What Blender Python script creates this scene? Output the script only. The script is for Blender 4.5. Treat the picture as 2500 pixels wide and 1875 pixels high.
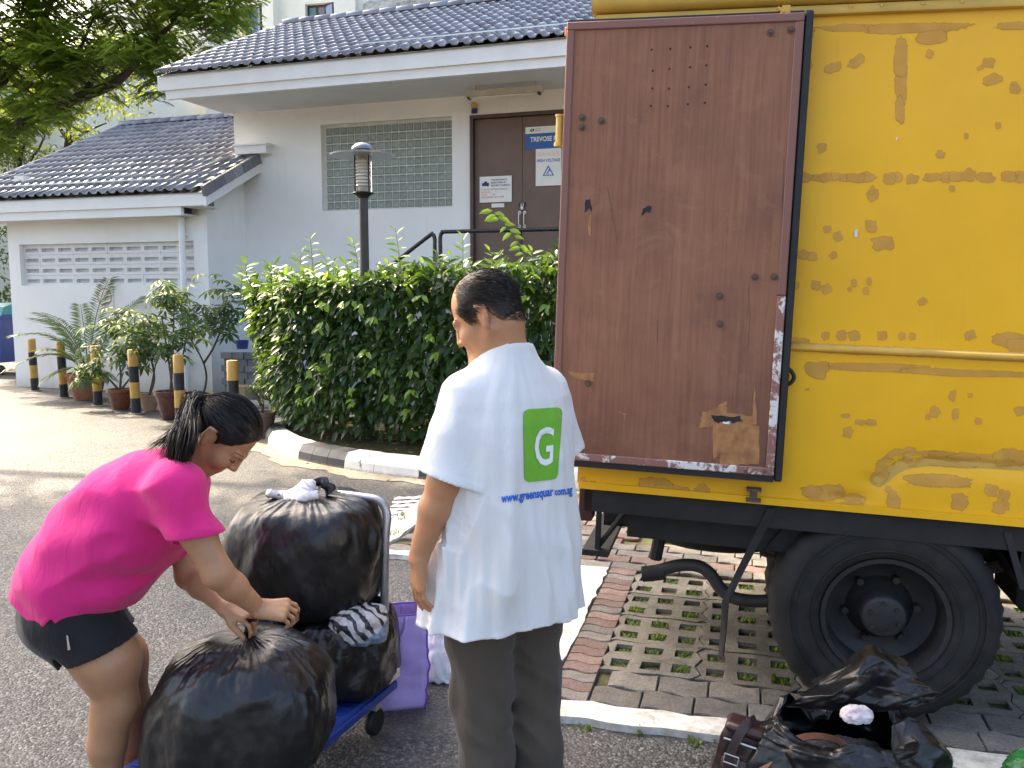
import bpy, bmesh, math, random
import numpy as np
from mathutils import Vector, Matrix, Euler, noise as mnoise
from mathutils.bvhtree import BVHTree
R = math.radians; import time; _T0 = time.time()
random.seed(7); rng = np.random.default_rng(7)
for o in list(bpy.data.objects): bpy.data.objects.remove(o)
S = bpy.context.scene; C = S.collection
# ------------------------------------------------------------ camera, sky, sun, exposure
F_PX, CX, CY, CAM_H, PITCH = 2100.0, 1250.0, 937.5, 1.6, R(6)
cam = bpy.data.cameras.new('camera'); camo = bpy.data.objects.new('camera', cam); C.objects.link(camo)
camo.location = (0, 0, CAM_H); camo.rotation_euler = (R(90) - PITCH, 0, 0)
cam.sensor_width = 36; cam.lens = 36 * F_PX / 2500; cam.clip_start = .05; cam.clip_end = 600
S.camera = camo
SUN_AZ, SUN_EL = R(-48), R(43)          # azimuth from +Y, clockwise
SUN_D = Vector((math.sin(SUN_AZ) * math.cos(SUN_EL), math.cos(SUN_AZ) * math.cos(SUN_EL), math.sin(SUN_EL)))
W = bpy.data.worlds.new('World'); S.world = W; W.use_nodes = True
nt = W.node_tree; bg = nt.nodes['Background']
sky = nt.nodes.new('ShaderNodeTexSky'); sky.sky_type = 'NISHITA'; sky.sun_disc = False
sky.sun_elevation = SUN_EL; sky.sun_rotation = SUN_AZ; sky.air_density = 1.0; sky.dust_density = 6.0; sky.ozone_density = .4
nt.links.new(sky.outputs[0], bg.inputs[0]); bg.inputs[1].default_value = .15
sl = bpy.data.lights.new('sun', 'SUN'); sl.energy = 2.7; sl.angle = R(.9); sl.color = (1, .85, .62)
so = bpy.data.objects.new('sun', sl); C.objects.link(so); so.location = (-20, 10, 30)
so.rotation_euler = SUN_D.to_track_quat('Z', 'Y').to_euler()
vs = S.view_settings; vs.view_transform = 'Standard'; vs.look = 'None'; vs.exposure = 2.08; vs.gamma = 1; vs.use_curve_mapping = False
# ------------------------------------------------------------ pixel helpers (photo pixels, 2500 x 1875)
def ray(x, y):
    a = (x - CX) / F_PX; b = (CY - y) / F_PX
    return np.array((a, b * math.sin(PITCH) + math.cos(PITCH), b * math.cos(PITCH) - math.sin(PITCH)))
def gnd(x, y, z=0.0):
    d = ray(x, y); t = (z - CAM_H) / d[2]
    return np.array((d[0] * t, d[1] * t, z))
def aty(x, y, Y):
    d = ray(x, y); t = Y / d[1]
    return np.array((d[0] * t, Y, CAM_H + d[2] * t))
class Frame:
    """upright frame: u = right along a wall, v = away from the viewer, turned clockwise by yaw degrees"""
    def __init__(s, O, yaw, pitch=0):
        c, q = math.cos(R(yaw)), math.sin(R(yaw)); s.O = np.array(O, float)
        s.U = np.array((c, -q, 0)); s.V = np.array((q, c, 0)); s.Z = np.array((0, 0, 1.))
        s.eul = Euler((0, R(pitch), -R(yaw)), 'XYZ')
        if pitch:
            p = R(pitch); s.U, s.Z = s.U * math.cos(p) - s.Z * math.sin(p), s.U * math.sin(p) + s.Z * math.cos(p)
    def px(s, x, y, v):
        d = ray(x, y); c = np.array((0, 0, CAM_H)) - s.O; t = (v - c @ s.V) / (d @ s.V); q = c + d * t
        return float(q @ s.U), float(q @ s.Z)
    def w(s, u, v, z): return s.O + s.U * u + s.V * v + s.Z * z
# ------------------------------------------------------------ mesh helpers
def mesh(name, V, Fc, smooth=False):
    me = bpy.data.meshes.new(name)
    V = np.asarray(V, dtype=np.float32).reshape(-1, 3)
    if isinstance(Fc, np.ndarray) and Fc.ndim == 2:
        n, k = Fc.shape
        me.vertices.add(len(V)); me.vertices.foreach_set('co', V.ravel())
        me.loops.add(n * k); me.loops.foreach_set('vertex_index', Fc.astype(np.int32).ravel())
        me.polygons.add(n); me.polygons.foreach_set('loop_start', np.arange(0, n * k, k, dtype=np.int32))
        me.polygons.foreach_set('loop_total', np.full(n, k, dtype=np.int32))
        me.update(calc_edges=True); me.validate()
    else:
        me.from_pydata(V.tolist(), [], [tuple(int(i) for i in f) for f in Fc]); me.update()
    if smooth: me.polygons.foreach_set('use_smooth', np.ones(len(me.polygons), dtype=bool))
    return me
def link(name, me, mat=None, parent=None, loc=None, rot=None, scale=None, kind=None):
    o = bpy.data.objects.new(name, me); C.objects.link(o)
    if mat is not None and me is not None and not me.materials: me.materials.append(mat)
    if parent is not None: o.parent = parent
    if loc is not None: o.location = loc
    if rot is not None: o.rotation_euler = rot
    if scale is not None: o.scale = scale
    if kind: o['kind'] = kind
    return o
def part(name, V, Fc, mat, parent=None, smooth=False, kind=None, loc=None, rot=None):
    return link(name, mesh(name, V, Fc, smooth), mat, parent, loc, rot, None, kind)
def tag(o, label, cat, group=None):
    o['label'] = label; o['category'] = cat
    if group: o['group'] = group
    return o
def thing(name, label, cat, loc=(0, 0, 0), rot=None, group=None):
    o = bpy.data.objects.new(name, None); C.objects.link(o); o.location = loc; o.empty_display_size = .1
    if rot is not None: o.rotation_euler = rot
    return tag(o, label, cat, group)
def copy_tree(o, parent=None):
    c = o.copy(); C.objects.link(c); c.parent = parent
    for ch in list(o.children): copy_tree(ch, c)
    return c
class MB:
    """collects shapes into one mesh"""
    def __init__(s): s.V = []; s.F = []; s.n = 0
    def add(s, V, Fc):
        V = np.asarray(V, float).reshape(-1, 3); s.V.append(V); s.F += [tuple(int(i) + s.n for i in f) for f in Fc]; s.n += len(V); return s
    def box(s, x0, x1, y0, y1, z0, z1, bev=0.0):
        if bev <= 0:
            V = [(x, y, z) for z in (z0, z1) for y in (y0, y1) for x in (x0, x1)]
            return s.add(V, [(0, 2, 3, 1), (4, 5, 7, 6), (0, 1, 5, 4), (2, 6, 7, 3), (0, 4, 6, 2), (1, 3, 7, 5)])
        V, Fc = bevbox(x0, x1, y0, y1, z0, z1, bev); return s.add(V, Fc)
    def prism(s, poly, a, b, axis='y'):
        """poly of (p, q) extruded from a to b; axis y -> (p, t, q), x -> (t, p, q), z -> (p, q, t)"""
        n = len(poly); f = {'y': lambda p, q, t: (p, t, q), 'x': lambda p, q, t: (t, p, q), 'z': lambda p, q, t: (p, q, t)}[axis]
        V = [f(p, q, a) for p, q in poly] + [f(p, q, b) for p, q in poly]
        return s.add(V, [tuple(range(n))[::-1], tuple(range(n, 2 * n))] + [(i, (i + 1) % n, n + (i + 1) % n, n + i) for i in range(n)])
    def tube(s, pts, r, n=8, cap=True):
        V, Fc = tube(pts, r, n, cap); return s.add(V, Fc)
    def lathe(s, prof, n=24, cx=0, cy=0, axis='z', cap=True):
        V, Fc = lathe(prof, n, cap)
        V = np.asarray(V)
        if axis == 'y': V = V[:, [0, 2, 1]]
        if axis == 'x': V = V[:, [2, 0, 1]]
        return s.add(V + np.array((cx, cy, 0) if axis == 'z' else (0, 0, 0)), Fc)
    def build(s, name, mat, parent=None, smooth=False, kind=None, loc=None, rot=None, auto=None):
        o = part(name, np.concatenate(s.V), s.F, mat, parent, smooth or auto is not None, kind, loc, rot)
        if auto is not None:
            try: o.data.set_sharp_from_angle(angle=R(auto))
            except Exception: pass
        fixn(o.data); return o
def fixn(me):
    bm = bmesh.new(); bm.from_mesh(me); bmesh.ops.recalc_face_normals(bm, faces=bm.faces); bm.to_mesh(me); bm.free()
def bevbox(x0, x1, y0, y1, z0, z1, b):
    bm = bmesh.new(); bmesh.ops.create_cube(bm, size=1)
    for v in bm.verts: v.co = Vector((x0 + (v.co.x + .5) * (x1 - x0), y0 + (v.co.y + .5) * (y1 - y0), z0 + (v.co.z + .5) * (z1 - z0)))
    bmesh.ops.bevel(bm, geom=bm.edges[:], offset=b, segments=1, profile=.5, affect='EDGES')
    bm.verts.index_update(); V = [tuple(v.co) for v in bm.verts]; Fc = [tuple(v.index for v in f.verts) for f in bm.faces]; bm.free(); return V, Fc
def tube(pts, r, n=8, cap=True):
    P = np.asarray(pts, float); m = len(P); rr = np.full(m, r, float) if np.isscalar(r) else np.asarray(r, float)
    T = np.gradient(P, axis=0); T /= np.linalg.norm(T, axis=1)[:, None] + 1e-12
    a = np.array((0, 0, 1.)) if abs(T[0][2]) < .9 else np.array((1., 0, 0))
    N = np.cross(T[0], a); N /= np.linalg.norm(N); V = []
    ang = np.arange(n) * 2 * math.pi / n
    for i in range(m):
        N = N - T[i] * (N @ T[i]); N /= np.linalg.norm(N) + 1e-12; B = np.cross(T[i], N)
        V.append(P[i] + rr[i] * (np.cos(ang)[:, None] * N + np.sin(ang)[:, None] * B))
    V = np.concatenate(V); Fc = []
    for i in range(m - 1):
        for j in range(n): k = (j + 1) % n; Fc.append((i * n + j, i * n + k, (i + 1) * n + k, (i + 1) * n + j))
    if cap: Fc.append(tuple(range(n))[::-1]); Fc.append(tuple((m - 1) * n + j for j in range(n)))
    return V, Fc
def lathe(prof, n=24, cap=True):
    V = []; m = len(prof)
    for r, z in prof:
        for j in range(n): a = 2 * math.pi * j / n; V.append((r * math.cos(a), r * math.sin(a), z))
    Fc = [(i * n + j, i * n + (j + 1) % n, (i + 1) * n + (j + 1) % n, (i + 1) * n + j) for i in range(m - 1) for j in range(n)]
    if cap: Fc.append(tuple(range(n))[::-1]); Fc.append(tuple((m - 1) * n + j for j in range(n)))
    return V, Fc
def smooth_path(pts, k=6):
    """Catmull-Rom through points"""
    P = np.asarray(pts, float); P = np.vstack([2 * P[0] - P[1], P, 2 * P[-1] - P[-2]]); out = []
    for i in range(1, len(P) - 2):
        for t in np.arange(k) / k:
            a, b, c, d = P[i - 1], P[i], P[i + 1], P[i + 2]
            out.append(.5 * (2 * b + (c - a) * t + (2 * a - 5 * b + 4 * c - d) * t * t + (3 * b - a - 3 * c + d) * t ** 3))
    out.append(P[-2]); return np.array(out)
# numpy gradient noise
_pm = np.random.default_rng(3).permutation(512); _gr = np.random.default_rng(4).normal(size=(512, 3)); _gr /= np.linalg.norm(_gr, axis=1)[:, None]
def pn(P, seed=0):
    P = np.asarray(P, float); I = np.floor(P).astype(int); f = P - I; u = f * f * f * (f * (f * 6 - 15) + 10); out = 0
    for dx in (0, 1):
        for dy in (0, 1):
            for dz in (0, 1):
                h = _pm[(_pm[(_pm[(I[..., 0] + dx + seed * 17) & 511] + I[..., 1] + dy) & 511] + I[..., 2] + dz) & 511]
                g = _gr[h]; d = g[..., 0] * (f[..., 0] - dx) + g[..., 1] * (f[..., 1] - dy) + g[..., 2] * (f[..., 2] - dz)
                out = out + d * (u[..., 0] if dx else 1 - u[..., 0]) * (u[..., 1] if dy else 1 - u[..., 1]) * (u[..., 2] if dz else 1 - u[..., 2])
    return out * 1.5
def fac(u, v, seed=0):
    """piecewise-linear noise on a triangle lattice: flat facets meeting in sharp creases"""
    s = (u + v) * .3660254; i = np.floor(u + s).astype(int); j = np.floor(v + s).astype(int); t = (i + j) * .2113249; x = u - i + t; y = v - j + t; a = (x > y); i1 = a.astype(int); j1 = 1 - i1
    e1 = i1 - .2113249; w1x = x; H = lambda p, q: (_pm[(_pm[(p + seed * 31) & 511] + q) & 511] / 255.5 - 1)
    X = u + s - i; Y = v + s - j; b0 = np.where(a, 1 - X, 1 - Y); b2 = np.where(a, Y, X); b1 = 1 - b0 - b2
    return H(i, j) * b0 + H(i + i1, j + j1) * b1 + H(i + 1, j + 1) * b2
# ------------------------------------------------------------ materials
MATS = {}
class N:
    """small node-tree builder"""
    def __init__(s, name):
        s.m = bpy.data.materials.new(name); s.m.use_nodes = True; s.t = s.m.node_tree; s.b = s.t.nodes['Principled BSDF']; s.o = s.t.nodes['Material Output']
        MATS[name] = s.m
    def n(s, typ, **k):
        q = s.t.nodes.new('ShaderNode' + typ)
        for a, b in k.items(): setattr(q, a, b)
        return q
    def l(s, a, b): s.t.links.new(a, b)
    def set(s, sock, v):
        if isinstance(v, bpy.types.NodeSocket): s.l(v, sock)
        else: sock.default_value = v if not (isinstance(v, tuple) and len(v) == 3 and sock.type == 'RGBA') else (*v, 1)
    def coord(s, kind='Object', scale=(1, 1, 1), rot=(0, 0, 0)):
        if kind == 'World': c = s.n('NewGeometry').outputs['Position']
        else: c = s.n('TexCoord').outputs[kind]
        if scale == (1, 1, 1) and rot == (0, 0, 0): return c
        mp = s.n('Mapping'); s.l(c, mp.inputs[0]); mp.inputs['Scale'].default_value = scale; mp.inputs['Rotation'].default_value = rot
        return mp.outputs[0]
    def noise(s, co, scale, detail=4, rough=.55, dist=0):
        q = s.n('TexNoise'); s.l(co, q.inputs['Vector']); q.inputs['Scale'].default_value = scale; q.inputs['Detail'].default_value = detail
        q.inputs['Roughness'].default_value = rough; q.inputs['Distortion'].default_value = dist; return q.outputs[0]
    def vor(s, co, scale, out='Distance', feat='F1', rnd=1):
        q = s.n('TexVoronoi', feature=feat); s.l(co, q.inputs['Vector']); q.inputs['Scale'].default_value = scale; q.inputs['Randomness'].default_value = rnd; return q.outputs[out]
    def ramp(s, f, stops, interp='LINEAR'):
        q = s.n('ValToRGB'); q.color_ramp.interpolation = interp; e = q.color_ramp.elements
        while len(e) < len(stops): e.new(.5)
        for a, (p, c) in zip(e, stops):
            a.position = p; a.color = (*c, 1) if isinstance(c, tuple) else (c, c, c, 1)
        s.l(f, q.inputs[0]); return q.outputs[0]
    def mix(s, f, a, b, mode='MIX'):
        q = s.n('MixRGB', blend_type=mode); s.set(q.inputs[0], f); s.set(q.inputs[1], a); s.set(q.inputs[2], b); return q.outputs[0]
    def math(s, op, a, b=0.0):
        q = s.n('Math', operation=op); s.set(q.inputs[0], a); s.set(q.inputs[1], b); return q.outputs[0]
    def bump(s, h, strength=.3, dist=.01, prev=None):
        q = s.n('Bump'); s.l(h, q.inputs['Height']); q.inputs['Strength'].default_value = strength; q.inputs['Distance'].default_value = dist
        if prev is not None: s.l(prev, q.inputs['Normal'])
        return q.outputs[0]
    def rnd(s): return s.n('ObjectInfo').outputs['Random']
    def island(s): return s.n('NewGeometry').outputs['Random Per Island']
    def done(s, color=None, rough=None, normal=None, metal=None, spec=None, **k):
        I = s.b.inputs
        if color is not None: s.set(I['Base Color'], color)
        if rough is not None: s.set(I['Roughness'], rough)
        if normal is not None: s.l(normal, I['Normal'])
        if metal is not None: s.set(I['Metallic'], metal)
        if spec is not None: s.set(I['Specular IOR Level'], spec)
        for a, b in k.items(): s.set(I[a.replace('_', ' ')], b)
        return s.m
def simple(name, c, rough=.6, var=.12, scale=8, metal=0, bump=.0, bscale=60, c2=None, spec=.5, rand=0.0, island=0.0, coords='Object', bdist=.003, **k):
    """plain paint or body colour with cloudy variation, a little dirt and optional fine bump"""
    if name in MATS: return MATS[name]
    q = N(name); co = q.coord(coords)
    lo = tuple(x * (1 - var) for x in c) if c2 is None else c2
    hi = tuple(min(1, x * (1 + var)) for x in c) if c2 is None else c
    col = q.mix(q.ramp(q.noise(co, scale, 6, .6), [(.3, 0.), (.7, 1.)]), lo, hi)
    if rand or island:
        f = q.rnd() if rand else q.island(); a = rand or island
        col = q.mix(1.0, col, q.ramp(f, [(0, 1 - a), (1, 1.0)]), 'MULTIPLY')
    nm = q.bump(q.noise(co, bscale, 4, .6), bump, bdist) if bump else None
    rg = q.ramp(q.noise(co, scale * 2.3, 4), [(.3, max(0, rough - .08)), (.7, min(1, rough + .08))])
    return q.done(col, rg, nm, metal, spec, **k)
def leafmat(name, dark, light, trans, rough=.38, tw=.35, spec=.5):
    """leaf: coloured per leaf, lets light through"""
    q = N(name); f = q.island(); r2 = q.rnd(); f = q.math('FRACT', q.math('ADD', f, q.math('MULTIPLY', r2, .731)))
    col = q.ramp(f, [(0, dark), (.55, tuple((a + b) / 2 for a, b in zip(dark, light))), (1, light)])
    vein = q.noise(q.coord('Object'), 35, 3); col = q.mix(q.ramp(vein, [(.3, 0.), (.75, .35)]), col, light)
    q.done(col, rough, None, 0, spec)
    tr = q.n('BsdfTranslucent'); q.set(tr.inputs[0], q.mix(.75, col, trans)); mx = q.n('MixShader'); mx.inputs[0].default_value = tw
    q.l(q.b.outputs[0], mx.inputs[1]); q.l(tr.outputs[0], mx.inputs[2]); q.l(mx.outputs[0], q.o.inputs[0]); return q.m
# writing: built-in font turned into a flat mesh
def text_mesh(body, size, extrude=0.0, bold=0.0, align='CENTER', sx=1.0, spacing=1.0):
    cu = bpy.data.curves.new('t', 'FONT'); cu.body = body; cu.size = size; cu.align_x = align; cu.align_y = 'CENTER'; cu.extrude = extrude; cu.offset = bold
    cu.resolution_u = 3; cu.space_character = spacing
    o = bpy.data.objects.new('t', cu); C.objects.link(o); dg = bpy.context.evaluated_depsgraph_get(); me = bpy.data.meshes.new_from_object(o.evaluated_get(dg))
    bpy.data.objects.remove(o); bpy.data.curves.remove(cu)
    if sx != 1:
        for v in me.vertices: v.co.x *= sx
    return me
# ============================================================ GROUND
def asphalt_mat():
    q = N('asphalt'); co = q.coord('World')
    cell = q.vor(co, 95, 'Color'); sep = q.n('SeparateColor'); q.l(cell, sep.inputs[0])
    spec = q.ramp(sep.outputs[0], [(0, .036), (.45, .058), (.72, .084), (.9, .13), (1, .21)])
    fine = q.ramp(q.noise(co, 330, 3, .7), [(.3, .62), (.7, 1.25)])
    col = q.mix(1.0, spec, fine, 'MULTIPLY')
    big = q.ramp(q.noise(co, .9, 6, .6, .4), [(.3, (.70, .69, .68)), (.52, (1., .975, .94)), (.72, (1.25, 1.17, 1.05))])
    col = q.mix(1.0, col, big, 'MULTIPLY')
    dirt = q.ramp(q.noise(co, 1.7, 7, .65, .9), [(.5, 0.), (.72, .55)])
    col = q.mix(dirt, col, (.15, .125, .095))
    h = q.math('MULTIPLY', q.vor(co, 95), -1.0)
    nm = q.bump(h, .75, .006); nm = q.bump(q.noise(co, 14, 4), .25, .012, nm)
    return q.done(col, q.ramp(sep.outputs[1], [(0, .42), (1, .85)]), nm, 0, .5)
M_ASPH = asphalt_mat()
g_ = 110.0
ground = part('ground', [(-g_, -g_, 0), (g_, -g_, 0), (g_, g_, 0), (-g_, g_, 0)], [(0, 1, 2, 3)], M_ASPH, kind='structure')
BAY = Frame((0, 3.12, 0), 15)
BE = BAY.eul
def bay_pt(u, v, z=0): return BAY.w(u, v, z)
def concrete(name, c1, c2, sc=9, rand=.0, moss=0.0):
    q = N(name); co = q.coord('World')
    col = q.mix(q.ramp(q.noise(co, sc, 7, .65), [(.32, 0.), (.68, 1.)]), c1, c2)
    sp = q.ramp(q.vor(co, 160, 'Color'), [(0, .62), (.6, 1.0), (1, 1.3)]); col = q.mix(.8, col, q.mix(1.0, col, sp, 'MULTIPLY'))
    if moss: col = q.mix(q.ramp(q.noise(co, 6.3, 6, .7), [(.55, 0.), (.7, moss)]), col, (.06, .062, .028))
    if rand: col = q.mix(1.0, col, q.ramp(q.rnd(), [(0, 1 - rand), (1, 1.0)]), 'MULTIPLY')
    nm = q.bump(q.noise(co, 190, 3, .7), .5, .003); return q.done(col, .85, nm, 0, .3)
M_SLAB = concrete('grass_slab_concrete', (.155, .14, .115), (.25, .228, .19), 7, .28, .55)
M_PGREY = concrete('grey_paver', (.165, .148, .128), (.26, .235, .205), 11, .4, .4)
M_PRED = concrete('red_paver', (.20, .13, .108), (.28, .195, .165), 12, .35, .35)
def white_strip_mat():
    q = N('worn_white_concrete'); co = q.coord('World')
    col = q.mix(q.ramp(q.noise(co, 16, 7, .7), [(.35, 0.), (.62, 1.)]), (.46, .42, .35), (.80, .77, .70))
    col = q.mix(q.ramp(q.noise(co, 5, 8, .75, .8), [(.56, 0.), (.64, .85)]), col, (.30, .265, .21))
    return q.done(col, .8, q.bump(q.noise(co, 120, 4, .7), .4, .004), 0, .3)
M_WSTRIP = white_strip_mat()
def soil_mat():
    q = N('mossy_soil'); co = q.coord('World')
    col = q.ramp(q.noise(co, 9, 8, .7), [(.3, (.028, .022, .012)), (.5, (.055, .046, .022)), (.62, (.06, .085, .02)), (.8, (.09, .13, .03))])
    return q.done(col, .95, q.bump(q.noise(co, 90, 6, .75), .9, .02), 0, .2)
M_SOIL = soil_mat()
# bed of the parking bay: dark joints between the pieces
bed = MB(); bed.add([bay_pt(*p, .006) for p in ((-.05, .02), (5.6, .02), (5.6, 6.5), (-1.5, 6.5), (-1.5, 1.75), (-.05, 1.75))], [(0, 1, 2, 3, 4, 5)])
def bed_mat():
    q = N('mossy_joint_soil'); co = q.coord('World'); col = q.ramp(q.noise(co, 13, 8, .7), [(.3, (.06, .05, .03)), (.5, (.12, .10, .055)), (.62, (.10, .14, .04)), (.8, (.15, .20, .05))]); return q.done(col, .95, q.bump(q.noise(co, 90, 6, .75), .7, .01), 0, .2)
pavement = bed.build('pavement', bed_mat(), kind='structure')
TOP = .026
def jag(i, a): return a if i % 2 else -a
def slab_mesh(w=.392, d=.314, k=0):
    xs = [-.5 * w, -.17, -.092, -.041, .041, .092, .17, .5 * w]; ys = [-.5 * d, -.117, -.04, .04, .117, .5 * d]; r = random.Random(k)
    V = []; idx = {}
    for lev, z in ((0, TOP), (1, .008)):
        for j, y in enumerate(ys):
            for i, x in enumerate(xs):
                x2, y2 = x, y
                if i in (0, 7): x2 += jag(j, .013)
                else: x2 += r.uniform(-.005, .005)
                if j in (0, 5): y2 += .008 * math.sin(i * 1.9)
                else: y2 += r.uniform(-.005, .005)
                idx[lev, i, j] = len(V); V.append((x2, y2, z + (0 if lev else r.uniform(-.001, .001))))
    Fc = []
    hole = lambda i, j: i in (1, 3, 5) and j in (1, 3)
    for j in range(5):
        for i in range(7):
            a = [idx[0, i, j], idx[0, i + 1, j], idx[0, i + 1, j + 1], idx[0, i, j + 1]]; b = [idx[1, i, j], idx[1, i + 1, j], idx[1, i + 1, j + 1], idx[1, i, j + 1]]
            if hole(i, j):
                for e in range(4): Fc.append((a[(e + 1) % 4], a[e], b[e], b[(e + 1) % 4]))
            else: Fc.append(tuple(a))
    for i in range(7):
        for j, s in ((0, 1), (5, -1)):
            f = (idx[0, i, j], idx[1, i, j], idx[1, i + 1, j], idx[0, i + 1, j]); Fc.append(f if s > 0 else f[::-1])
    for j in range(5):
        for i, s in ((0, -1), (7, 1)):
            f = (idx[0, i, j], idx[1, i, j], idx[1, i, j + 1], idx[0, i, j + 1]); Fc.append(f if s > 0 else f[::-1])
    return mesh('grass_paver', V, Fc)
SLABS = [slab_mesh(k=k) for k in range(4)]
for m in SLABS: m.materials.append(M_SLAB); fixn(m)
hole_pts = []
def put_slab(u, v):
    p = bay_pt(u, v); m = random.choice(SLABS)
    link('grass_paver', m, None, pavement, (p[0], p[1], random.uniform(-.003, .002)), (R(random.uniform(-.5, .5)), R(random.uniform(-.5, .5)), BE.z + R(random.uniform(-.5, .5))))
    for hx in (-.131, 0, .131):
        for hy in (-.078, .078): hole_pts.append(bay_pt(u + hx, v + hy, .008))
for r_ in range(4):
    for c_ in range(11): put_slab(.265 + .2 + .40 * c_, .444 + .1613 + .3225 * r_)
for r_ in range(8):
    for c_ in range(11): put_slab(.265 + .2 + .40 * c_ + .05, 2.30 + .1613 + .3225 * r_)
def paver_mesh(w, d, amp=.013):
    n = 6; top = []; 
    for i in range(n + 1): top.append((-w / 2 + w * i / n, -d / 2 + amp * math.sin(i / n * 2 * math.pi)))
    for i in range(n, -1, -1): top.append((-w / 2 + w * i / n, d / 2 + amp * math.sin(i / n * 2 * math.pi)))
    c = [(x * .965, y * .93) for x, y in top]; m = len(top)
    V = [(x, y, TOP) for x, y in c] + [(x, y, TOP - .005) for x, y in top] + [(x, y, .008) for x, y in top]
    Fc = [tuple(range(m))] + [(k * m + i, (k + 1) * m + i, (k + 1) * m + (i + 1) % m, k * m + (i + 1) % m) for k in (0, 1) for i in range(m)]
    me = mesh('paver', V, Fc); fixn(me); return me
PV = {}
def put_paver(u, v, w, d, red, along_v=False):
    key = (round(w, 3), round(d, 3), red)
    if key not in PV: PV[key] = paver_mesh(w - .006, d - .007); PV[key].materials.append(M_PRED if red else M_PGREY)
    p = bay_pt(u, v)
    link('paver', PV[key], None, pavement, (p[0], p[1], random.uniform(-.003, .003)), (R(random.uniform(-.8, .8)), R(random.uniform(-.8, .8)), BE.z + R(random.uniform(-1, 1)) + (R(90) if along_v else 0)))
for k in range(20): put_paver(.185, .14 + .043 + .0865 * k, .16, .0865, random.random() < .55)
for r_ in range(2):
    for k in range(24): put_paver(.265 + .1 + .2 * k + .05 * r_, .145 + .074 + .148 * r_, .2, .148, False)
for r_, red in ((0, False), (1, True), (2, False), (3, False)):
    for k in range(30): put_paver(-1.30 + .1 + .2 * k + .1 * (r_ % 2), 1.80 + .062 + .125 * r_, .2, .125, red and random.random() < .8)
for r_ in range(9):
    for k in range(7): put_paver(-1.30 + .1 + .2 * k + .1 * (r_ % 2), 2.36 + .125 * r_, .2, .125, random.random() < .4)
# flush white kerb strips with broken edges
def strip(u0, u1, v0, v1, n=26):
    V = []; L = []; lu = abs(u1 - u0) > abs(v1 - v0)
    for i in range(n + 1):
        t = i / n; e = [random.uniform(-.011, .011) for _ in (0, 1)]
        for s in (0, 1):
            u, v = (u0 + (u1 - u0) * t, (v0, v1)[s] + e[s]) if lu else ((u0, u1)[s] + e[s], v0 + (v1 - v0) * t)
            V.append(bay_pt(u, v, TOP + .003))
    m = len(V); V += [p - np.array((0, 0, .034)) for p in V]
    Fc = [(2 * i, 2 * i + 1, 2 * i + 3, 2 * i + 2) for i in range(n)]
    Fc += [(2 * i, 2 * i + 2, m + 2 * i + 2, m + 2 * i) for i in range(n)] + [(2 * i + 1, m + 2 * i + 1, m + 2 * i + 3, 2 * i + 3) for i in range(n)] + [(0, m, m + 1, 1), (2 * n, 2 * n + 1, m + 2 * n + 1, m + 2 * n)]
    o = part('kerb_strip', V, Fc, M_WSTRIP, pavement); fixn(o.data)
strip(.1, 5.6, .0, .135, 60); strip(-.10, .10, .0, 1.79, 30); strip(-1.44, -.11, 1.70, 1.79, 22); strip(-1.53, -1.32, 1.70, 6.5, 50)
# grass and weeds in the slab holes
def blades(points, n_lo, n_hi, h, spread, prob=.75):
    V = []; Fc = []
    for p in points:
        if p[1] > 8 or random.random() > prob: continue
        lush = random.random() ** 1.3
        for _ in range(int(n_lo + (n_hi - n_lo) * lush)):
            a = random.uniform(0, 6.283); r = spread * math.sqrt(random.random()); b = np.array(p) + np.array((math.cos(a) * r, math.sin(a) * r, 0))
            L = h * random.uniform(.5, 1.2) * (.6 + .6 * lush); t = random.uniform(0, 6.283); tilt = random.uniform(.2, 1.1)
            d = np.array((math.cos(t) * math.sin(tilt), math.sin(t) * math.sin(tilt), math.cos(tilt))); w = np.array((-math.sin(t), math.cos(t), 0)) * random.uniform(.003, .007)
            i = len(V); V += [b - w * .5, b + w * .5, b + d * L * .6 + w, b + d * L * .6 - w, b + d * L + np.array((0, 0, -.3 * L * math.sin(tilt)))]
            Fc += [(i, i + 1, i + 2, i + 3), (i + 3, i + 2, i + 4)]
    return V, Fc
M_GRASS = leafmat('grass_blade', (.05, .09, .016), (.15, .23, .045), (.32, .42, .06), .55, .35, .3)
V, Fc = blades(hole_pts, 8, 52, .036, .034, .8)
part('grass', V, Fc, M_GRASS, pavement, kind='stuff')
mossy = [bay_pt(random.uniform(-.15, .3), random.choice((-.02, .13, .1)) + random.uniform(-.02, .02), .006) for _ in range(14)] + [bay_pt(random.uniform(-1.6, -1.3), random.uniform(1.7, 3.2), .03) for _ in range(16)]
V, Fc = blades([bay_pt(random.uniform(.1, 2.2), -.01 + random.uniform(-.012, .012), .002) for _ in range(26)] + mossy, 3, 14, .03, .03, 1)
part('weeds', V, Fc, M_GRASS, pavement, kind='stuff')
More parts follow.
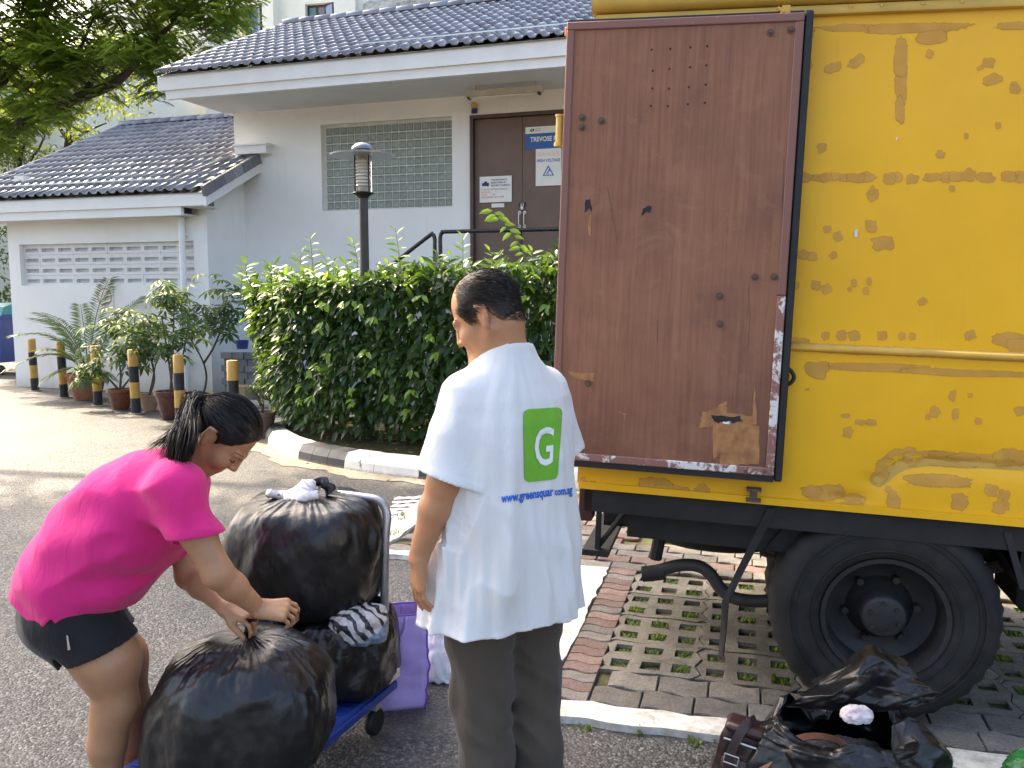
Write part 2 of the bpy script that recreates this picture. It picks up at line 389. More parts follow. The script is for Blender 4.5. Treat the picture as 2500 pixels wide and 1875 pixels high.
# worn white road lettering beside the bay
def roadpaint():
    q = N('worn_road_paint'); co = q.coord('World')
    f = q.ramp(q.noise(co, 55, 6, .7), [(.38, 0.), (.46, 1.)])
    return q.done(q.mix(f, (.16, .15, .14), (.78, .76, .70)), .7, q.bump(q.vor(co, 95), .4, .004))
M_RPAINT = roadpaint()
def marking(poly_px, name='road_marking'):
    o = part(name, [gnd(x, y, .005) for x, y in poly_px], [tuple(range(len(poly_px)))], M_RPAINT, kind='structure'); return o
def bars(x0, x1, y0, y1, n, lean):
    for i in range(n):
        t = i / (n - 1); y = y0 + (y1 - y0) * t; a = x0 + lean * t; b = x1 + lean * t * .5; k = 7
        top = [(a + (b - a) * j / k, y - 3 + random.uniform(-1.4, 1.4) - 4 * (j / k)) for j in range(k + 1)]; bot = [(a + (b - a) * j / k + random.uniform(-2, 2), y + 3.2 + random.uniform(-1.2, 1.2) - 4 * (j / k)) for j in range(k, -1, -1)]
        marking(top + bot)
bars(962, 1046, 1217, 1262, 6, -20); bars(1036, 1092, 1562, 1606, 3, -10)
# ============================================================ PLANTED ISLAND: kerb stones, bed
kp = [(-.6, 10.45), (-1.6, 10.35), (-2.3, 10.15), (-2.68, 9.75), (-2.72, 9.35), (-2.52, 8.86), (-2.12, 8.25), (-1.54, 7.745), (-.81, 7.32), (-.05, 7.02), (.8, 6.8), (1.7, 6.62), (2.7, 6.45), (3.8, 6.3), (5.0, 6.15), (6.4, 6.0)]
KP = smooth_path([(*p, 0) for p in kp], 10)[:, :2]
ks = np.concatenate([[0], np.cumsum(np.linalg.norm(np.diff(KP, axis=0), axis=1))])
def kpt(s):
    x = np.interp(s, ks, KP[:, 0]); y = np.interp(s, ks, KP[:, 1]); e = .03
    t = np.array((np.interp(s + e, ks, KP[:, 0]) - np.interp(s - e, ks, KP[:, 0]), np.interp(s + e, ks, KP[:, 1]) - np.interp(s - e, ks, KP[:, 1]))); t /= np.linalg.norm(t)
    return np.array((x, y)), np.array((-t[1], t[0]))       # normal points inside the island
def kerb_paint(name, c, chip):
    q = N(name); co = q.coord('World'); col = q.mix(q.ramp(q.noise(co, 10, 5), [(.3, 0.), (.7, 1.)]), tuple(x * .82 for x in c), c)
    q1 = q.ramp(q.noise(co, 7.5, 8, .72, .5), [(.60, 0.), (.63, 1.)]); col = q.mix(q1, col, chip)
    z = q.n('SeparateXYZ'); q.l(co, z.inputs[0]); g2 = q.math('ADD', z.outputs[2], q.math('MULTIPLY', q.noise(co, 22, 5, .7), .07))
    col = q.mix(q.ramp(g2, [(.035, .8), (.065, 0.)]), col, (.24, .20, .13)); return q.done(col, .55, q.bump(q.noise(co, 60, 5, .7), .25, .004), 0, .4)
M_KW = kerb_paint('kerb_white', (.80, .78, .70), (.20, .16, .11)); M_KB = kerb_paint('kerb_black', (.045, .047, .055), (.09, .085, .075))
kerb = bpy.data.objects.new('kerb', None); C.objects.link(kerb); kerb['kind'] = 'structure'
def s_near(x, y): return ks[np.argmin(np.hypot(KP[:, 0] - x, KP[:, 1] - y))]
sB0, sB1, sW1 = s_near(-2.09, 8.21), s_near(-1.53, 7.74), s_near(-.79, 7.31)
cuts = [(s, 0) for s in np.arange(0, sB0 - 1.0, .45)]; cuts = [(a, 1) for a in cuts and [c[0] for c in cuts]]
cuts += [(sB0 - .95, 0), (sB0 - .45, 0)] + [(sB0 + (sB1 - sB0) * k / 3, 1) for k in range(3)] + [(sB1, 0), (sB1 + .36, 0)]
s_ = sW1; k_ = 0
while s_ < ks[-1] - .4: cuts.append((s_, 1 if (k_ // 3) % 2 == 0 else 0)); s_ += .3; k_ += 1
cuts.append((s_, 0))
for (a, colr), (b, _) in zip(cuts[:-1], cuts[1:]):
    prof = [(0, .0), (.012, .085), (.055, .155), (.205, .16), (.22, .15), (.22, .0)]; n = max(2, int((b - a) / .08)); V = []
    for i in range(n + 1):
        s = a + .003 + (b - a - .006) * i / n; p, nn = kpt(s); sh = .004 if i in (0, n) else 0
        for o_, z in prof: q_ = p + nn * o_; V.append((q_[0], q_[1], z - (sh if z > .1 else 0)))
    m = len(prof); Fc = [(i * m + j, i * m + j + 1, (i + 1) * m + j + 1, (i + 1) * m + j) for i in range(n) for j in range(m - 1)] + [tuple(range(m)), tuple(n * m + j for j in range(m))[::-1]]
    o = part('kerb_stone', V, Fc, M_KB if colr else M_KW, kerb); fixn(o.data)
ap = MB(); n = 120; V = []
for i in range(n + 1):
    p, nn = kpt(ks[-1] * i / n); w_ = .20 + .05 * math.sin(i * .7) + .03 * math.sin(i * 2.3)
    V += [(*(p - nn * w_), .005), (*(p + nn * .02), .007)]
M_APRON = concrete('gutter_concrete', (.24, .205, .15), (.37, .32, .24), 5, 0, .5)
part('gutter', V, [(2 * i, 2 * i + 1, 2 * i + 3, 2 * i + 2) for i in range(n)], M_APRON, kind='structure')
V = []
for i in range(n + 1):
    p, nn = kpt(ks[-1] * i / n); V.append((*(p + nn * .19), .11))
V += [(6.4, 11.5, .11), (-.6, 11.5, .11)]
part('soil', V, [tuple(range(len(V)))], M_SOIL, kind='structure')
inb = [(p[0] + nn[0] * d, p[1] + nn[1] * d, .11) for p, nn in [kpt(random.uniform(sB0 - 1.2, sW1 + 3)) for _ in range(150)] for d in [random.uniform(.24, .8)]]
V, Fc = blades(inb, 2, 12, .04, .06, 1); part('weeds', V, Fc, M_GRASS, kind='stuff')
# ============================================================ WHITE SUBSTATION BUILDING AND ITS LOW ANNEXE
BLD = Frame((-4.751, 13.573, 0), 18); BLE = BLD.eul
def wall_mat():
    q = N('white_plaster'); co = q.coord('World')
    col = q.mix(q.ramp(q.noise(co, .8, 6, .6), [(.3, 0.), (.7, 1.)]), (.77, .755, .725), (.86, .845, .81))
    st = q.ramp(q.noise(q.coord('World', (5, 5, .7)), 1.6, 6, .65), [(.58, 0.), (.78, .22)]); col = q.mix(st, col, (.42, .40, .36))
    z = q.n('SeparateXYZ'); q.l(co, z.inputs[0]); low = q.ramp(q.math('ADD', z.outputs[2], q.math('MULTIPLY', q.noise(co, 3, 5), .35)), [(.15, .5), (.42, 0.)])
    col = q.mix(low, col, (.36, .33, .27))
    return q.done(col, .75, q.bump(q.noise(co, 70, 5, .7), .22, .006), 0, .3)
M_WALL = wall_mat()
M_FASCIA = simple('white_fascia', (.78, .78, .77), .5, .05, 3)
M_SOFFIT = simple('soffit_paint', (.66, .655, .64), .8, .06, 2)
def tile_mat():
    q = N('roof_tile_glaze'); co = q.coord('Object')
    isl = q.math('FRACT', q.math('ADD', q.island(), q.rnd()))
    col = q.ramp(isl, [(0, (.15, .155, .18)), (.6, (.215, .22, .25)), (1, (.29, .295, .325))])
    col = q.mix(q.ramp(q.noise(q.coord('World'), 2.2, 6, .7), [(.5, 0.), (.75, .5)]), col, (.10, .095, .085))
    return q.done(col, q.ramp(q.noise(q.coord('World'), 5, 4), [(.3, .18), (.7, .34)]), q.bump(q.noise(q.coord('World'), 40, 3), .08, .004), 0, .55)
M_TILE = tile_mat()
M_ALU = simple('pale_metal', (.62, .63, .64), .35, .08, 5, .7)
bld = thing('substation_building', 'tall white plastered building with dark tiled roof, glass block window and brown doors', 'building', BLD.O, BLE)
ann = thing('annexe_building', 'low white annexe with dark tiled roof and a row of ventilation blocks', 'building', BLD.O, BLE)
PT = math.tan(R(25.6))
# ---- annexe walls
AW = MB()
vu0, vu1, vz0, vz1 = -3.79, -.26, 1.735, 2.425
AW.box(-4.03, vu0, 0, .2, 0, 2.82); AW.box(vu1, 0, 0, .2, 0, 2.91); AW.box(vu0, vu1, 0, .2, 0, vz0); AW.box(vu0, vu1, 0, .2, vz1, 2.82)
AW.prism([(.2, 0), (1.0, 0), (1.0, 3.7), (.2, 3.25)], -.2, 0, 'x')
AW.box(-4.03, -3.83, .2, 6, 0, 3.6); AW.prism([(.2, 3.1), (6.5, 3.1), (3.5, 4.85)], -4.025, -3.83, 'x'); AW.box(-3.83, -.2, 5.8, 6, 0, 3.2)
AW.build('wall', M_WALL, ann)
# ventilation blocks
def vent_block(w, h):
    fw, fh = .5 * w - .0015, .5 * h - .0015; sw, sh = .39 * w, .105; d0, d1, d2 = 0, .075, .1; s0, s1 = -.035 - sh * .25, -.035 + sh * .62
    s0, s1 = -.042, .020
    o = [(-fw, -fh), (fw, -fh), (fw, fh), (-fw, fh)]; i = [(-sw, s0), (sw, s0), (sw, s1), (-sw, s1)]
    V = [(x, d0, z) for x, z in o] + [(x, d0, z) for x, z in i] + [(x, d1, z) for x, z in i] + [(x, d2, z) for x, z in o]
    Fc = [(k, (k + 1) % 4, 4 + (k + 1) % 4, 4 + k) for k in range(4)] + [(4 + k, 4 + (k + 1) % 4, 8 + (k + 1) % 4, 8 + k) for k in range(4)] + [(8, 9, 10, 11)] + [(k, 12 + k, 12 + (k + 1) % 4, (k + 1) % 4) for k in range(4)]
    m = mesh('ventilation_block', V, Fc); fixn(m); return m
vw, vh = (vu1 - vu0) / 10, (vz1 - vz0) / 4; vb = vent_block(vw, vh); vb.materials.append(simple('vent_block_paint', (.74, .73, .71), .7, .08, 6, rand=.06))
vp = MB().box(vu0, vu1, .19, .198, vz0, vz1).build('ventilation_panel', M_WALL, ann)
for j in range(4):
    for i in range(10): link('ventilation_block', vb, None, vp, (vu0 + vw * (i + .5), .085 + random.uniform(-.003, .003), vz0 + vh * (j + .5)))
# downpipe
dp = MB(); dp.tube([(-.40, -.09, .02), (-.40, -.09, 2.79)], .052, 12); 
for z in (.5, 1.5, 2.5): dp.box(-.46, -.34, -.1, 0, z, z + .03)
dp.build('downpipe', M_FASCIA, ann, auto=40)
# fascias and soffit
AF = MB(); AF.box(-4.66, .30, -.44, -.40, 2.915, 3.115); AF.build('fascia', M_FASCIA, ann)
MB().box(-4.6, -.15, -.40, -.33, 2.785, 2.93).build('eave_beam', M_FASCIA, ann)
MB().box(-4.6, -.15, -.33, 1.0, 2.795, 2.815).build('soffit', M_SOFFIT, ann); MB().box(-.15, .295, -.40, .0, 2.905, 2.914).build('soffit', M_SOFFIT, ann)
vb_ = MB(); vb_.prism([(-.44, 2.90), (1.0, 2.90 + 1.44 * PT + .0), (1.0, 3.07 + 1.44 * PT), (-.44, 3.10)], .30, .34, 'x'); vb_.build('verge_board', M_FASCIA, ann)
vb_ = MB(); vb_.prism([(-.44, 2.92), (3.5, 2.92 + 3.94 * PT), (3.5, 3.10 + 3.94 * PT), (-.44, 3.10)], -4.70, -4.66, 'x'); vb_.build('verge_board', M_FASCIA, ann)
MB().box(-.02, .56, .82, 1.0, 3.86, 3.99).build('ledge', M_FASCIA, ann)
MB().box(-.05, .59, .79, 1.0, 3.99, 4.02).build('ledge', M_FASCIA, ann)
# ---- roof tiles
def tile_geo(w, L):
    prof = [(-.5, .004), (-.46, .012), (-.34, .034), (-.22, .044), (-.10, .036), (.0, .014), (.06, .004), (.28, 0), (.5, .003)]
    n = len(prof); V = []
    for t, lift in ((0, .022), (1, 0)):
        V += [(x * w, t * L, z + lift) for x, z in prof]
    V += [(x * w, .002, z + .022 - .02) for x, z in prof]
    Fc = [(i, i + 1, n + i + 1, n + i) for i in range(n - 1)] + [(2 * n + i, 2 * n + i + 1, i + 1, i) for i in range(n - 1)]
    return np.array(V), Fc
def tiled_roof(parent, name, u0, u1, v0, z0, vr, w, gauge, keep, skip=None, limit=300, under=True):
    """slope rising from the eave (v0, z0) to the ridge vr"""
    a = math.atan(PT); L = gauge * 1.12; tv, tf = tile_geo(w, L); tm = mesh('roof_tile', tv, tf, True); tm.materials.append(M_TILE)
    rows = int((vr - v0) / math.cos(a) / gauge); nc = int((u1 - u0) / w)
    V = [(u0, v0 + .03, z0 - .03), (u1, v0 + .03, z0 - .03), (u1, vr, z0 - .03 + (vr - v0) * PT), (u0, vr, z0 - .03 + (vr - v0) * PT)]
    rf = part(name, V, [(0, 1, 2, 3)], simple('roof_underlay', (.05, .052, .06), .7), parent)
    cells = []
    for r in range(rows):
        for c in range(nc):
            u = u0 + w * (c + .5); s = r * gauge; v = v0 + s * math.cos(a); z = z0 + s * math.sin(a)
            if skip and skip(u, v): continue
            cells.append((u, v, z, r))
    d = [np.linalg.norm(BLD.w(u, v, z)) + (0 if keep(u, v) else 50) for u, v, z, r in cells]; order = np.argsort(d)
    for k in order[:limit]:
        u, v, z, r = cells[k]; link('roof_tile', tm, None, rf, (u, v, z), (a + R(random.uniform(-.5, .5)), R(random.uniform(-.8, .8)), R(random.uniform(-.4, .4))))
    rest = order[limit:]
    if len(rest):
        rot = np.array(Euler((a, 0, 0)).to_matrix()); base = tv @ rot.T; Vs = []; Fs = []
        for q, k in enumerate(rest):
            u, v, z, r = cells[k]; Vs.append(base + np.array((u, v, z + random.uniform(-.002, .002)))); Fs += [tuple(i + q * len(tv) for i in f) for f in tf]
        part('roof_tiles', np.concatenate(Vs), Fs, M_TILE, rf, True, 'stuff')
    return rf, a
rfA, a_ = tiled_roof(ann, 'roof', -4.66, .30, -.50, 3.135, 3.5, .178, .315, lambda u, v: u > -4.7, lambda u, v: u > -.2 and v > .75)
bm_ = rfA.data; bm_.clear_geometry(); bm_.from_pydata([(-4.66, -.47, 3.10), (-.17, -.47, 3.10), (-.17, 3.5, 3.10 + 3.97 * PT), (-4.66, 3.5, 3.10 + 3.97 * PT), (.30, -.47, 3.10), (.30, 1.0, 3.10 + 1.47 * PT), (-.17, 1.0, 3.10 + 1.47 * PT)], [], [(0, 1, 6, 2, 3), (1, 4, 5, 6)]); bm_.update()
rfM, a_ = tiled_roof(bld, 'roof', -.40, 9.4, -.50, 4.855, 3.0, .178, .315, lambda u, v: u < 6.6)
def half_caps(parent, p0, p1, n, r, name, up=(0, 0, 1)):
    p0 = np.array(p0, float); p1 = np.array(p1, float); d = (p1 - p0) / n; L = np.linalg.norm(d); t = d / L; up = np.array(up, float); sd = np.cross(t, up); sd /= np.linalg.norm(sd); up2 = np.cross(sd, t)
    k = 7; V = []
    for e, rr in ((0, r), (1.04, r * .93)):
        for i in range(k): b = math.pi * i / (k - 1); V.append(t * L * e + sd * math.cos(b) * rr + up2 * math.sin(b) * rr)
    V += [t * L * .0 + sd * math.cos(math.pi * i / (k - 1)) * r * .86 + up2 * math.sin(math.pi * i / (k - 1)) * r * .86 for i in range(k)]
    Fc = [(i, i + 1, k + i + 1, k + i) for i in range(k - 1)] + [(i, i + 1, 2 * k + i + 1, 2 * k + i) for i in range(k - 1)]
    m = mesh(name, V, Fc, True); m.materials.append(M_TILE); fixn(m)
    for i in range(n): link(name, m, None, parent, p0 + d * i + up2 * random.uniform(-.004, .004))
half_caps(rfM, (9.4, 3.0, 4.87 + 3.5 * PT), (-.40, 3.0, 4.87 + 3.5 * PT), 30, .11, 'ridge_tile')
half_caps(rfA, (-.17, 3.5, 3.15 + 4.0 * PT), (-4.66, 3.5, 3.15 + 4.0 * PT), 14, .11, 'ridge_tile')
ctv = (0, math.cos(a_), math.sin(a_)); upv = (0, -math.sin(a_), math.cos(a_))
half_caps(rfM, (-.40, -.50, 4.86), (-.40, 3.0, 4.86 + 3.5 * PT), 11, .06, 'verge_tile', upv)
half_caps(rfA, (-4.66, -.50, 3.14), (-4.66, 3.5, 3.14 + 4.0 * PT), 13, .06, 'verge_tile', upv)
# square verge caps on the annexe's right edge
vc = mesh('verge_cap', *bevbox(-.02, .055, 0, .262, -.12, .045, .012)); vc.materials.append(M_TILE)
for i in range(6): s = .268 * i; link('verge_cap', vc, None, rfA, (.31, -.50 + s * math.cos(a_), 3.145 + s * math.sin(a_)), (a_, 0, R(random.uniform(-.6, .6))))
# far slopes so that the roofs are whole
MB().add([(-.40, 3.0, 4.85 + 3.5 * PT), (9.4, 3.0, 4.85 + 3.5 * PT), (9.4, 6.6, 4.85), (-.40, 6.6, 4.85)], [(0, 1, 2, 3)]).build('rear_slope', M_TILE, rfM)
MB().add([(-4.66, 3.5, 3.13 + 4 * PT), (-.17, 3.5, 3.13 + 4 * PT), (-.17, 6.5, 3.13 + 1.0 * PT), (-4.66, 6.5, 3.13 + 1.0 * PT)], [(0, 1, 2, 3)]).build('rear_slope', M_TILE, rfA)
# thin lightning tape bars lying on the tiles above the eaves
t_ = .33; MB().box(-4.5, -.6, -.50 + t_, -.47 + t_, 3.21 + t_ * PT, 3.228 + t_ * PT).build('roof_bar', M_ALU, rfA)
MB().box(2.8, 9.0, -.50 + t_, -.47 + t_, 4.93 + t_ * PT, 4.948 + t_ * PT).build('roof_bar', M_ALU, rfM)
tp = MB(); tp.tube(smooth_path([(-.5, -.1, 3.40), (-.35, .25, 3.56), (-.2, .6, 3.74), (-.05, .85, 3.86)], 6), .012, 6); tp.build('roof_cable', M_ALU, rfA)
# ---- main walls
gu0, gu1, gz0, gz1 = 1.46, 3.71, 2.92, 4.275; du0, du1, dz0, dz1 = 4.01, 5.62, 1.65, 4.258
MW = MB()
MW.box(-.16, gu0, 1.0, 1.22, 0, 4.62); MW.box(gu0, gu1, 1.0, 1.22, 0, gz0); MW.box(gu0, gu1, 1.0, 1.22, gz1, 4.62); MW.box(gu1, du0, 1.0, 1.22, 0, 4.62)
MW.box(du0, du1, 1.0, 1.22, dz1, 4.62); MW.box(du0, du1, 1.0, 1.22, 0, dz0); MW.box(du1, 9.2, 1.0, 1.22, 0, 4.62)
MW.box(-.16, .04, 1.22, 6.4, 0, 4.62); MW.prism([(1.0, 4.62), (5.9, 4.62), (3.0, 5.95)], -.155, .04, 'x'); MW.box(9.0, 9.2, 1.22, 6.4, 0, 4.62); MW.box(.04, 9.0, 6.2, 6.4, 0, 4.62)
MW.build('wall', M_WALL, bld)
MB().box(-.42, 9.45, -.44, -.40, 4.625, 4.845).build('fascia', M_FASCIA, bld)
MB().box(-.34, 9.4, -.40, -.33, 4.50, 4.64).build('eave_beam', M_FASCIA, bld)
MB().box(-.30, 9.4, -.33, 1.0, 4.555, 4.58).build('soffit', M_SOFFIT, bld)
vb_ = MB(); vb_.prism([(-.44, 4.62), (3.0, 4.62 + 3.44 * PT), (3.0, 4.83 + 3.44 * PT), (-.44, 4.83)], -.45, -.42, 'x'); vb_.build('verge_board', M_FASCIA, bld)
MB().box(-.30, -.16, 1.0, 6.3, 4.56, 4.585).build('soffit', M_SOFFIT, bld)
# glass block window
def glass_mat():
    q = N('glass_block'); co = q.coord('Object'); r = q.rnd()
    col = q.mix(r, (.20, .225, .195), (.27, .295, .26)); rib = q.n('TexWave', wave_type='BANDS', bands_direction='Z'); q.l(co, rib.inputs[0]); rib.inputs['Scale'].default_value = 24; rib.inputs['Distortion'].default_value = .6
    col = q.mix(q.math('MULTIPLY', rib.outputs[1], .35), col, (.28, .31, .275))
    return q.done(col, .22, q.bump(q.noise(co, 28, 2), .15, .008), 0, .5)
M_GLB = glass_mat(); M_MORTAR = simple('pale_mortar', (.60, .62, .54), .8, .1, 8)
gw, gh = (gu1 - gu0 - .07) / 17, (gz1 - gz0 - .06) / 10
def gblock(w, h):
    V = []; 
    for k, (s, d) in enumerate(((1, .012), (1, .0), (.92, -.004), (.80, .004), (.0, .009))):
        if s: V += [(sx * .5 * w * s, d, sz * .5 * h * s) for sx, sz in ((-1, -1), (1, -1), (1, 1), (-1, 1))]
        else: V += [(0, d, 0)]
    Fc = [(4 * k + i, 4 * k + (i + 1) % 4, 4 * k + 4 + (i + 1) % 4, 4 * k + 4 + i) for k in range(3) for i in range(4)] + [(12 + i, 12 + (i + 1) % 4, 16) for i in range(4)]
    m = mesh('glass_block', V, Fc); m.materials.append(M_GLB); fixn(m); return m
win = MB(); win.box(gu0, gu1, 1.078, 1.20, gz0, gz1); win = win.build('window', M_MORTAR, bld)
gb = gblock(gw - .022, gh - .022)
for j in range(10):
    for i in range(17): link('glass_block', gb, None, win, (gu0 + .05 + gw * (i + .5), 1.066 + random.uniform(-.002, .002), gz0 + .02 + gh * (j + .5)))
# double door
M_DOOR = simple('brown_door_paint', (.155, .095, .068), .5, .1, 3, bump=.1, bscale=20)
M_DFRAME = simple('dark_brown_frame', (.085, .05, .04), .5, .15, 6)
M_STEEL = simple('brushed_steel', (.6, .58, .54), .3, .1, 10, .9)
df = MB(); df.box(du0, du0 + .05, .97, 1.16, dz0, dz1); df.box(du1 - .05, du1, .97, 1.16, dz0, dz1); df.box(du0 + .05, du1 - .05, .97, 1.16, dz1 - .05, dz1); df.build('door_frame', M_DFRAME, bld)
dm = .5 * (du0 + du1); hb_ = MB(); hb_.tube(smooth_path([(0, 0, .1), (0, -.045, .1), (0, -.05, .06), (0, -.05, -.06), (0, -.045, -.1), (0, 0, -.1)], 3), .009, 6)
for zz in (.1, -.1): hb_.lathe([(.022, -.002), (.022, .006)], 12, axis='y'); 
hb2 = MB(); hb2.tube(smooth_path([(0, 0, .1), (0, -.045, .1), (0, -.05, .06), (0, -.05, -.06), (0, -.045, -.1), (0, 0, -.1)], 3), .009, 6)
for zz in (.1, -.1): hb2.tube([(0, .0, zz), (0, -.008, zz)], .026, 12)
for s, a0, a1 in ((-1, du0 + .052, dm - .002), (1, dm + .002, du1 - .052)):
    d_ = MB().box(a0, a1, 1.05, 1.09, dz0 + .01, dz1 - .052, .004).build('door', M_DOOR, bld)
    h_ = hb2.build('door_handle', M_STEEL, d_, loc=(dm + s * .04, 1.05, 2.705), auto=40)
MB().box(dm - .05, dm + .055, 1.035, 1.049, 2.895, 2.955).build('hasp', simple('dark_metal', (.05, .045, .042), .4, .2, 8, .7), bld)
pl = MB(); pl.box(dm - .012, dm + .032, 1.00, 1.034, 2.845, 2.90, .006); pl.tube(smooth_path([(dm - .006, 1.017, 2.898), (dm - .006, 1.017, 2.93), (dm + .01, 1.017, 2.946), (dm + .026, 1.017, 2.93), (dm + .026, 1.017, 2.898)], 4), .005, 6)
tag(pl.build('padlock', M_STEEL, None, auto=40), 'small steel padlock hanging on the hasp of the brown double doors', 'padlock'); bpy.data.objects['padlock'].location = BLD.O; bpy.data.objects['padlock'].rotation_euler = BLE
# landing, steps and black handrail
M_CONC = concrete('grey_concrete', (.33, .325, .31), (.45, .44, .42), 4)
st = MB(); st.box(3.6, 6.4, -.35, 1.0, 0, 1.64); st.build('landing', M_CONC, bld)
for k in range(9): MB().box(3.6 - .25 * (k + 1), 3.6 - .25 * k, -.35, 1.0, 0, 1.64 - .165 * (k + 1) + .0).build('step', M_CONC, bld)
M_BLACKP = simple('black_gloss_paint', (.018, .016, .015), .3, .2, 8)
hr = thing('handrail', 'black tubular steel handrail in front of the brown doors, sloping down beside the steps', 'handrail', BLD.O, BLE)
rv = -.25; zt = 2.45
MB().tube(smooth_path([(4.03, rv, 1.64), (4.03, rv, 2.2), (4.03, rv, 2.38), (4.06, rv, 2.44), (4.13, rv, zt), (5.0, rv, zt), (6.3, rv, zt)], 8), .028, 10).build('top_rail', M_BLACKP, hr, smooth=True)
MB().tube(smooth_path([(3.945, rv, 1.6), (3.945, rv, 2.2), (3.945, rv, 2.36), (3.91, rv, 2.42), (3.84, rv, 2.385), (3.2, rv, 1.95), (2.2, rv, 1.27), (1.6, rv, .86)], 8), .028, 10).build('stair_rail', M_BLACKP, hr, smooth=True)
for u_, zb, ztt in ((5.2, 1.64, zt), (6.2, 1.64, zt), (2.6, .8, 1.54), (1.65, .2, .9)): MB().tube([(u_, rv, zb), (u_, rv, ztt)], .022, 8).build('post', M_BLACKP, hr, smooth=True)
# ---- signs on the doors
M_SWHITE = simple('sign_white', (.78, .76, .70), .4, .05, 6); M_SBLUE = simple('sign_blue', (.012, .085, .32), .4, .06, 4); M_TXTB = simple('letter_blue', (.02, .12, .42), .5, .1, 30); M_TXTW = simple('letter_white', (.82, .82, .82), .5, .03, 10); M_TXTR = simple('letter_faded_red', (.72, .22, .15), .6, .2, 30); M_TXTPALE = simple('letter_pale_pink', (.78, .58, .53), .6, .1, 30); M_NAVY = simple('letter_navy', (.018, .025, .11), .5, .1, 30)
def sgn(name, label, u0, u1, z0, z1, mat, v=1.03):
    t = thing(name, label, 'sign', BLD.w(u0, v, z0), BLE)
    MB().box(0, u1 - u0, 0, .008, 0, z1 - z0).build('plate', mat, t); return t
def lettering(parent, body, x, z, size, mat, align='LEFT', bold=0.0, sx=1.0, y=-.0015, rot=None):
    m = text_mesh(body, size, 0, bold, align, sx); m.materials.append(mat)
    return link('lettering', m, None, parent, (x, y, z), rot or (R(90), 0, 0))
s1 = sgn('name_sign', 'blue and white name board with TREVOSE lettering on the brown door', 4.87, 5.55, 3.725, 4.045, M_SWHITE)
MB().box(.001, .679, -.004, 0, .001, .222).build('blue_field', M_SBLUE, s1)
lettering(s1, 'TREVOSE PK CO', .075, .135, .095, M_TXTW, bold=.0022, sx=.86, y=-.0065); lettering(s1, 'SERVICES', .15, .285, .022, M_NAVY); lettering(s1, 'GROUP', .15, .262, .022, M_NAVY)
lg = MB()
for s in (1, -1):   # two-part swirl emblem
    pts = [(.0, .0), (.018, .012), (.034, .008), (.042, -.006), (.036, -.022), (.018, -.036), (.0, -.046), (.012, -.028), (.016, -.014), (.008, -.006)]
    lg.add([(.105 + s * x * .9 - (.004 * s), -.0015, .272 + s * (z + .012) * .9) for x, z in pts], [tuple(range(len(pts)))])
lg.build('emblem', M_NAVY, s1)
s2 = sgn('danger_sign', 'white HIGH VOLTAGE warning sheet with blue triangle on the brown door', 5.03, 5.42, 3.185, 3.722, M_SWHITE)
lettering(s2, 'DANGER', .195, .455, .085, M_TXTPALE, 'CENTER', .002); lettering(s2, 'HIGH VOLTAGE', .195, .365, .062, M_TXTB, 'CENTER', .0016, .8)
tri = MB(); a_o = [(.195 + x * .095, .145 + z * .095) for x, z in ((0, 1.6), (-.92, 0), (.92, 0))]; a_i = [(.195 + x * .073, .158 + z * .073) for x, z in ((0, 1.45), (-.85, 0), (.85, 0))]
tri.add([(x, -.0015, z) for x, z in a_o] + [(x, -.0015, z) for x, z in a_i], [(0, 1, 4, 3), (1, 2, 5, 4), (2, 0, 3, 5)])
for a, b, w in (((.165, .165), (.185, .20), .012), ((.185, .20), (.21, .225), .016), ((.21, .225), (.232, .205), .008), ((.185, .2), (.195, .165), .011), ((.21, .225), (.214, .245), .014)):
    d = np.array(b) - np.array(a); n_ = np.array((-d[1], d[0])) / np.linalg.norm(d) * w / 2; q4 = [np.array(a) - n_, np.array(b) - n_, np.array(b) + n_, np.array(a) + n_]; tri.add([(p[0], -.002, p[1]) for p in q4], [(0, 1, 2, 3)])
tri.build('warning_triangle', M_TXTB, s2)
s3 = sgn('security_sign', 'white security camera notice with blue and red print on the brown door', 4.145, 4.655, 2.972, 3.356, M_SWHITE)
for k, tx in enumerate(('THIS BUILDING IS', 'MONITORED BY', 'SECURITY CAMERAS')): lettering(s3, tx, .185, .33 - .042 * k, .034, M_NAVY, bold=.0008, sx=.95)
for k, tx in enumerate(('IF YOU SEE ANYTHING SUSPICIOUS', 'PLEASE CALL', 'POLICE           : 999', 'SP POWERGRID: 1800-778 8888')): lettering(s3, tx, .03, .19 - .038 * k, .032, M_TXTR, bold=.0006, sx=.82)
cm = MB(); cm.box(.04, .15, -.003, 0, .245, .29); cm.box(.075, .12, -.003, 0, .29, .312); cm.tube([(.128, -.001, .262), (.128, -.006, .262)], .024, 14); cm.build('camera_picture', M_NAVY, s3)
for x, z in ((.012, .012), (.498, .012), (.012, .372), (.498, .372)): MB().tube([(x, 0, z), (x, -.004, z)], .005, 8).build('screw', M_STEEL, s3)
s4 = sgn('label_strip', 'blank white strip stuck under the security notice', 4.335, 4.535, 2.893, 2.952, M_SWHITE); s4['category'] = 'label'
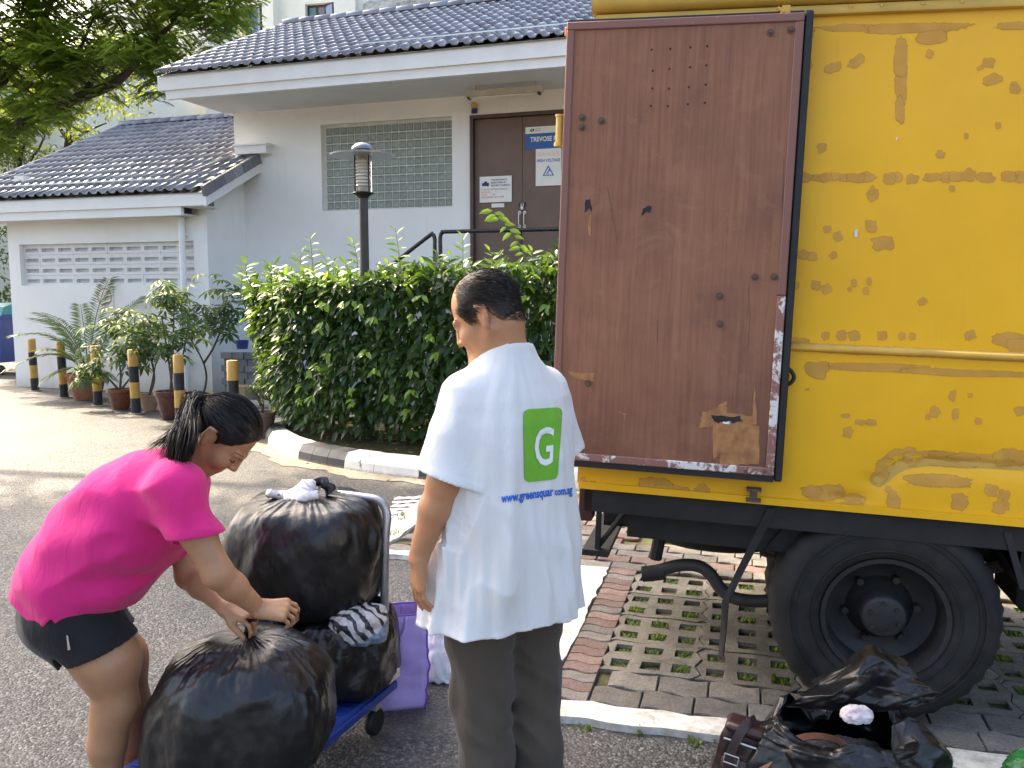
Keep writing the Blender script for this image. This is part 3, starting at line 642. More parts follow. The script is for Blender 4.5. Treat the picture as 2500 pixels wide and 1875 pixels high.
# wall lamp under the eaves, small sensor over the door, round sign on the annexe wall
fx = thing('batten_light', 'old white fluorescent batten fixed under the eaves above the brown doors', 'lamp', BLD.w(4.14, .45, 4.41), BLE)
b_ = MB(); b_.prism([(0, 0), (.10, .0), (.085, .085), (.015, .085)], 0, 1.14, 'x'); b_.box(.1, .14, .03, .07, .085, .15); b_.box(1.0, 1.04, .03, .07, .085, .15); b_.build('housing', simple('old_batten', (.55, .52, .44), .5, .15, 6), fx)
MB().tube([(.03, .03, -.012), (1.11, .03, -.012)], .013, 8).build('tube', M_SWHITE, fx, smooth=True)
for x in (.03, 1.08): MB().box(x, x + .03, .0, .1, -.03, .0).build('tube_holder', M_DFRAME, fx)
sn = thing('sensor', 'tiny yellow and navy sensor fixed above the left edge of the brown door', 'sensor', BLD.w(4.085, .96, 4.285), BLE)
MB().box(-.045, .045, 0, .04, 0, .075, .01).build('base', M_NAVY, sn)
hd = MB(); hd.lathe([(.03, .07), (.046, .085), (.046, .13), (.034, .155), (.01, .165)], 12, 0, .0); hd.build('head', simple('sensor_yellow', (.55, .38, .10), .4), sn, smooth=True)
rs = thing('round_sign', 'white plate with red ring fixed on annexe wall behind the palm', 'sign', BLD.w(-2.03, -.012, 1.545), BLE)
MB().box(-.17, .17, 0, .01, -.2, .2).build('plate', M_SWHITE, rs)
rg_ = MB(); n = 28
for ro, ri, y in ((.15, .128, -.003),):
    V = [(r * math.cos(2 * math.pi * i / n), y, r * math.sin(2 * math.pi * i / n)) for r in (ro, ri) for i in range(n)]; rg_.add(V, [(i, (i + 1) % n, n + (i + 1) % n, n + i) for i in range(n)])
c_, s_q = math.cos(R(45)), math.sin(R(45)); rg_.add([(x * c_ - z * s_q, -.004, x * s_q + z * c_) for x, z in ((-.13, -.01), (.13, -.01), (.13, .01), (-.13, .01))], [(0, 1, 2, 3)])
rg_.build('red_ring', simple('sign_red', (.48, .25, .22), .5, .1, 10), rs)
# ============================================================ BLOCKS BEHIND
M_CREAM = simple('cream_render', (.74, .72, .62), .8, .08, .6, bump=.1, bscale=12)
M_MAROON = simple('maroon_frame', (.07, .022, .028), .5, .1, 4)
def pane_mat(name, c, rough=.06):
    q = N(name); return q.done(c, rough, q.bump(q.noise(q.coord('World'), .8, 2), .03, .05), 0, .9)
M_PBLUE = pane_mat('painted_sky_pane', (.10, .17, .28)); M_PGREEN = pane_mat('green_curtain_pane', (.05, .16, .12), .2); M_PGREY = pane_mat('grey_pane', (.14, .13, .12), .15)  # the blue pane's colour holds the reflected sky
APT = Frame((-14, 40, 0), 12); AE = APT.eul
apt = thing('apartment_block', 'cream apartment block with maroon framed windows and dirty awning rising behind the tiled roof', 'building', APT.O, AE)
# window openings given as photo pixels on the facade plane
wins = [(545, 30, 571, 140), (592, 12, 639, 140), (745, 10, 815, 140), (902, 16, 1092, 140)]
rects = []
for x0, y0, x1, y1 in wins:
    u0, z1 = APT.px(x0, y0, 0); u1, _ = APT.px(x1, y0, 0); rects.append((u0, u1, z1 - 1.7, z1))
zb, zt_ = 0, 24
Wm = MB(); us = sorted(rects); cur = -5.5; floors = [r[2] for r in rects]
zlo = min(r[2] for r in rects); zhi = max(r[3] for r in rects)
for u0, u1, z0, z1 in us:
    Wm.box(cur, u0, 0, .4, zlo - 3.2, zhi + 3); Wm.box(u0, u1, 0, .4, z1, zhi + 3); Wm.box(u0, u1, 0, .4, zlo - 3.2, z0); cur = u1
Wm.box(cur, 26, 0, .4, zlo - 3.2, zhi + 3); Wm.box(-5.5, 26, 0, .4, 0, zlo - 3.2); Wm.box(-5.5, 26, 0, .4, zhi + 3, zt_); Wm.box(-5.5, 26, .4, 10, 0, zt_ - .2)
Wm.build('wall', M_CREAM, apt)
for (x0, x1, d) in ((640, 667, .55), (818, 868, .25), (574, 590, .2)):
    u0 = APT.px(x0, 40, -d)[0]; u1 = APT.px(x1, 40, -d)[0]; MB().box(u0, u1, -d, 0, 0, zt_ - 1).build('pier', M_CREAM, apt)
def window_in(r, panes, open_=None):
    u0, u1, z0, z1 = r; f = MB(); t = .09
    f.box(u0, u1, .22, .30, z0, z0 + t); f.box(u0, u1, .22, .30, z1 - t, z1); xs = np.linspace(u0, u1, len(panes) + 1)
    for x in xs: f.box(max(u0, x - t / 2), min(u1, x + t / 2), .21, .31, z0 + t, z1 - t)
    w = f.build('window', M_MAROON, apt)
    for a, b, m in zip(xs[:-1], xs[1:], panes): MB().box(a + .045, b - .045, .25, .262, z0 + t, z1 - t).build('pane', m, w)
window_in(rects[0], [M_PGREEN]); window_in(rects[1], [M_PGREEN, M_PBLUE]); window_in(rects[2], [M_PGREEN, M_PGREY, M_PBLUE]); window_in(rects[3], [M_PGREEN, M_PGREY, M_PGREY, M_PGREEN])
for r, fr in ((rects[1], .30), (rects[2], .62)):   # sashes swung open, the sky's blue reflection painted into their panes
    u0, u1, z0, z1 = r; h = u0 + (u1 - u0) * fr; s = MB(); s.box(0, u1 - h, -.02, .02, 0, .05); s.box(0, u1 - h, -.02, .02, z1 - z0 - .05, z1 - z0); s.box(0, .05, -.02, .02, .05, z1 - z0 - .05); s.box(u1 - h - .05, u1 - h, -.02, .02, .05, z1 - z0 - .05)
    so_ = s.build('open_sash', M_MAROON, apt, loc=(h, .2, z0), rot=(0, 0, R(-22))); MB().box(.05, u1 - h - .05, -.006, .006, .05, z1 - z0 - .05).build('pane', M_PBLUE, so_)
u0 = APT.px(888, 10, -.7)[0]; u1 = APT.px(1092, 10, -.7)[0]; za = APT.px(988, 4, -.8)[1]; n = 40; V = []
for i in range(n + 1):
    x = u0 + (u1 - u0) * i / n; sc = .06 * abs(math.sin(i * .8)); V += [(x, 0, za + .45), (x, -.8, za + .02), (x, -.81, za - .26 + sc)]
aw = MB(); aw.add(V, [(3 * i + k, 3 * i + 3 + k, 3 * i + 4 + k, 3 * i + 1 + k) for i in range(n) for k in (0, 1)]); aw.build('awning', simple('dirty_awning', (.55, .53, .47), .8, .4, 3, c2=(.16, .15, .13)), apt)
# a pale wing behind the tree, its flank full in the sun, and a tan wall further left
WG = Frame(aty(520, 330, 34) * np.array((1, 1, 0)), -52)
wg = thing('white_house', 'sunlit white house wall with one dark window seen behind the tree and annexe roof', 'building', WG.O, WG.eul)
MB().box(-9, 0, 0, 6, 0, 9.6).build('wall', simple('bright_white_render', (.80, .78, .70), .8, .05, 1), wg)
AP2 = Frame(aty(505, 330, 33) * np.array((1, 1, 0)), 12)
cw = thing('cream_house', 'cream house corner with small maroon window just left of the substation eaves', 'building', AP2.O, AP2.eul)
MB().box(0, 5, 0, 6, 0, 11).build('wall', M_CREAM, cw)
zc = AP2.px(545, 270, 0)[1]; uc = AP2.px(552, 270, 0)[0]
wn = MB().box(uc, uc + .8, -.05, 0, zc - .5, zc + .35).build('window', M_MAROON, cw); MB().box(uc + .08, uc + .72, -.07, -.055, zc - .42, zc + .27).build('pane', M_PGREEN, wn)
MB().box(-.05, 5, -.04, 0, zc + .7, zc + .76).build('string_course', M_CREAM, cw)
TN = Frame(aty(60, 420, 30) * np.array((1, 1, 0)), 10)
tn = thing('tan_house', 'tan rendered house wall low behind the trees at the annexe gable', 'building', TN.O, TN.eul)
MB().box(-14, 3.2, 0, 5, 0, 6.3).build('wall', simple('tan_render', (.52, .42, .33), .8, .08, 1), tn)
MB().box(-14.2, 3.4, -.3, 5.3, 6.3, 6.5).build('roof_edge', M_CREAM, tn)
# ============================================================ YELLOW BOX TRUCK
TR = Frame((1.327, 2.974, .03), 14, 1.9); TE = TR.eul
truck = thing('box_truck', 'yellow box truck with brown plywood rear door folded back against its side', 'truck', TR.O, TE)
def yellow_mat():
    q = N('yellow_truck_paint'); co = q.coord('Object')
    col = q.mix(q.ramp(q.noise(co, 1.7, 6, .6), [(.3, 0.), (.7, 1.)]), (.74, .375, .005), (.86, .455, .007))
    col = q.mix(q.ramp(q.noise(q.coord('Object', (9, 1, 1.2)), 1.5, 7, .7), [(.6, 0.), (.8, .3)]), col, (.42, .23, .03))
    col = q.mix(q.ramp(q.noise(co, 40, 5, .8), [(.72, 0.), (.80, .35)]), col, (.3, .17, .05))
    return q.done(col, q.ramp(q.noise(co, 3, 5), [(.3, .3), (.7, .46)]), q.bump(q.noise(co, 3.2, 3), .10, .02), 0, .38)
M_YEL = yellow_mat()
M_YEL2 = simple('aged_yellow_rail', (.55, .34, .06), .5, .18, 5, bump=.2, bscale=30)
def primer_mat():
    q = N('tan_primer_patch'); co = q.coord('World'); col = q.mix(q.ramp(q.noise(co, 14, 5), [(.3, 0.), (.7, 1.)]), (.54, .27, .045), (.66, .345, .06)); at = q.n('Attribute', attribute_name='cover')
    f = q.math('ADD', at.outputs['Fac'], q.math('MULTIPLY', q.math('SUBTRACT', q.noise(co, 55, 6, .7), .5), 1.1)); q.done(col, .6, None, 0, .3); q.set(q.b.inputs['Alpha'], q.ramp(f, [(.18, 0.), (.40, .9)])); return q.m
M_PRIMER = primer_mat()
M_BLK = simple('underbody_black', (.009, .0085, .008), .65, .4, 6, bump=.3, bscale=30)
M_RUB = simple('black_rubber', (.009, .009, .0095), .55, .3, 10)
M_RUST = simple('rusty_steel', (.10, .06, .045), .7, .4, 9, bump=.4, bscale=50)
XR, XF, ZB, ZT, WD = -1.13, 3.5, .805, 2.505, 1.75
# visible side: a gently wavy sheet with the long crease low down
def curve_px(pts): return np.array([TR.px(x, y, 0) for x, y in pts])
crease = curve_px([(2148, 1168), (2170, 1145), (2210, 1125), (2270, 1119), (2340, 1124), (2420, 1126), (2500, 1130)])
crease2 = curve_px([(2045, 1210), (2075, 1212), (2105, 1214)])
nx, nz = 190, 90; X, Zg = np.meshgrid(np.linspace(XR, XF, nx), np.linspace(ZB, ZT, nz))
Pq = np.stack([X * 1.1, Zg * 0, Zg * 1.3], -1); Yd = -.006 * pn(Pq + 3) - .003 * pn(Pq * 2.3 + 9)
def dist_curve(cv):
    D = np.full(X.shape, 9.); Sg = np.zeros(X.shape)
    for a, b in zip(cv[:-1], cv[1:]):
        d = b - a; L2 = d @ d; t = np.clip(((X - a[0]) * d[0] + (Zg - a[1]) * d[1]) / L2, 0, 1); ex, ez = X - a[0] - t * d[0], Zg - a[1] - t * d[1]; dd = np.hypot(ex, ez); m = dd < D; D[m] = dd[m]; Sg[m] = ez[m]
    return D, Sg
for cv, dep, wd in ((crease, .016, .05), (crease2, .01, .03)):
    D, Sg = dist_curve(cv); Yd += dep * np.exp(-(D / wd) ** 2) * np.where(Sg < 0, 1, .35)
V = np.stack([X, Yd, Zg], -1).reshape(-1, 3); idx = np.arange(nx * nz).reshape(nz, nx)
Fq = np.stack([idx[:-1, :-1], idx[:-1, 1:], idx[1:, 1:], idx[1:, :-1]], -1).reshape(-1, 4)
side = part('side_panel', V, Fq, M_YEL, truck, True)
sheet_bvh = BVHTree.FromPolygons([tuple(v) for v in V], [tuple(f) for f in Fq.tolist()])
def on_side(u, z, off=.0016):
    h = sheet_bvh.ray_cast(Vector((u, -1, z)), Vector((0, 1, 0))); return (u, (h[0].y if h[0] else 0) - off, z)
MB().box(XR, XF, .012, .03, ZB, ZT).build('inner_lining', M_YEL2, truck); MB().box(XR, XF, WD - .03, WD, ZB, ZT).build('far_side_panel', M_YEL, truck)
MB().box(XF - .03, XF, .03, WD - .03, ZB, ZT).build('front_panel', M_YEL, truck); MB().box(XR, XF - .03, .03, WD - .03, ZB, ZB + .05).build('floor', M_RUST, truck)
rp = MB(); rp.box(XR - .01, XF + .01, -.035, WD + .035, 2.578, 2.62, .012); rp.build('roof', M_YEL2, truck)
fr = MB(); fr.box(XR - .012, XR + .04, .031, .09, ZB, 2.57); fr.box(XR - .012, XR + .04, WD - .09, WD - .031, ZB, 2.57); fr.box(XR - .012, XR + .04, .09, WD - .09, 2.50, 2.57); fr.box(XR - .012, XR + .04, .09, WD - .09, ZB, ZB + .06); fr.build('rear_frame', M_YEL2, truck)
# rails: rounded gutter cap, lower bead, middle bead
gut = MB(); gp = [(-.004, 2.533), (-.03, 2.536), (-.046, 2.552), (-.05, 2.578), (-.044, 2.602), (-.02, 2.622), (.03, 2.63), (.03, 2.533)]; gut.prism(gp, XR - .02, XF + .02, 'x'); gut.build('gutter_rail', M_YEL2, truck, auto=50)
gb_ = MB(); gb_.prism([(-.004, 2.496), (-.022, 2.499), (-.026, 2.512), (-.02, 2.528), (.0, 2.533)], XR - .005, XF, 'x'); gb_.build('top_bead', M_YEL2, truck, auto=50)
MB().tube([(XR, -.007, 1.372), (XF, -.007, 1.372)], .015, 10).build('middle_bead', M_YEL2, truck, smooth=True)
MB().box(XR, XF, -.012, -.006, ZB - .012, ZB + .014).build('bottom_edge', M_YEL, truck)
for px_ in (2075, 2150, 2250, 2345): u, z = TR.px(px_, 40, -.02); MB().lathe([(.007, 0), (.005, .004)], 8).build('rivet', M_YEL2, truck, loc=(u, -.025, 2.518), rot=(R(90), 0, 0))
# primer patches brushed over old damage: photo pixel centre, half sizes, turn
def c3(x, y): return 1850 + x / 2.765, y / 2.765
def c4(x, y): return 1850 + x / 2.37, 600 + y / 2.37
def c5(x, y): return 1350 + x / 3.017, 1150 + y / 3.017
P3 = [(335, 430, 30, 36, 0), (508, 455, 58, 32, -20), (668, 412, 62, 32, -35), (966, 380, 46, 135, 2), (965, 560, 40, 140, 0), (958, 740, 32, 85, 0), (1180, 255, 105, 46, -6), (1160, 365, 24, 28, 20), (1558, 425, 38, 34, 0), (1500, 460, 24, 16, -30), (1583, 535, 64, 34, -18), (1734, 594, 36, 40, 0), (1622, 845, 19, 22, 0), (1405, 920, 14, 24, 0), (432, 998, 32, 32, -20), (1232, 1042, 28, 28, 10), (310, 1195, 52, 36, 10), (395, 1200, 50, 22, 5), (460, 1200, 40, 32, 0), (520, 1192, 36, 28, 0), (590, 1200, 50, 26, 0), (660, 1198, 60, 30, 0), (735, 1196, 58, 34, 5), (890, 1205, 40, 42, 0), (940, 1195, 36, 36, 0), (1042, 1207, 40, 32, 0), (1175, 1198, 56, 30, -4), (1270, 1198, 40, 36, 0), (1340, 1192, 50, 34, -5), (1420, 1182, 45, 42, -8), (1535, 1200, 62, 34, 0), (1690, 1192, 50, 36, 4), (1770, 1195, 50, 40, 0), (775, 1320, 40, 40, 0), (770, 1285, 16, 30, 5), (1310, 1275, 20, 22, 0), (470, 1545, 28, 24, 0), (540, 1595, 30, 34, -20), (765, 1525, 38, 40, 0), (845, 1640, 74, 48, 0), (345, 220, 36, 36, 0), (620, 190, 190, 26, -1), (1050, 190, 330, 36, -2), (1720, 175, 100, 28, 0)]
P4 = [(262, 52, 30, 28, 0), (315, 58, 30, 26, 5), (438, 56, 22, 22, -20), (214, 230, 26, 22, 0), (338, 230, 28, 27, 0), (397, 250, 29, 29, 0), (556, 216, 16, 24, 0), (532, 252, 14, 14, -30), (645, 205, 14, 22, 0), (626, 262, 17, 22, 0), (955, 322, 28, 20, -30), (393, 520, 22, 24, 0), (486, 518, 30, 30, 0), (558, 520, 33, 30, 0), (720, 518, 29, 28, 0), (834, 522, 21, 22, 0), (893, 523, 20, 22, 0), (1228, 516, 33, 28, -8), (1470, 550, 110, 46, 6), (1500, 580, 60, 40, 0), (230, 565, 75, 36, 3), (650, 605, 480, 26, 2), (1300, 642, 300, 22, 3), (345, 720, 66, 50, 4), (700, 705, 330, 26, 2), (1200, 735, 380, 20, 2), (287, 830, 14, 8, 0), (1126, 866, 20, 30, 15), (1228, 864, 15, 13, -20), (1022, 960, 28, 32, 20), (985, 988, 16, 16, 0), (1142, 972, 20, 32, 10), (1276, 1014, 20, 19, 0), (1520, 958, 36, 26, 0), (508, 982, 26, 12, -3), (595, 1022, 34, 17, 0), (658, 1020, 30, 19, 0), (521, 1080, 27, 34, 0), (720, 1310, 46, 90, 30), (800, 1240, 110, 56, -24), (960, 1230, 130, 46, -6), (1130, 1240, 160, 44, 4), (1300, 1245, 180, 36, 4), (1460, 1232, 100, 52, 0), (1040, 1362, 210, 36, 3), (385, 1430, 120, 44, 0), (450, 1420, 46, 40, 0), (560, 1460, 64, 24, 8), (535, 1515, 74, 34, -4), (757, 1415, 20, 20, 0), (782, 1442, 22, 26, 0), (786, 1500, 38, 60, -10), (1165, 1480, 46, 50, 0), (1350, 1415, 38, 34, 10), (1424, 1445, 36, 30, 15), (1405, 1510, 48, 38, -10)]
P5 = [(215, 110, 32, 60, 0), (290, 120, 30, 40, 0), (380, 140, 100, 34, 6), (760, 110, 130, 60, 8), (860, 155, 150, 46, 8), (1100, 148, 58, 50, -40), (1910, 150, 70, 42, 0)]
rp_ = random.Random(5); P6 = [(2500 + rp_.uniform(20, 3200), rp_.uniform(90, 1230), rp_.uniform(5, 20), rp_.uniform(5, 13), rp_.uniform(-25, 25)) for _ in range(48)] + [(2500 + 90 * k + rp_.uniform(-20, 20), 435 + 4 * k * 0, rp_.uniform(12, 36), rp_.uniform(10, 15), 0) for k in range(14)]
for lst, cf, sc in ((P3, c3, 2.765), (P4, c4, 2.37), (P5, c5, 3.017), (P6, lambda x, y: (x, y), 1.0)):
    for x, y, a, b, r in lst:
        x0, y0 = cf(x, y); n = 26; ca, sa = math.cos(R(r)), math.sin(R(r)); ring = []; sd = random.uniform(0, 99)
        for i in range(n):
            t = 2 * math.pi * i / n; rr = 1 + .16 * mnoise.noise(Vector((math.cos(t) * 1.8 + sd, math.sin(t) * 1.8, 0))) * 2 + random.uniform(-.035, .035); cx, cy = math.cos(t), math.sin(t)
            k = (abs(cx) ** 3 + abs(cy) ** 3) ** (-1 / 3); dx, dy = 1.16 * a * cx * k * rr / sc, 1.16 * b * cy * k * rr / sc
            u, z = TR.px(x0 + dx * ca - dy * sa, y0 + dx * sa + dy * ca, 0)
            ring.append((min(max(u, XR + .002), XF - .01), min(max(z, ZB + .004), 2.495)))
        c = np.mean(ring, 0); off = .0012 + .0009 * random.random()
        mid = [tuple(c + (np.array(p) - c) * .5) for p in ring]
        V = [on_side(*c, off)] + [on_side(*p, off) for p in mid] + [on_side(*p, off) for p in ring]
        Fc = [(0, 1 + i, 1 + (i + 1) % n) for i in range(n)] + [(1 + i, 1 + n + i, 1 + n + (i + 1) % n, 1 + (i + 1) % n) for i in range(n)]
        pp = part('primer_patch', V, Fc, M_PRIMER, side, True); pp.data.attributes.new('cover', 'FLOAT', 'POINT').data.foreach_set('value', np.array([1.] * (n + 1) + [0.] * n, np.float32))
for x, y, r in ((*c3(663, 1575), 7), (*c3(935, 938), 3)): u, z = TR.px(x, y, 0); part('scrape', [on_side(u + r * .0013 * math.cos(t) * (1 if i % 2 else .5), z + r * .002 * math.sin(t), .004) for i, t in enumerate(np.linspace(0, 6.28, 9)[:-1])], [tuple(range(8))], M_STEEL, side)
# ---- rear door folded back
def ply_mat():
    q = N('brown_painted_plywood'); co = q.coord('Object')
    gr = q.noise(q.coord('Object', (38, 1, 1.6)), 1.6, 8, .68, .5)
    col = q.ramp(gr, [(.2, (.18, .078, .042)), (.46, (.25, .112, .064)), (.6, (.28, .13, .075)), (.85, (.34, .168, .10))])
    streak = q.ramp(q.noise(q.coord('Object', (16, 1, .5)), 1.3, 5, .6), [(.55, 0.), (.68, .6)])
    sx = q.n('SeparateXYZ'); q.l(co, sx.inputs[0])
    rightside = q.ramp(sx.outputs[0], [(.0, 0.), (.0001, 0.)]); mr = q.n('MapRange'); q.l(sx.outputs[0], mr.inputs[0]); mr.inputs[1].default_value = -.85; mr.inputs[2].default_value = -.5
    col = q.mix(q.math('MULTIPLY', streak, mr.outputs[0]), col, (.10, .042, .03))
    col = q.mix(q.ramp(q.noise(co, 3.3, 6, .6, .3), [(.46, 0.), (.72, .6)]), col, (.14, .066, .045))
    col = q.mix(q.ramp(q.noise(co, 5, 7, .75, 1.), [(.56, 0.), (.74, .42)]), col, (.36, .19, .12))
    mz = q.n('MapRange'); q.l(sx.outputs[2], mz.inputs[0]); mz.inputs[1].default_value = 1.35; mz.inputs[2].default_value = .92
    col = q.mix(q.math('MULTIPLY', mz.outputs[0], q.ramp(q.noise(co, 4, 6, .7), [(.4, .1), (.7, .75)])), col, (.085, .036, .026))
    scr = q.ramp(q.noise(q.coord('Object', (60, 1, 8), (0, R(12), 0)), 2, 5, .7), [(.73, 0.), (.75, .7)]); col = q.mix(scr, col, (.45, .30, .23))
    return q.done(col, .6, q.bump(gr, .2, .003), 0, .22)
M_PLY = ply_mat()
def worn(name, base, chip, lo, hi):
    q = N(name); co = q.coord('Object'); f = q.ramp(q.noise(co, 17, 8, .72, .4), [(lo, 0.), (hi, 1.)]); return q.done(q.mix(f, base, chip), .5, q.bump(f, .3, .001))
M_TRIM = worn('brown_door_trim', (.20, .085, .062), (.62, .58, .54), .66, .69); M_TRIMW = worn('flaking_door_trim', (.24, .11, .085), (.66, .63, .59), .52, .57)
M_RAWWOOD = simple('bare_split_wood', (.46, .22, .075), .75, .35, 26, c2=(.24, .10, .04), bump=.5, bscale=60)
dx0, dx1, dz0_, dz1_ = -1.228, -.425, .915, 2.488; fy = -.085
door = MB().box(dx0 + .028, dx1 - .028, fy + .004, -.04, dz0_ + .028, dz1_ - .028).build('rear_door', M_PLY, truck)
def trim(a, b, c, d, m): MB().box(a, b, fy - .003, -.036, c, d, .003).build('door_trim', m, door)
trim(dx0, dx0 + .028, dz0_ + .028, dz1_ - .028, M_TRIM); trim(dx1 - .028, dx1, 1.55, dz1_ - .028, M_TRIM); trim(dx1 - .028, dx1, dz0_ + .028, 1.549, M_TRIMW); trim(dx0, dx1, dz1_ - .028, dz1_, M_TRIM); trim(dx0, dx1, dz0_, dz0_ + .028, M_TRIMW)
sl_ = MB(); sl_.box(dx1 + .001, dx1 + .03, -.075, -.03, dz0_ - .022, dz1_ + .012, .006); sl_.box(dx0, dx1 + .0005, -.078, -.03, dz0_ - .024, dz0_ - .001); sl_.box(dx0, dx1, -.06, -.034, dz1_ + .001, dz1_ + .014); sl_.build('rubber_seal', M_RUB, door)
def cA(x, y): return 1300 + x / 2.765, y / 2.765
def cB(x, y): return 1300 + x / 2.37, 600 + y / 2.37
hm = mesh('screw_hole', [(0, 0, 0)] + [(math.cos(2 * math.pi * i / 8), 0, math.sin(2 * math.pi * i / 8)) for i in range(8)], [(0, 1 + i, 1 + (i + 1) % 8) for i in range(8)]); hm.materials.append(M_BLK)
for x, y in ((804, 335), (930, 328), (1066, 318), (1179, 309), (811, 477), (924, 463), (1064, 452), (1174, 439), (809, 595), (921, 597), (1055, 587), (1169, 571), (798, 714), (914, 715), (1048, 702), (1164, 693)):
    u, z = TR.px(*cA(x, y), fy); link('screw_hole', hm, None, door, (u, fy + .003, z), None, (.0042, 1, .0042))
bo = MB(); bo.tube([(0, 0, 0), (0, -.003, 0)], .0125, 14); bo.tube([(0, -.003, 0), (0, -.010, 0)], .0068, 6); bo.tube([(0, -.010, 0), (0, -.014, 0)], .004, 8); bom = bo.build('bolt', M_RUST, door, auto=30, loc=(0, fy + .004, 0)); bmesh_ = bom.data; bolts = [(*cA(1606, 218),), (*cA(1743, 200),), (*cA(335, 793),), (*cA(465, 815),), (*cA(333, 858),), (*cB(1286, 180),), (*cB(1398, 180),), (*cB(1083, 452),), (*cB(321, 795),), (*cB(1232, 1305),), (*cB(1342, 1305),), (*cB(1083, 290),)]
for k, (x, y) in enumerate(bolts):
    u, z = TR.px(x, y, fy); o = bom if k == 0 else bom.copy()
    if k: C.objects.link(o)
    o.location = (u, fy + .004, z); o.rotation_euler = (0, random.uniform(0, 1), 0)
def torn(pts, conv, mat=M_RAWWOOD, y=fy + .0030, jagn=5, name='torn_wood'):
    ring = []
    for (x0, y0), (x1, y1) in zip(pts, pts[1:] + pts[:1]):
        for t in np.arange(jagn) / jagn: ring.append((x0 + (x1 - x0) * t + random.uniform(-5, 5), y0 + (y1 - y0) * t + random.uniform(-6, 6)))
    o = part(name, [(lambda q: (q[0], y, q[1]))(TR.px(*conv(*p), fy)) for p in ring], [tuple(range(len(ring)))], mat, door); return o
torn([(1040, 1010), (1310, 1040), (1312, 1262), (1240, 1268), (1090, 1272), (1085, 1190), (1045, 1240)], cB); torn([(960, 1050), (985, 960), (1035, 955), (1120, 900), (1128, 965), (1270, 990), (1285, 810), (1300, 1030), (1150, 1040), (1040, 1050)], cB, y=fy + .0026)
torn([(205, 732), (355, 738), (350, 790), (300, 775), (240, 765)], cB); torn([(480, 962), (540, 968), (538, 1010), (525, 975)], cB, jagn=3)
torn([(1030, 985), (1200, 985), (1220, 1018), (1130, 1030), (1060, 1022)], cB, M_BLK, fy + .0018); torn([(1100, 1019), (1150, 1019), (1150, 1029), (1100, 1031)], cB, M_RPAINT, fy + .0012, 3)
torn([(358, 1345), (390, 1345), (400, 1440), (385, 1400), (350, 1440)], cA, M_BLK, fy + .0022, 3); torn([(380, 1450), (398, 1450), (390, 1590), (375, 1570)], cA, M_RAWWOOD, fy + .0024, 3); torn([(740, 1400), (800, 1390), (800, 1440), (770, 1425), (735, 1460)], cA, M_BLK, fy + .0022, 3)
# splits in the veneer, ring scratch
for pts, cf in (([(505, 1260), (525, 1370), (550, 1500), (570, 1640)], cA), ([(1697, 1060), (1690, 1300), (1684, 1640)], cA), ([(1250, 240), (1258, 420), (1245, 600)], cB), ([(1440, 640), (1400, 1000), (1360, 1290)], cB), ([(725, 430), (722, 560)], cB)):
    q_ = [TR.px(*cf(*p), fy) for p in pts]; w_ = .0008; part('split', [(u - w_, fy + .0028, z) for u, z in q_] + [(u + w_, fy + .0028, z) for u, z in q_][::-1], [tuple(range(2 * len(q_)))], M_RUST, door)
hg = MB(); u, z = TR.px(1366, 320, -.06); hg.tube([(u, -.06, z - .04), (u, -.06, z + .05)], .014, 10); hg.tube([(u, -.06, z - .055), (u, -.06, z - .04)], .019, 10); hg.tube([(u, -.06, z + .05), (u, -.06, z + .058)], .017, 10); hg.box(u + .01, u + .06, -.05, -.04, z - .03, z + .04); hg.build('hinge', M_YEL2, door, auto=40)
lt = MB(); u, z = TR.px(1912, 32, -.05); lt.tube([(u - .02, -.06, z + .015), (u, -.06, z), (u - .02, -.06, z - .015)], .007, 6); lt.box(u - .005, u + .022, -.062, -.045, z - .03, z + .022); lt.build('roof_latch', M_YEL2, truck)
# hook at the edge of the door, spool bracket under it, small orange marker lamp
u, z = TR.px(1925, 920, -.02); hk = MB(); hk.tube(smooth_path([(u - .035, -.02, z + .035), (u, -.03, z + .028), (u + .018, -.03, z), (u, -.03, z - .026), (u - .035, -.02, z - .02)], 5), .007, 8); hk.build('hook', M_RUB, truck, smooth=True)
u, z = TR.px(1840, 1206, -.02); bk = MB(); bk.box(u - .026, u + .026, -.04, .0, z + .012, z + .022); bk.box(u - .026, u + .026, -.04, .0, z - .026, z - .016); bk.box(u - .012, u + .012, -.032, .0, z - .016, z + .012); bk.build('door_bracket', M_RUST, truck)
u, z = TR.px(1389, 78, -.03); MB().box(u - .012, u + .006, -.05, -.03, z - .02, z + .012, .003).build('marker_lamp', simple('orange_plastic', (.75, .16, .03), .3), truck)
# ---- chassis
def beam(x0, x1, y, z0, z1, holes):
    o = MB(); o.box(x0, x1, y, y + .012, z0, z1); o.box(x0, x1, y, y + .06, z0, z0 + .01); o.box(x0, x1, y, y + .06, z1 - .01, z1); r = o.build('chassis_rail', M_BLK, truck)
    for x, z in holes: MB().tube([(x, y - .002, z), (x, y + .016, z)], .013, 10).build('hole_light_plug', M_APRON, r)  # pale plugs paint the light showing through the rail's holes
beam(XR + .05, 4.6, .40, .545, .78, [(x_, .62) for x_ in (-.98, -.9, -.82)]); beam(XR + .05, 4.6, 1.28, .60, .78, [])
for x in (-1.0, -.5, .1, .8, 1.6, 2.5): MB().box(x, x + .08, .05, WD - .05, .735, .80).build('cross_member', M_BLK, truck)
MB().box(XR + .02, XF, .02, .06, .70, .80).build('side_member', M_BLK, truck)
MB().box(-.95, -.2, .12, .36, .585, .76).build('tool_box', M_BLK, truck); MB().box(-1.0, 3.2, .46, 1.27, .56, .735).build('underbody_light_block', M_BLK, truck); MB().box(.44, 3.0, .10, .36, .58, .76).build('side_locker', M_BLK, truck)  # the long dark middle box is added to block light under the floor
for s in (-1, 1):
    pass
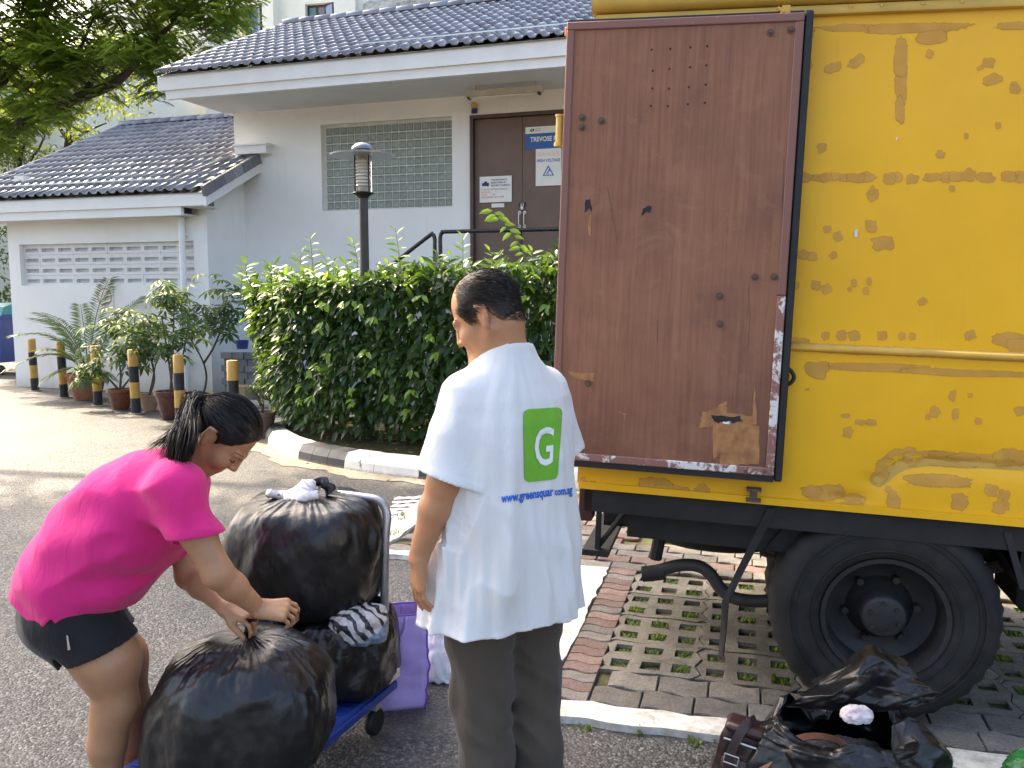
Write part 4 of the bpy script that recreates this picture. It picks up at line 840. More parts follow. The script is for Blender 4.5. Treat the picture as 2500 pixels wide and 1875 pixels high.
MB().tube([(0, .25, .40), (0, 1.55, .40)], .055, 10).build('axle', M_BLK, truck, smooth=True)
df_ = MB(); df_.lathe([(.02, -.13), (.12, -.09), (.16, 0), (.12, .09), (.02, .13)], 14, axis='y'); df_.build('differential', M_BLK, truck, smooth=True, loc=(0, .9, .41))
for y in (.33, 1.40):
    sp = MB()
    for k in range(5): L = .62 - .1 * k; sp.tube([(x, y, .50 + .12 * (x / .62) ** 2 - .022 * k) for x in np.linspace(-L, L, 9)], .012 if False else .013, 6)
    sp.box(-.05, .05, y - .04, y + .04, .36, .52); sp.tube([(-.62, y, .62), (-.66, y, .74)], .025, 8); sp.tube([(.62, y, .62), (.62, y, .74)], .025, 8); sp.build('leaf_spring', M_RUST, truck)
u0, z0 = TR.px(1640, 1240, .2); u1, z1 = TR.px(1600, 1400, .2); bb = MB(); bb.tube([(u0 - .02, .30, .74), (u1 - .01, .30, .45)], .026, 8); bb.build('exhaust_hanger', M_BLK, truck)
ex = [TR.px(x, y, .28) for x, y in ((1572, 1402), (1610, 1392), (1660, 1380), (1705, 1382), (1735, 1402), (1762, 1440), (1800, 1462), (1880, 1466), (2000, 1440))]
MB().tube(smooth_path([(a, .28, b) for a, b in ex], 5), .026, 12).build('exhaust_pipe', simple('exhaust_steel', (.045, .04, .036), .6, .3, 9, .4), truck, smooth=True)
MB().tube([(ex[0][0] - .005, .28, ex[0][1]), (ex[0][0] + .085, .28, ex[0][1] + .02)], .033, 12).build('tail_pipe', M_BLK, truck, auto=40)
stp = [TR.px(x, y, .015) for x, y in ((1885, 1240), (1850, 1310), (1805, 1400), (1772, 1470), (1768, 1540), (1762, 1600))]
sv = []
for k, (a, b) in enumerate(stp): w_ = .017 - .0018 * k; sv += [(a - w_, .012 + .004 * k, b), (a + w_, .02 - .003 * k, b)]
sb = MB(); sb.add(sv, [(2 * i, 2 * i + 1, 2 * i + 3, 2 * i + 2) for i in range(len(stp) - 1)]); so_ = sb.build('rubber_strap', M_RUB, truck); so_.modifiers.new('th', 'SOLIDIFY').thickness = .006
stp = [TR.px(x, y, .015) for x, y in ((2460, 1300), (2480, 1370), (2500, 1440))]; sv = []
for a, b in stp: sv += [(a - .012, .015, b), (a + .012, .02, b)]
sb = MB(); sb.add(sv, [(0, 1, 3, 2), (2, 3, 5, 4)]); so_ = sb.build('rubber_strap', M_RUB, truck); so_.modifiers.new('th', 'SOLIDIFY').thickness = .006
MB().box(.46, 1.1, .15, .45, .44, .66, .02).build('fuel_tank', M_BLK, truck)
# rear step frame
rs_ = MB(); rs_.box(XR + .03, XR + .05, .30, .33, .46, .80); rs_.box(XR + .03, XR + .05, WD - .33, WD - .30, .46, .80); rs_.box(XR - .02, XR + .09, .28, WD - .28, .44, .465); rs_.tube([(XR + .04, .315, .47), (XR + .22, .33, .74)], .012, 6); rs_.build('rear_step', M_BLK, truck)
MB().box(XR + .0, XR + .05, .02, .12, .66, .79).build('tail_lamp', simple('tail_lamp_red', (.05, .014, .01), .4), truck)
# ---- wheels
def tyre_mat():
    q = N('tyre_rubber'); co = q.coord('Object'); return q.done(q.mix(q.ramp(q.noise(co, 7, 6, .65), [(.35, 0.), (.7, 1.)]), (.010, .0098, .0095), (.028, .0265, .0245)), .75, q.bump(q.noise(co, 60, 4), .2, .003), 0, .35)
M_TYRE = tyre_mat(); M_RIM = simple('dusty_black_rim', (.015, .0145, .014), .6, .35, 8, bump=.2, bscale=40)
def make_wheel(parent, loc, deep=True, flip=1):
    r0, w = .402, .215; t = MB(); n = 72
    prof = [(.215, .012), (.228, .0), (.262, -.006), (.30, -.009), (.345, -.008), (.375, .004), (.392, .022), (.402, .04)]
    prof += [(.402, w - .04), (.392, w - .022), (.36, w), (.27, w + .004), (.215, w - .012)]
    V, Fc = [], []; m = len(prof)
    for j in range(n):
        a = 2 * math.pi * j / n
        for k, (r, y) in enumerate(prof):
            rr = r - (.009 if (j % 2 and k in (6, 7, 8, 9)) else 0) - (.005 if (j % 2 and k in (5,)) else 0); V.append((rr * math.cos(a), y, rr * math.sin(a)))
    for j in range(n):
        for k in range(m): Fc.append((j * m + k, j * m + (k + 1) % m, ((j + 1) % n) * m + (k + 1) % m, ((j + 1) % n) * m + k))
    t.add(V, Fc); wh = t.build('wheel', M_TYRE, parent, auto=50, loc=loc, rot=(0, R(random.uniform(0, 40)), 0 if flip > 0 else R(180)))
    rb = MB()   # raised sidewall ribs
    for rr, y in ((.252, -.008), (.315, -.0115), (.333, -.0115)): rb.tube([(rr * math.cos(a), y, rr * math.sin(a)) for a in np.linspace(0, 2 * math.pi, 60)], .003, 5, False)
    rb.build('tyre', M_TYRE, wh, smooth=True)
    rm = MB(); rm.lathe([(.218, .004), (.222, -.006), (.205, -.004), (.198, .02), (.192, .10), (.15, .125), (.11, .13), (.09, .128)], 48, axis='y', cap=False); rm.build('rim', M_RIM, wh, auto=40)
    hb = MB(); hb.lathe([(.12, .128), (.10, .10), (.082, .075), (.078, .02), (.07, .008), (.066, .006), (.0005, .004)], 28, axis='y', cap=False)
    for k in range(6):
        a = 2 * math.pi * k / 6; hb.tube([(.053 * math.cos(a), .008, .053 * math.sin(a)), (.053 * math.cos(a), -.004, .053 * math.sin(a))], .008, 6); a += .5; hb.tube([(.125 * math.cos(a), .13, .125 * math.sin(a)), (.125 * math.cos(a), .085, .125 * math.sin(a))], .014, 6)
    hb.build('hub', M_RIM, wh, auto=40); return wh
w1 = make_wheel(truck, (0, .035, .402)); w1.rotation_euler = (0, R(20), 0)
def wheel_copy(loc, rz):
    c = copy_tree(w1, truck); c.location = loc; c.rotation_euler = (0, R(random.uniform(0, 60)), rz); return c
wheel_copy((0, .51, .402), R(180)); wheel_copy((0, WD - .035, .402), R(180)); wheel_copy((0, WD - .51, .402), 0)
wheel_copy((3.9, .06, .52), 0); wheel_copy((3.9, WD - .06, .52), R(180))
sw = copy_tree(w1, truck); sw.location = (TR.px(1540, 1340, 1.05)[0] + .40, 1.16, .36); sw.rotation_euler = (R(90), 0, 0); sw.name = 'spare_wheel'
# mudguard arch, then a plain cab beyond the frame
mg = MB(); mg.add([(.47 * math.cos(a), y, .402 + .45 * math.sin(a)) for a in np.linspace(R(20), R(160), 15) for y in (.10, .50)], [(2 * i, 2 * i + 1, 2 * i + 3, 2 * i + 2) for i in range(14)]); mg.build('mudguard', M_BLK, truck)
cb = MB(); cb.prism([(3.58, .62), (4.95, .62), (5.02, 1.2), (4.86, 1.32), (4.55, 2.15), (3.58, 2.2)], .05, WD - .05, 'y'); cb.build('cab', M_YEL, truck)
MB().prism([(3.9, 1.35), (4.72, 1.35), (4.46, 2.02), (3.9, 2.02)], .044, .049, 'y').build('cab_window', pane_mat('cab_glass', (.03, .035, .04)), truck)
# ============================================================ PLANTS
_LT = np.array([(0, 0, 0), (.30, .40, .07), (.66, .34, .03), (1, 0, -.10), (.66, -.34, .03), (.30, -.40, .07), (.32, 0, 0), (.66, 0, -.03)])
_LF = [(0, 6, 1), (6, 7, 2, 1), (7, 3, 2), (0, 5, 6), (5, 4, 7, 6), (4, 3, 7)]
def unit(a): return a / (np.linalg.norm(a, axis=-1, keepdims=True) + 1e-9)
def leaf_frames(D, Nn):
    D = unit(D); Sd = unit(np.cross(Nn, D)); N2 = np.cross(D, Sd); return D, Sd, N2
def leaf_batch(P, D, Nn, L, Wd):
    D, Sd, N2 = leaf_frames(D, Nn); L = np.asarray(L)[:, None, None]; Wd = np.asarray(Wd)[:, None, None]
    V = P[:, None] + _LT[None, :, :1] * L * D[:, None] + _LT[None, :, 1:2] * Wd * Sd[:, None] + _LT[None, :, 2:] * L * N2[:, None]
    n = len(P); Fc = [tuple(i + 8 * k for i in f) for k in range(n) for f in _LF]; return V.reshape(-1, 3), Fc
def quad_leaves(P, D, Nn, L, Wd):
    """cheap diamond leaflets"""
    D, Sd, N2 = leaf_frames(D, Nn); L = np.asarray(L)[:, None]; Wd = np.asarray(Wd)[:, None]
    V = np.stack([P, P + D * L * .5 + Sd * Wd * .5 + N2 * L * .05, P + D * L - N2 * L * .06, P + D * L * .5 - Sd * Wd * .5 + N2 * L * .05], 1).reshape(-1, 3)
    return V, np.arange(len(V)).reshape(-1, 4)
def rvec(n, s=1.0): return rng.normal(size=(n, 3)) * s
M_BARK = simple('brown_bark', (.10, .075, .05), .9, .35, 14, bump=.8, bscale=40, bdist=.01)
M_STEM = simple('green_stem', (.10, .13, .05), .7, .2, 14)
M_HLEAF = leafmat('hedge_leaf', (.011, .031, .007), (.040, .088, .016), (.20, .35, .03), .38, .26, .38)
M_HNEW = leafmat('young_hedge_leaf', (.085, .18, .02), (.22, .37, .04), (.5, .68, .05), .4, .42)
leaf_me = mesh('leaf', np.stack([_LT[:, 0], _LT[:, 1] * .55, _LT[:, 2]], -1), _LF, True); leaf_me.materials.append(M_HLEAF)
leaf_new = leaf_me.copy(); leaf_new.materials.clear(); leaf_new.materials.append(M_HNEW)
def leaf_objects(me, parent, P, D, Nn, L, Wd):
    D, Sd, N2 = leaf_frames(D, Nn)
    for k in range(len(P)):
        o = bpy.data.objects.new('leaf', me); C.objects.link(o); o.parent = parent; l = float(L[k]); w = float(Wd[k]) / .55
        M = Matrix(((D[k][0] * l, Sd[k][0] * w, N2[k][0] * l, P[k][0]), (D[k][1] * l, Sd[k][1] * w, N2[k][1] * l, P[k][1]), (D[k][2] * l, Sd[k][2] * w, N2[k][2] * l, P[k][2]), (0, 0, 0, 1)))
        o.matrix_basis = M
# ---- hedge on the island
hf = smooth_path([(-2.62, 10.4, 0), (-2.62, 9.7, 0), (-2.30, 9.05, 0), (-1.70, 8.55, 0), (-.8, 8.12, 0), (.5, 7.75, 0), (1.6, 7.55, 0), (3.0, 7.35, 0)], 12)[:, :2]
hs = np.concatenate([[0], np.cumsum(np.linalg.norm(np.diff(hf, axis=0), axis=1))])
def hedge_pt(s, depth, z):
    x = np.interp(s, hs, hf[:, 0]); y = np.interp(s, hs, hf[:, 1]); tx = np.interp(s + .1, hs, hf[:, 0]) - np.interp(s - .1, hs, hf[:, 0]); ty = np.interp(s + .1, hs, hf[:, 1]) - np.interp(s - .1, hs, hf[:, 1])
    ln = np.hypot(tx, ty) + 1e-9; nx_, ny_ = -ty / ln, tx / ln                     # inward (away from the road)
    h = np.clip(z / 1.7, 0, 1); out = .10 * np.sin(np.pi * np.clip(h, 0, 1)) + .02
    bulge = np.clip(1 - s / 1.6, 0, 1) * (.55 * h)                                 # the nose leans out with height
    return np.stack([x + nx_ * (depth - out - bulge * .9), y + ny_ * (depth - out) , z], -1), np.stack([-nx_, -ny_, 0 * nx_], -1)
hroot = gnd(900, 1085); hedge = thing('hedge', 'dense dark green clipped hedge with bright young shoots on the kerbed island', 'hedge', (0, 0, 0))
nF = 12500; s = rng.uniform(0, hs[-1], nF); z = .22 + (1.46 + .2 * s / hs[-1]) * rng.beta(1.15, 1.0, nF); dp_ = rng.exponential(.11, nF)
dp_ += .10 * pn(np.stack([s * 1.7, z * 1.9, z * 0], -1) + 5) * 1.6 + .04
low = (z < .42) & (rng.random(nF) < .45); s, z, dp_ = s[~low], z[~low], dp_[~low]
PF, NF = hedge_pt(s, dp_, z); DF = NF * .55 + np.array((0, 0, -1.)) * rng.uniform(.25, .95, len(s))[:, None] + rvec(len(s), .35); NnF = NF * .7 + np.array((0, 0, .75)) + rvec(len(s), .38)
nT = 6000; s2_ = rng.uniform(0, hs[-1], nT); d2_ = rng.uniform(0, 1.7, nT); zt2 = 1.60 + .24 * s2_ / hs[-1] + .30 * pn(np.stack([s2_ * 1.9, d2_ * 1.6, s2_ * 0], -1)) + rng.uniform(-.12, .08, nT)
PT_, NT_ = hedge_pt(s2_, d2_, zt2); DT = rvec(nT, .7) + np.array((0, -.35, .15)); NnT = np.array((0, -.25, 1.)) + rvec(nT, .45)
PH = np.concatenate([PF, PT_]); DH = np.concatenate([DF, DT]); NH = np.concatenate([NnF, NnT]); LH = rng.uniform(.095, .165, len(PH)); WH = LH * rng.uniform(.42, .56, len(PH))
vis = np.argsort(np.linalg.norm(PH - np.array((0, 0, 1.6)), axis=1) + np.where((PH[:, 0] > .45) | (PH[:, 2] < .5), 30, 0) + np.where(np.arange(len(PH)) < len(PF), dp_.tolist() + [0] * nT if False else 0, 0) + rng.uniform(0, 1.1, len(PH)))
one = vis[:300]; rest = vis[300:]
leaf_objects(leaf_me, hedge, PH[one], DH[one], NH[one], LH[one], WH[one])
V, Fc = leaf_batch(PH[rest], DH[rest], NH[rest], LH[rest], WH[rest]); part('foliage', V, Fc, M_HLEAF, hedge, True, 'stuff')
# woody stems inside and the upright shoots on top
for k in range(16):
    s0 = rng.uniform(.3, 5.0); a, _ = hedge_pt(np.array([s0]), np.array([.55 + rng.uniform(-.25, .3)]), np.array([.1])); a = a[0]; pts = [a, a + (rng.uniform(-.12, .12), rng.uniform(-.1, .1), .5), a + (rng.uniform(-.3, .3), rng.uniform(-.2, .2), 1.35)]
    part('stem', *tube(smooth_path(pts, 5), np.linspace(.022, .008, 11), 6), M_BARK, hedge, True)
shoots = [(757, 578, 9.3, .45), (735, 612, 9.3, .35), (790, 622, 9.2, .3), (812, 640, 9.2, .25), (862, 588, 9.1, .42), (965, 556, 8.9, .55), (950, 640, 8.9, .3), (1130, 572, 8.6, .5), (1100, 620, 8.6, .3), (1152, 640, 8.6, .3), (1195, 606, 8.5, .4), (1218, 615, 8.4, .35), (1262, 640, 8.4, .25), (1300, 606, 8.4, .42), (1340, 640, 8.3, .3), (672, 642, 9.6, .25), (716, 660, 9.5, .22), (890, 660, 9.0, .25), (1035, 640, 8.8, .3), (1068, 615, 8.7, .3), (602, 655, 9.8, .2), (1325, 665, 8.2, .25), (845, 640, 9.1, .3), (1005, 660, 8.7, .25), (1175, 660, 8.4, .3), (1240, 655, 8.3, .3)] + [(random.uniform(600, 1350), random.uniform(640, 690), 8.9, .22) for _ in range(26)]
LP, LD, LN, LL = [], [], [], []
for x, y, Y, ln in shoots:
    tip = aty(x, y, Y); base = tip - np.array((random.uniform(-.12, .12), random.uniform(-.08, .1), ln + .15)); ctl = (tip + base) / 2 + np.array((random.uniform(-.05, .05), 0, .05)); path = smooth_path([base, ctl, tip], 8)
    part('shoot', *tube(path, np.linspace(.006, .002, len(path)), 5), M_STEM, hedge, True); n = int(7 + ln * 18)
    for i in range(n):
        t = (i + .5) / n; p = path[min(int(t * (len(path) - 1)), len(path) - 1)]; a = (i % 2) * math.pi + random.uniform(-.8, .8); LP.append(p); LD.append((math.cos(a), math.sin(a) * .7 - .2, random.uniform(.0, .7) + (.9 if t > .9 else 0))); LN.append((random.uniform(-.3, .3), random.uniform(-.8, -.1), 1)); LL.append(random.uniform(.11, .18) * (1.1 - .45 * t))
# the long arching spray in front of the brown doors
arch = smooth_path([aty(x, y, 8.2) for x, y in ((1290, 690), (1285, 640), (1265, 590), (1225, 540), (1195, 505))], 7)
part('shoot', *tube(arch, np.linspace(.007, .002, len(arch)), 5), M_STEM, hedge, True)
for i in range(20):
    p = arch[int(4 + i / 20 * (len(arch) - 5))]; LP.append(p); sd = 1 if i % 2 else -1; LD.append((-.9 * sd + random.uniform(-.2, .2), -.3, random.uniform(-.75, -.1))); LN.append((0, -.9, .55)); LL.append(random.uniform(.09, .14))
for _ in range(420):
    s0 = random.uniform(.1, 6); p, nn = hedge_pt(np.array([s0]), np.array([random.uniform(-.05, 1.1)]), np.array([1.66 + .30 * float(pn(np.array([[s0 * 1.9, 0, 0]]))[0]) + random.uniform(-.1, .12)])); LP.append(p[0]); LD.append((random.uniform(-1, 1), random.uniform(-1, .3), random.uniform(-.2, .7))); LN.append((random.uniform(-.4, .4), -.5, 1)); LL.append(random.uniform(.09, .15))
pale = [(s_, z_) for s_, z_ in zip(rng.uniform(.2, 5, 46), rng.uniform(.5, 1.6, 46))]
for s0, z0 in pale:
    p, nn = hedge_pt(np.array([s0]), np.array([-.05]), np.array([z0]))
    for k in range(4): a = random.uniform(0, 6.28); LP.append(p[0] + rvec(1, .012)[0]); LD.append((math.cos(a) * .7 + nn[0][0] * .5, nn[0][1] * .6, -.7 + math.sin(a) * .5)); LN.append((nn[0][0] + random.uniform(-.3, .3), nn[0][1], .7)); LL.append(random.uniform(.08, .115))
LP, LD, LN, LL = map(np.array, (LP, LD, LN, LL))
V, Fc = leaf_batch(LP, LD, LN, LL, LL * .5); part('young_leaves', V, Fc, M_HNEW, hedge, True, 'stuff')
# ---- bollards
M_BY = simple('bollard_yellow', (.55, .32, .07), .55, .12, 12); M_BK = simple('bollard_black', (.017, .018, .022), .5, .2, 12)
bl_lab = ['at the annexe corner, farthest along the row', 'beside the palm pot, second from the annexe corner', 'just in front of the palm pot', 'between the brown pot and the small tan pot', 'in front of the dark red glazed pot', 'beside the stacked grey blocks near the hedge']
b0 = None
for (x, y), lb in zip(((86, 954), (157, 971), (240, 990), (333, 1010), (441, 1036), (572, 1066)), bl_lab):
    p = gnd(x, y)
    if b0 is None:
        b0 = thing('bollard', '', 'bollard', p, None, 'striped bollards along the annexe')
        for k, m in enumerate((M_BK, M_BY, M_BK, M_BY)):
            t = MB(); z0, z1 = .213 * k, .213 * (k + 1) - .0; r = .062 + .0004 * (k % 2)
            t.lathe([(r, z0), (r, z1)] + ([(r * .9, z1 + .008), (.001, z1 + .01)] if k == 3 else []), 20); t.build('band', m, b0, auto=40)
        t = MB(); t.lathe([(.1, 0), (.098, .012), (.063, .014)], 16); t.build('foot', M_APRON, b0, auto=40); b = b0
    else: b = copy_tree(b0); b.location = p
    b['label'] = 'yellow and black striped post bollard ' + lb; b.rotation_euler = (R(random.uniform(-1, 1)), R(random.uniform(-1, 1)), random.uniform(0, 6))
# ---- pots and potted plants
M_TERRA = simple('terracotta', (.40, .155, .075), .75, .2, 5, c2=(.20, .10, .06)); M_POTB = simple('brown_glaze', (.17, .06, .03), .3, .25, 7); M_POTT = simple('tan_clay', (.36, .21, .13), .8, .2, 6); M_POTR = simple('dark_red_glaze', (.085, .028, .02), .25, .3, 7); M_POTG = simple('grey_brown_clay', (.16, .10, .08), .7, .25, 8)
def pot(px_, dia, h, mat, label):
    p = gnd(*px_); t = thing('plant_pot', label, 'pot', p, None, None); r = dia / 2; m = MB()
    m.lathe([(r * .62, 0), (r * .70, h * .1), (r * .92, h * .7), (r * .96, h * .84), (r * 1.04, h * .86), (r * 1.05, h), (r * .93, h), (r * .88, h * .86), (.001, h * .84)], 28, cap=False); m.build('body', mat, t, auto=45)
    d = MB(); d.lathe([(r * .88, h * .87), (r * .5, h * .9), (.001, h * .91)], 16, cap=False); d.build('potting_soil', M_SOIL, t, smooth=True); return p + np.array((0, 0, h * .88))
ptop = [pot((214, 974), .56, .40, M_TERRA, 'large terracotta pot holding the palm'), pot((295, 998), .34, .28, M_POTB, 'glossy brown pot holding a low umbrella plant'), pot((366, 1003), .25, .23, M_POTT, 'small tan clay pot between the striped bollards'), pot((424, 1022), .44, .36, M_POTR, 'dark red glazed pot behind the striped bollard'), pot((498, 990), .28, .18, simple('yellow_clay', (.45, .30, .10), .7, .2, 6), 'low yellowish pot with twin trunked umbrella tree'), pot((641, 1070), .30, .30, M_POTG, 'grey brown pot with a thin seedling beside the kerb nose')]
M_PALM = leafmat('palm_leaflet', (.055, .10, .03), (.16, .22, .07), (.32, .42, .09), .45, .3); M_UMB = leafmat('umbrella_leaf', (.035, .07, .025), (.10, .155, .055), (.28, .38, .06), .45, .3, .25)
def frond(P, D, N_, L_, W_, base, az, length, lift, droop, nl=30, lw=.026, ll=.24):
    pts = []
    for i in range(13):
        t = i / 12; r = length * (t * .82); zz = length * (lift * t - droop * t * t); pts.append(base + np.array((math.cos(az) * r * (.55 + .45 * t), math.sin(az) * r * (.55 + .45 * t), zz)))
    pts = np.array(pts); tg = unit(np.gradient(pts, axis=0)); side = unit(np.cross(tg, np.array((0, 0, 1.))))
    for i in range(nl):
        t = .22 + .78 * i / nl; k = t * 12; a = int(min(k, 11)); p = pts[a] + (pts[a + 1] - pts[a]) * (k - a); env = math.sin(math.pi * min(1, .25 + .75 * (1 - abs(t - .55) * 1.3)) * .5)
        for sgn_ in (-1, 1): P.append(p); D.append(tg[a] * .75 + side[a] * sgn_ * .85 + np.array((0, 0, -.12 + random.uniform(-.12, .08)))); N_.append(np.cross(side[a], tg[a]) + side[a] * sgn_ * .3 + np.array((0, -.2, .2))); L_.append(ll * env * random.uniform(.85, 1.1)); W_.append(lw)
    return pts
palm = thing('palm_plant', 'feathery potted areca palm with arching fronds against the annexe wall', 'palm', ptop[0])
P, D, N_, L_, W_ = [], [], [], [], []; z0 = np.zeros(3)
for az, ln, lf, dr in ((185, 1.25, 1.25, .75), (200, 1.3, .95, .85), (168, 1.15, 1.45, .7), (120, 1.2, 1.35, .45), (60, 1.25, 1.40, .42), (20, 1.1, 1.3, .7), (355, 1.15, 1.0, .75), (95, 1.3, 1.5, .35), (240, .85, 1.2, .7), (300, .8, 1.15, .8), (150, 1.35, 1.3, .6), (40, 1.25, 1.25, .6), (215, .7, .75, .8), (335, .65, .7, .75)):
    az = R(az + random.uniform(-6, 6)); pts = frond(P, D, N_, L_, W_, z0 + rvec(1, .03)[0] * np.array((1, 1, 0)), az, ln * 1.0, lf, dr)
    part('frond_stem', *tube(pts, np.linspace(.012, .003, 13), 5), M_STEM, palm, True)
V, Fc = quad_leaves(np.array(P), np.array(D), np.array(N_), np.array(L_), np.array(W_)); part('leaflets', V, Fc, M_PALM, palm, False, 'stuff')
def umbrella(name, label, base, stems, crown, n_wh, leaf=.15, spread=.3, cat='plant'):
    """stems: list of point lists relative to base; crown: list of (centre, radius)"""
    t = thing(name, label, cat, base)
    for st in stems: pth = smooth_path(np.array(st, float), 5); part('stem', *tube(pth, np.linspace(.018, .007, len(pth)), 6), M_BARK, t, True)
    P, D, N_, L_ = [], [], [], []
    for c, r in crown:
        for _ in range(n_wh):
            o = rvec(1)[0]; o = o / np.linalg.norm(o) * r * random.random() ** .4 * np.array((1, .8, .75)); w = np.array(c) + o; ax = unit(o / r * .6 + np.array((0, -.15, .8))); k = random.randint(6, 8); u = unit(np.cross(ax, (1, .2, 0))); v = np.cross(ax, u); l0 = leaf * random.uniform(.75, 1.1); ph = random.random() * 6
            for i in range(k): a = ph + 2 * math.pi * i / k; d = u * math.cos(a) + v * math.sin(a); P.append(w + d * .02); D.append(d + ax * random.uniform(-.35, .1) + np.array((0, 0, -.3))); N_.append(ax); L_.append(l0 * random.uniform(.8, 1.1))
    P, D, N_, L_ = map(np.array, (P, D, N_, L_)); near = rng.permutation(len(P)); k = min(60, len(P)); leaf_objects(leaf_umb, t, P[near[:k]], D[near[:k]], N_[near[:k]], L_[near[:k]], L_[near[:k]] * .36)
    V, Fc = leaf_batch(P[near[k:]], D[near[k:]], N_[near[k:]], L_[near[k:]], L_[near[k:]] * .36); part('foliage', V, Fc, M_UMB, t, True, 'stuff'); return t
leaf_umb = leaf_me.copy(); leaf_umb.materials.clear(); leaf_umb.materials.append(M_UMB)
umbrella('umbrella_plant', 'low umbrella plant with broad drooping leaves in the glossy brown pot', ptop[1], [[(0, 0, 0), (.02, 0, .3), (-.05, 0, .75)], [(0, 0, 0), (-.15, -.05, .2), (-.35, -.1, .35)], [(0, 0, 0), (.12, 0, .15), (.25, 0, .3)]], [((-.15, 0, .70), .40), ((.18, 0, .5), .3), ((-.38, -.12, .28), .22), ((-.05, .05, 1.0), .3)], 17, .16)
umbrella('umbrella_plant', 'slender umbrella plant with bent stem in the small tan pot', ptop[2], [[(0, 0, 0), (.08, 0, .25), (.02, .05, .55), (.0, 0, .8)], [(0, 0, 0), (.05, 0, .2), (.12, 0, .5)]], [((-.05, 0, .72), .26), ((.1, 0, .6), .2), ((.05, 0, .95), .2)], 18, .14)
umbrella('umbrella_plant', 'tall bushy umbrella plant in the dark red glazed pot', ptop[3], [[(0, 0, 0), (-.03, 0, .4), (-.1, 0, 1.0)], [(.05, 0, 0), (.12, 0, .35), (.22, 0, .8)], [(-.03, 0, 0), (.02, 0, .5), (.05, .05, 1.2)]], [((-.2, 0, 1.0), .42), ((.2, 0, .85), .36), ((-.42, 0, .75), .3), ((0, 0, .62), .3), ((-.02, .05, 1.28), .28)], 19, .16)
umbrella('umbrella_tree', 'tall umbrella tree with forked pale trunk in the low yellowish pot', ptop[4], [[(0, 0, 0), (.05, 0, .25), (.0, 0, .5), (-.2, 0, .9), (-.28, 0, 1.3)], [(.02, 0, .45), (.18, 0, .7), (.32, 0, 1.05), (.34, 0, 1.4)]], [((.25, 0, 1.45), .44), ((-.28, 0, 1.35), .36), ((.6, 0, 1.3), .36), ((.05, 0, 1.1), .3), ((.35, 0, 1.0), .25)], 17, .17, cat='plant')
umbrella('seedling_plant', 'thin leafy seedling with a yellowed leaf in the grey brown pot', ptop[5], [[(0, 0, 0), (.02, 0, .2), (.0, 0, .42)], [(0, 0, .1), (-.1, 0, .3)]], [((.0, 0, .38), .12), ((-.1, 0, .3), .08), ((.08, 0, .2), .08)], 4, .10)
# ---- lamp post in the hedge
lb = gnd(898, 1091) + np.array((0, 0, .11)); lamp = thing('lamp_post', 'dark garden lamp post with wide disc hood and clear lantern rising from the hedge', 'lamp post', lb); Yl = lb[1]
zz = lambda y: float(aty(893, y, Yl)[2] - .11)
zc0, zc1, zd, ztop = zz(470), zz(383), zz(380), zz(352)
MB().lathe([(.075, 0), (.075, .35), (.05, .40), (.046, zc0 - .06)], 18).build('post', simple('dark_brown_metal', (.028, .020, .018), .45, .2, 8), lamp, auto=40)
MB().lathe([(.046, zc0 - .06), (.06, zc0 - .04), (.085, zc0 - .02), (.11, zc0 - .008), (.105, zc0)], 20).build('collar', M_BLK, lamp, auto=40)
gl = N('clear_lantern'); gl.done((.9, .9, .88), .05, None, 0, .5, Transmission_Weight=1.0, IOR=1.2); MB().lathe([(.088, zc0), (.088, zc1)], 24, cap=False).build('lantern_glass', gl.m, lamp, smooth=True)
for k in range(8): z = zc0 + .06 + k * .034; MB().lathe([(.06, z), (.072, z + .005), (.05, z + .024), (.04, z + .024)], 20, cap=False).build('louvre_ring', simple('louvre_white', (.85, .83, .76), .4), lamp, smooth=True)
MB().lathe([(.04, zc0 + .0), (.04, zc1)], 12).build('lamp_core', simple('lamp_core_white', (.7, .68, .6), .5), lamp, smooth=True)
for k in range(4): a = R(45 + 90 * k); MB().tube([(.098 * math.cos(a), .098 * math.sin(a), zc0 - .01), (.098 * math.cos(a), .098 * math.sin(a), zc1 + .01)], .008, 6).build('cage_rod', M_BLK, lamp)
MB().lathe([(.09, zd - .004), (.22, zd - .012), (.325, zd - .008), (.33, zd + .008), (.22, zd + .022), (.10, zd + .035)], 36).build('hood', simple('hood_grey', (.34, .35, .36), .35, .1, 8, .4), lamp, auto=40)
MB().lathe([(.075, zd + .03), (.075, zd + .055), (.115, zd + .058), (.11, zd + .08), (.07, zd + .115), (.02, zd + .13)], 24).build('cap', simple('cap_metal', (.20, .20, .22), .3, .1, 8, .6), lamp, auto=40)
# ---- blue wheeled bin by the annexe corner
bp = gnd(-6, 935); bin_ = thing('waste_bin', 'large blue wheeled waste bin with turquoise lid behind the annexe corner', 'bin', aty(-60, 905, 17.0) * np.array((1, 1, 0)), (0, 0, R(-18)))
M_BINB = simple('bin_blue', (.012, .04, .20), .4, .15, 5); mb = MB(); mb.prism([(-.70, .25), (.66, .25), (.78, 1.12), (-.82, 1.12)], 0, .8, 'y'); mb.build('body', M_BINB, bin_)
mb = MB(); mb.box(-.84, .80, -.03, .83, 1.12, 1.19, .01); mb.build('rim', M_BINB, bin_); mb = MB(); mb.prism([(-.02, 1.19), (.82, 1.19), (.78, 1.34), (.3, 1.42), (.04, 1.34)], -.82, .78, 'x'); mb.build('lid', simple('bin_turquoise', (.01, .20, .24), .4, .1, 5), bin_)
MB().box(.50, .66, -.016, -.004, .72, 1.02).build('label', M_SWHITE, bin_); MB().box(.34, .50, -.014, -.003, .72, 1.02).build('label', simple('label_red', (.5, .05, .06), .5), bin_); MB().box(.34, .66, -.0145, -.003, .52, .71).build('label', M_BLK, bin_)
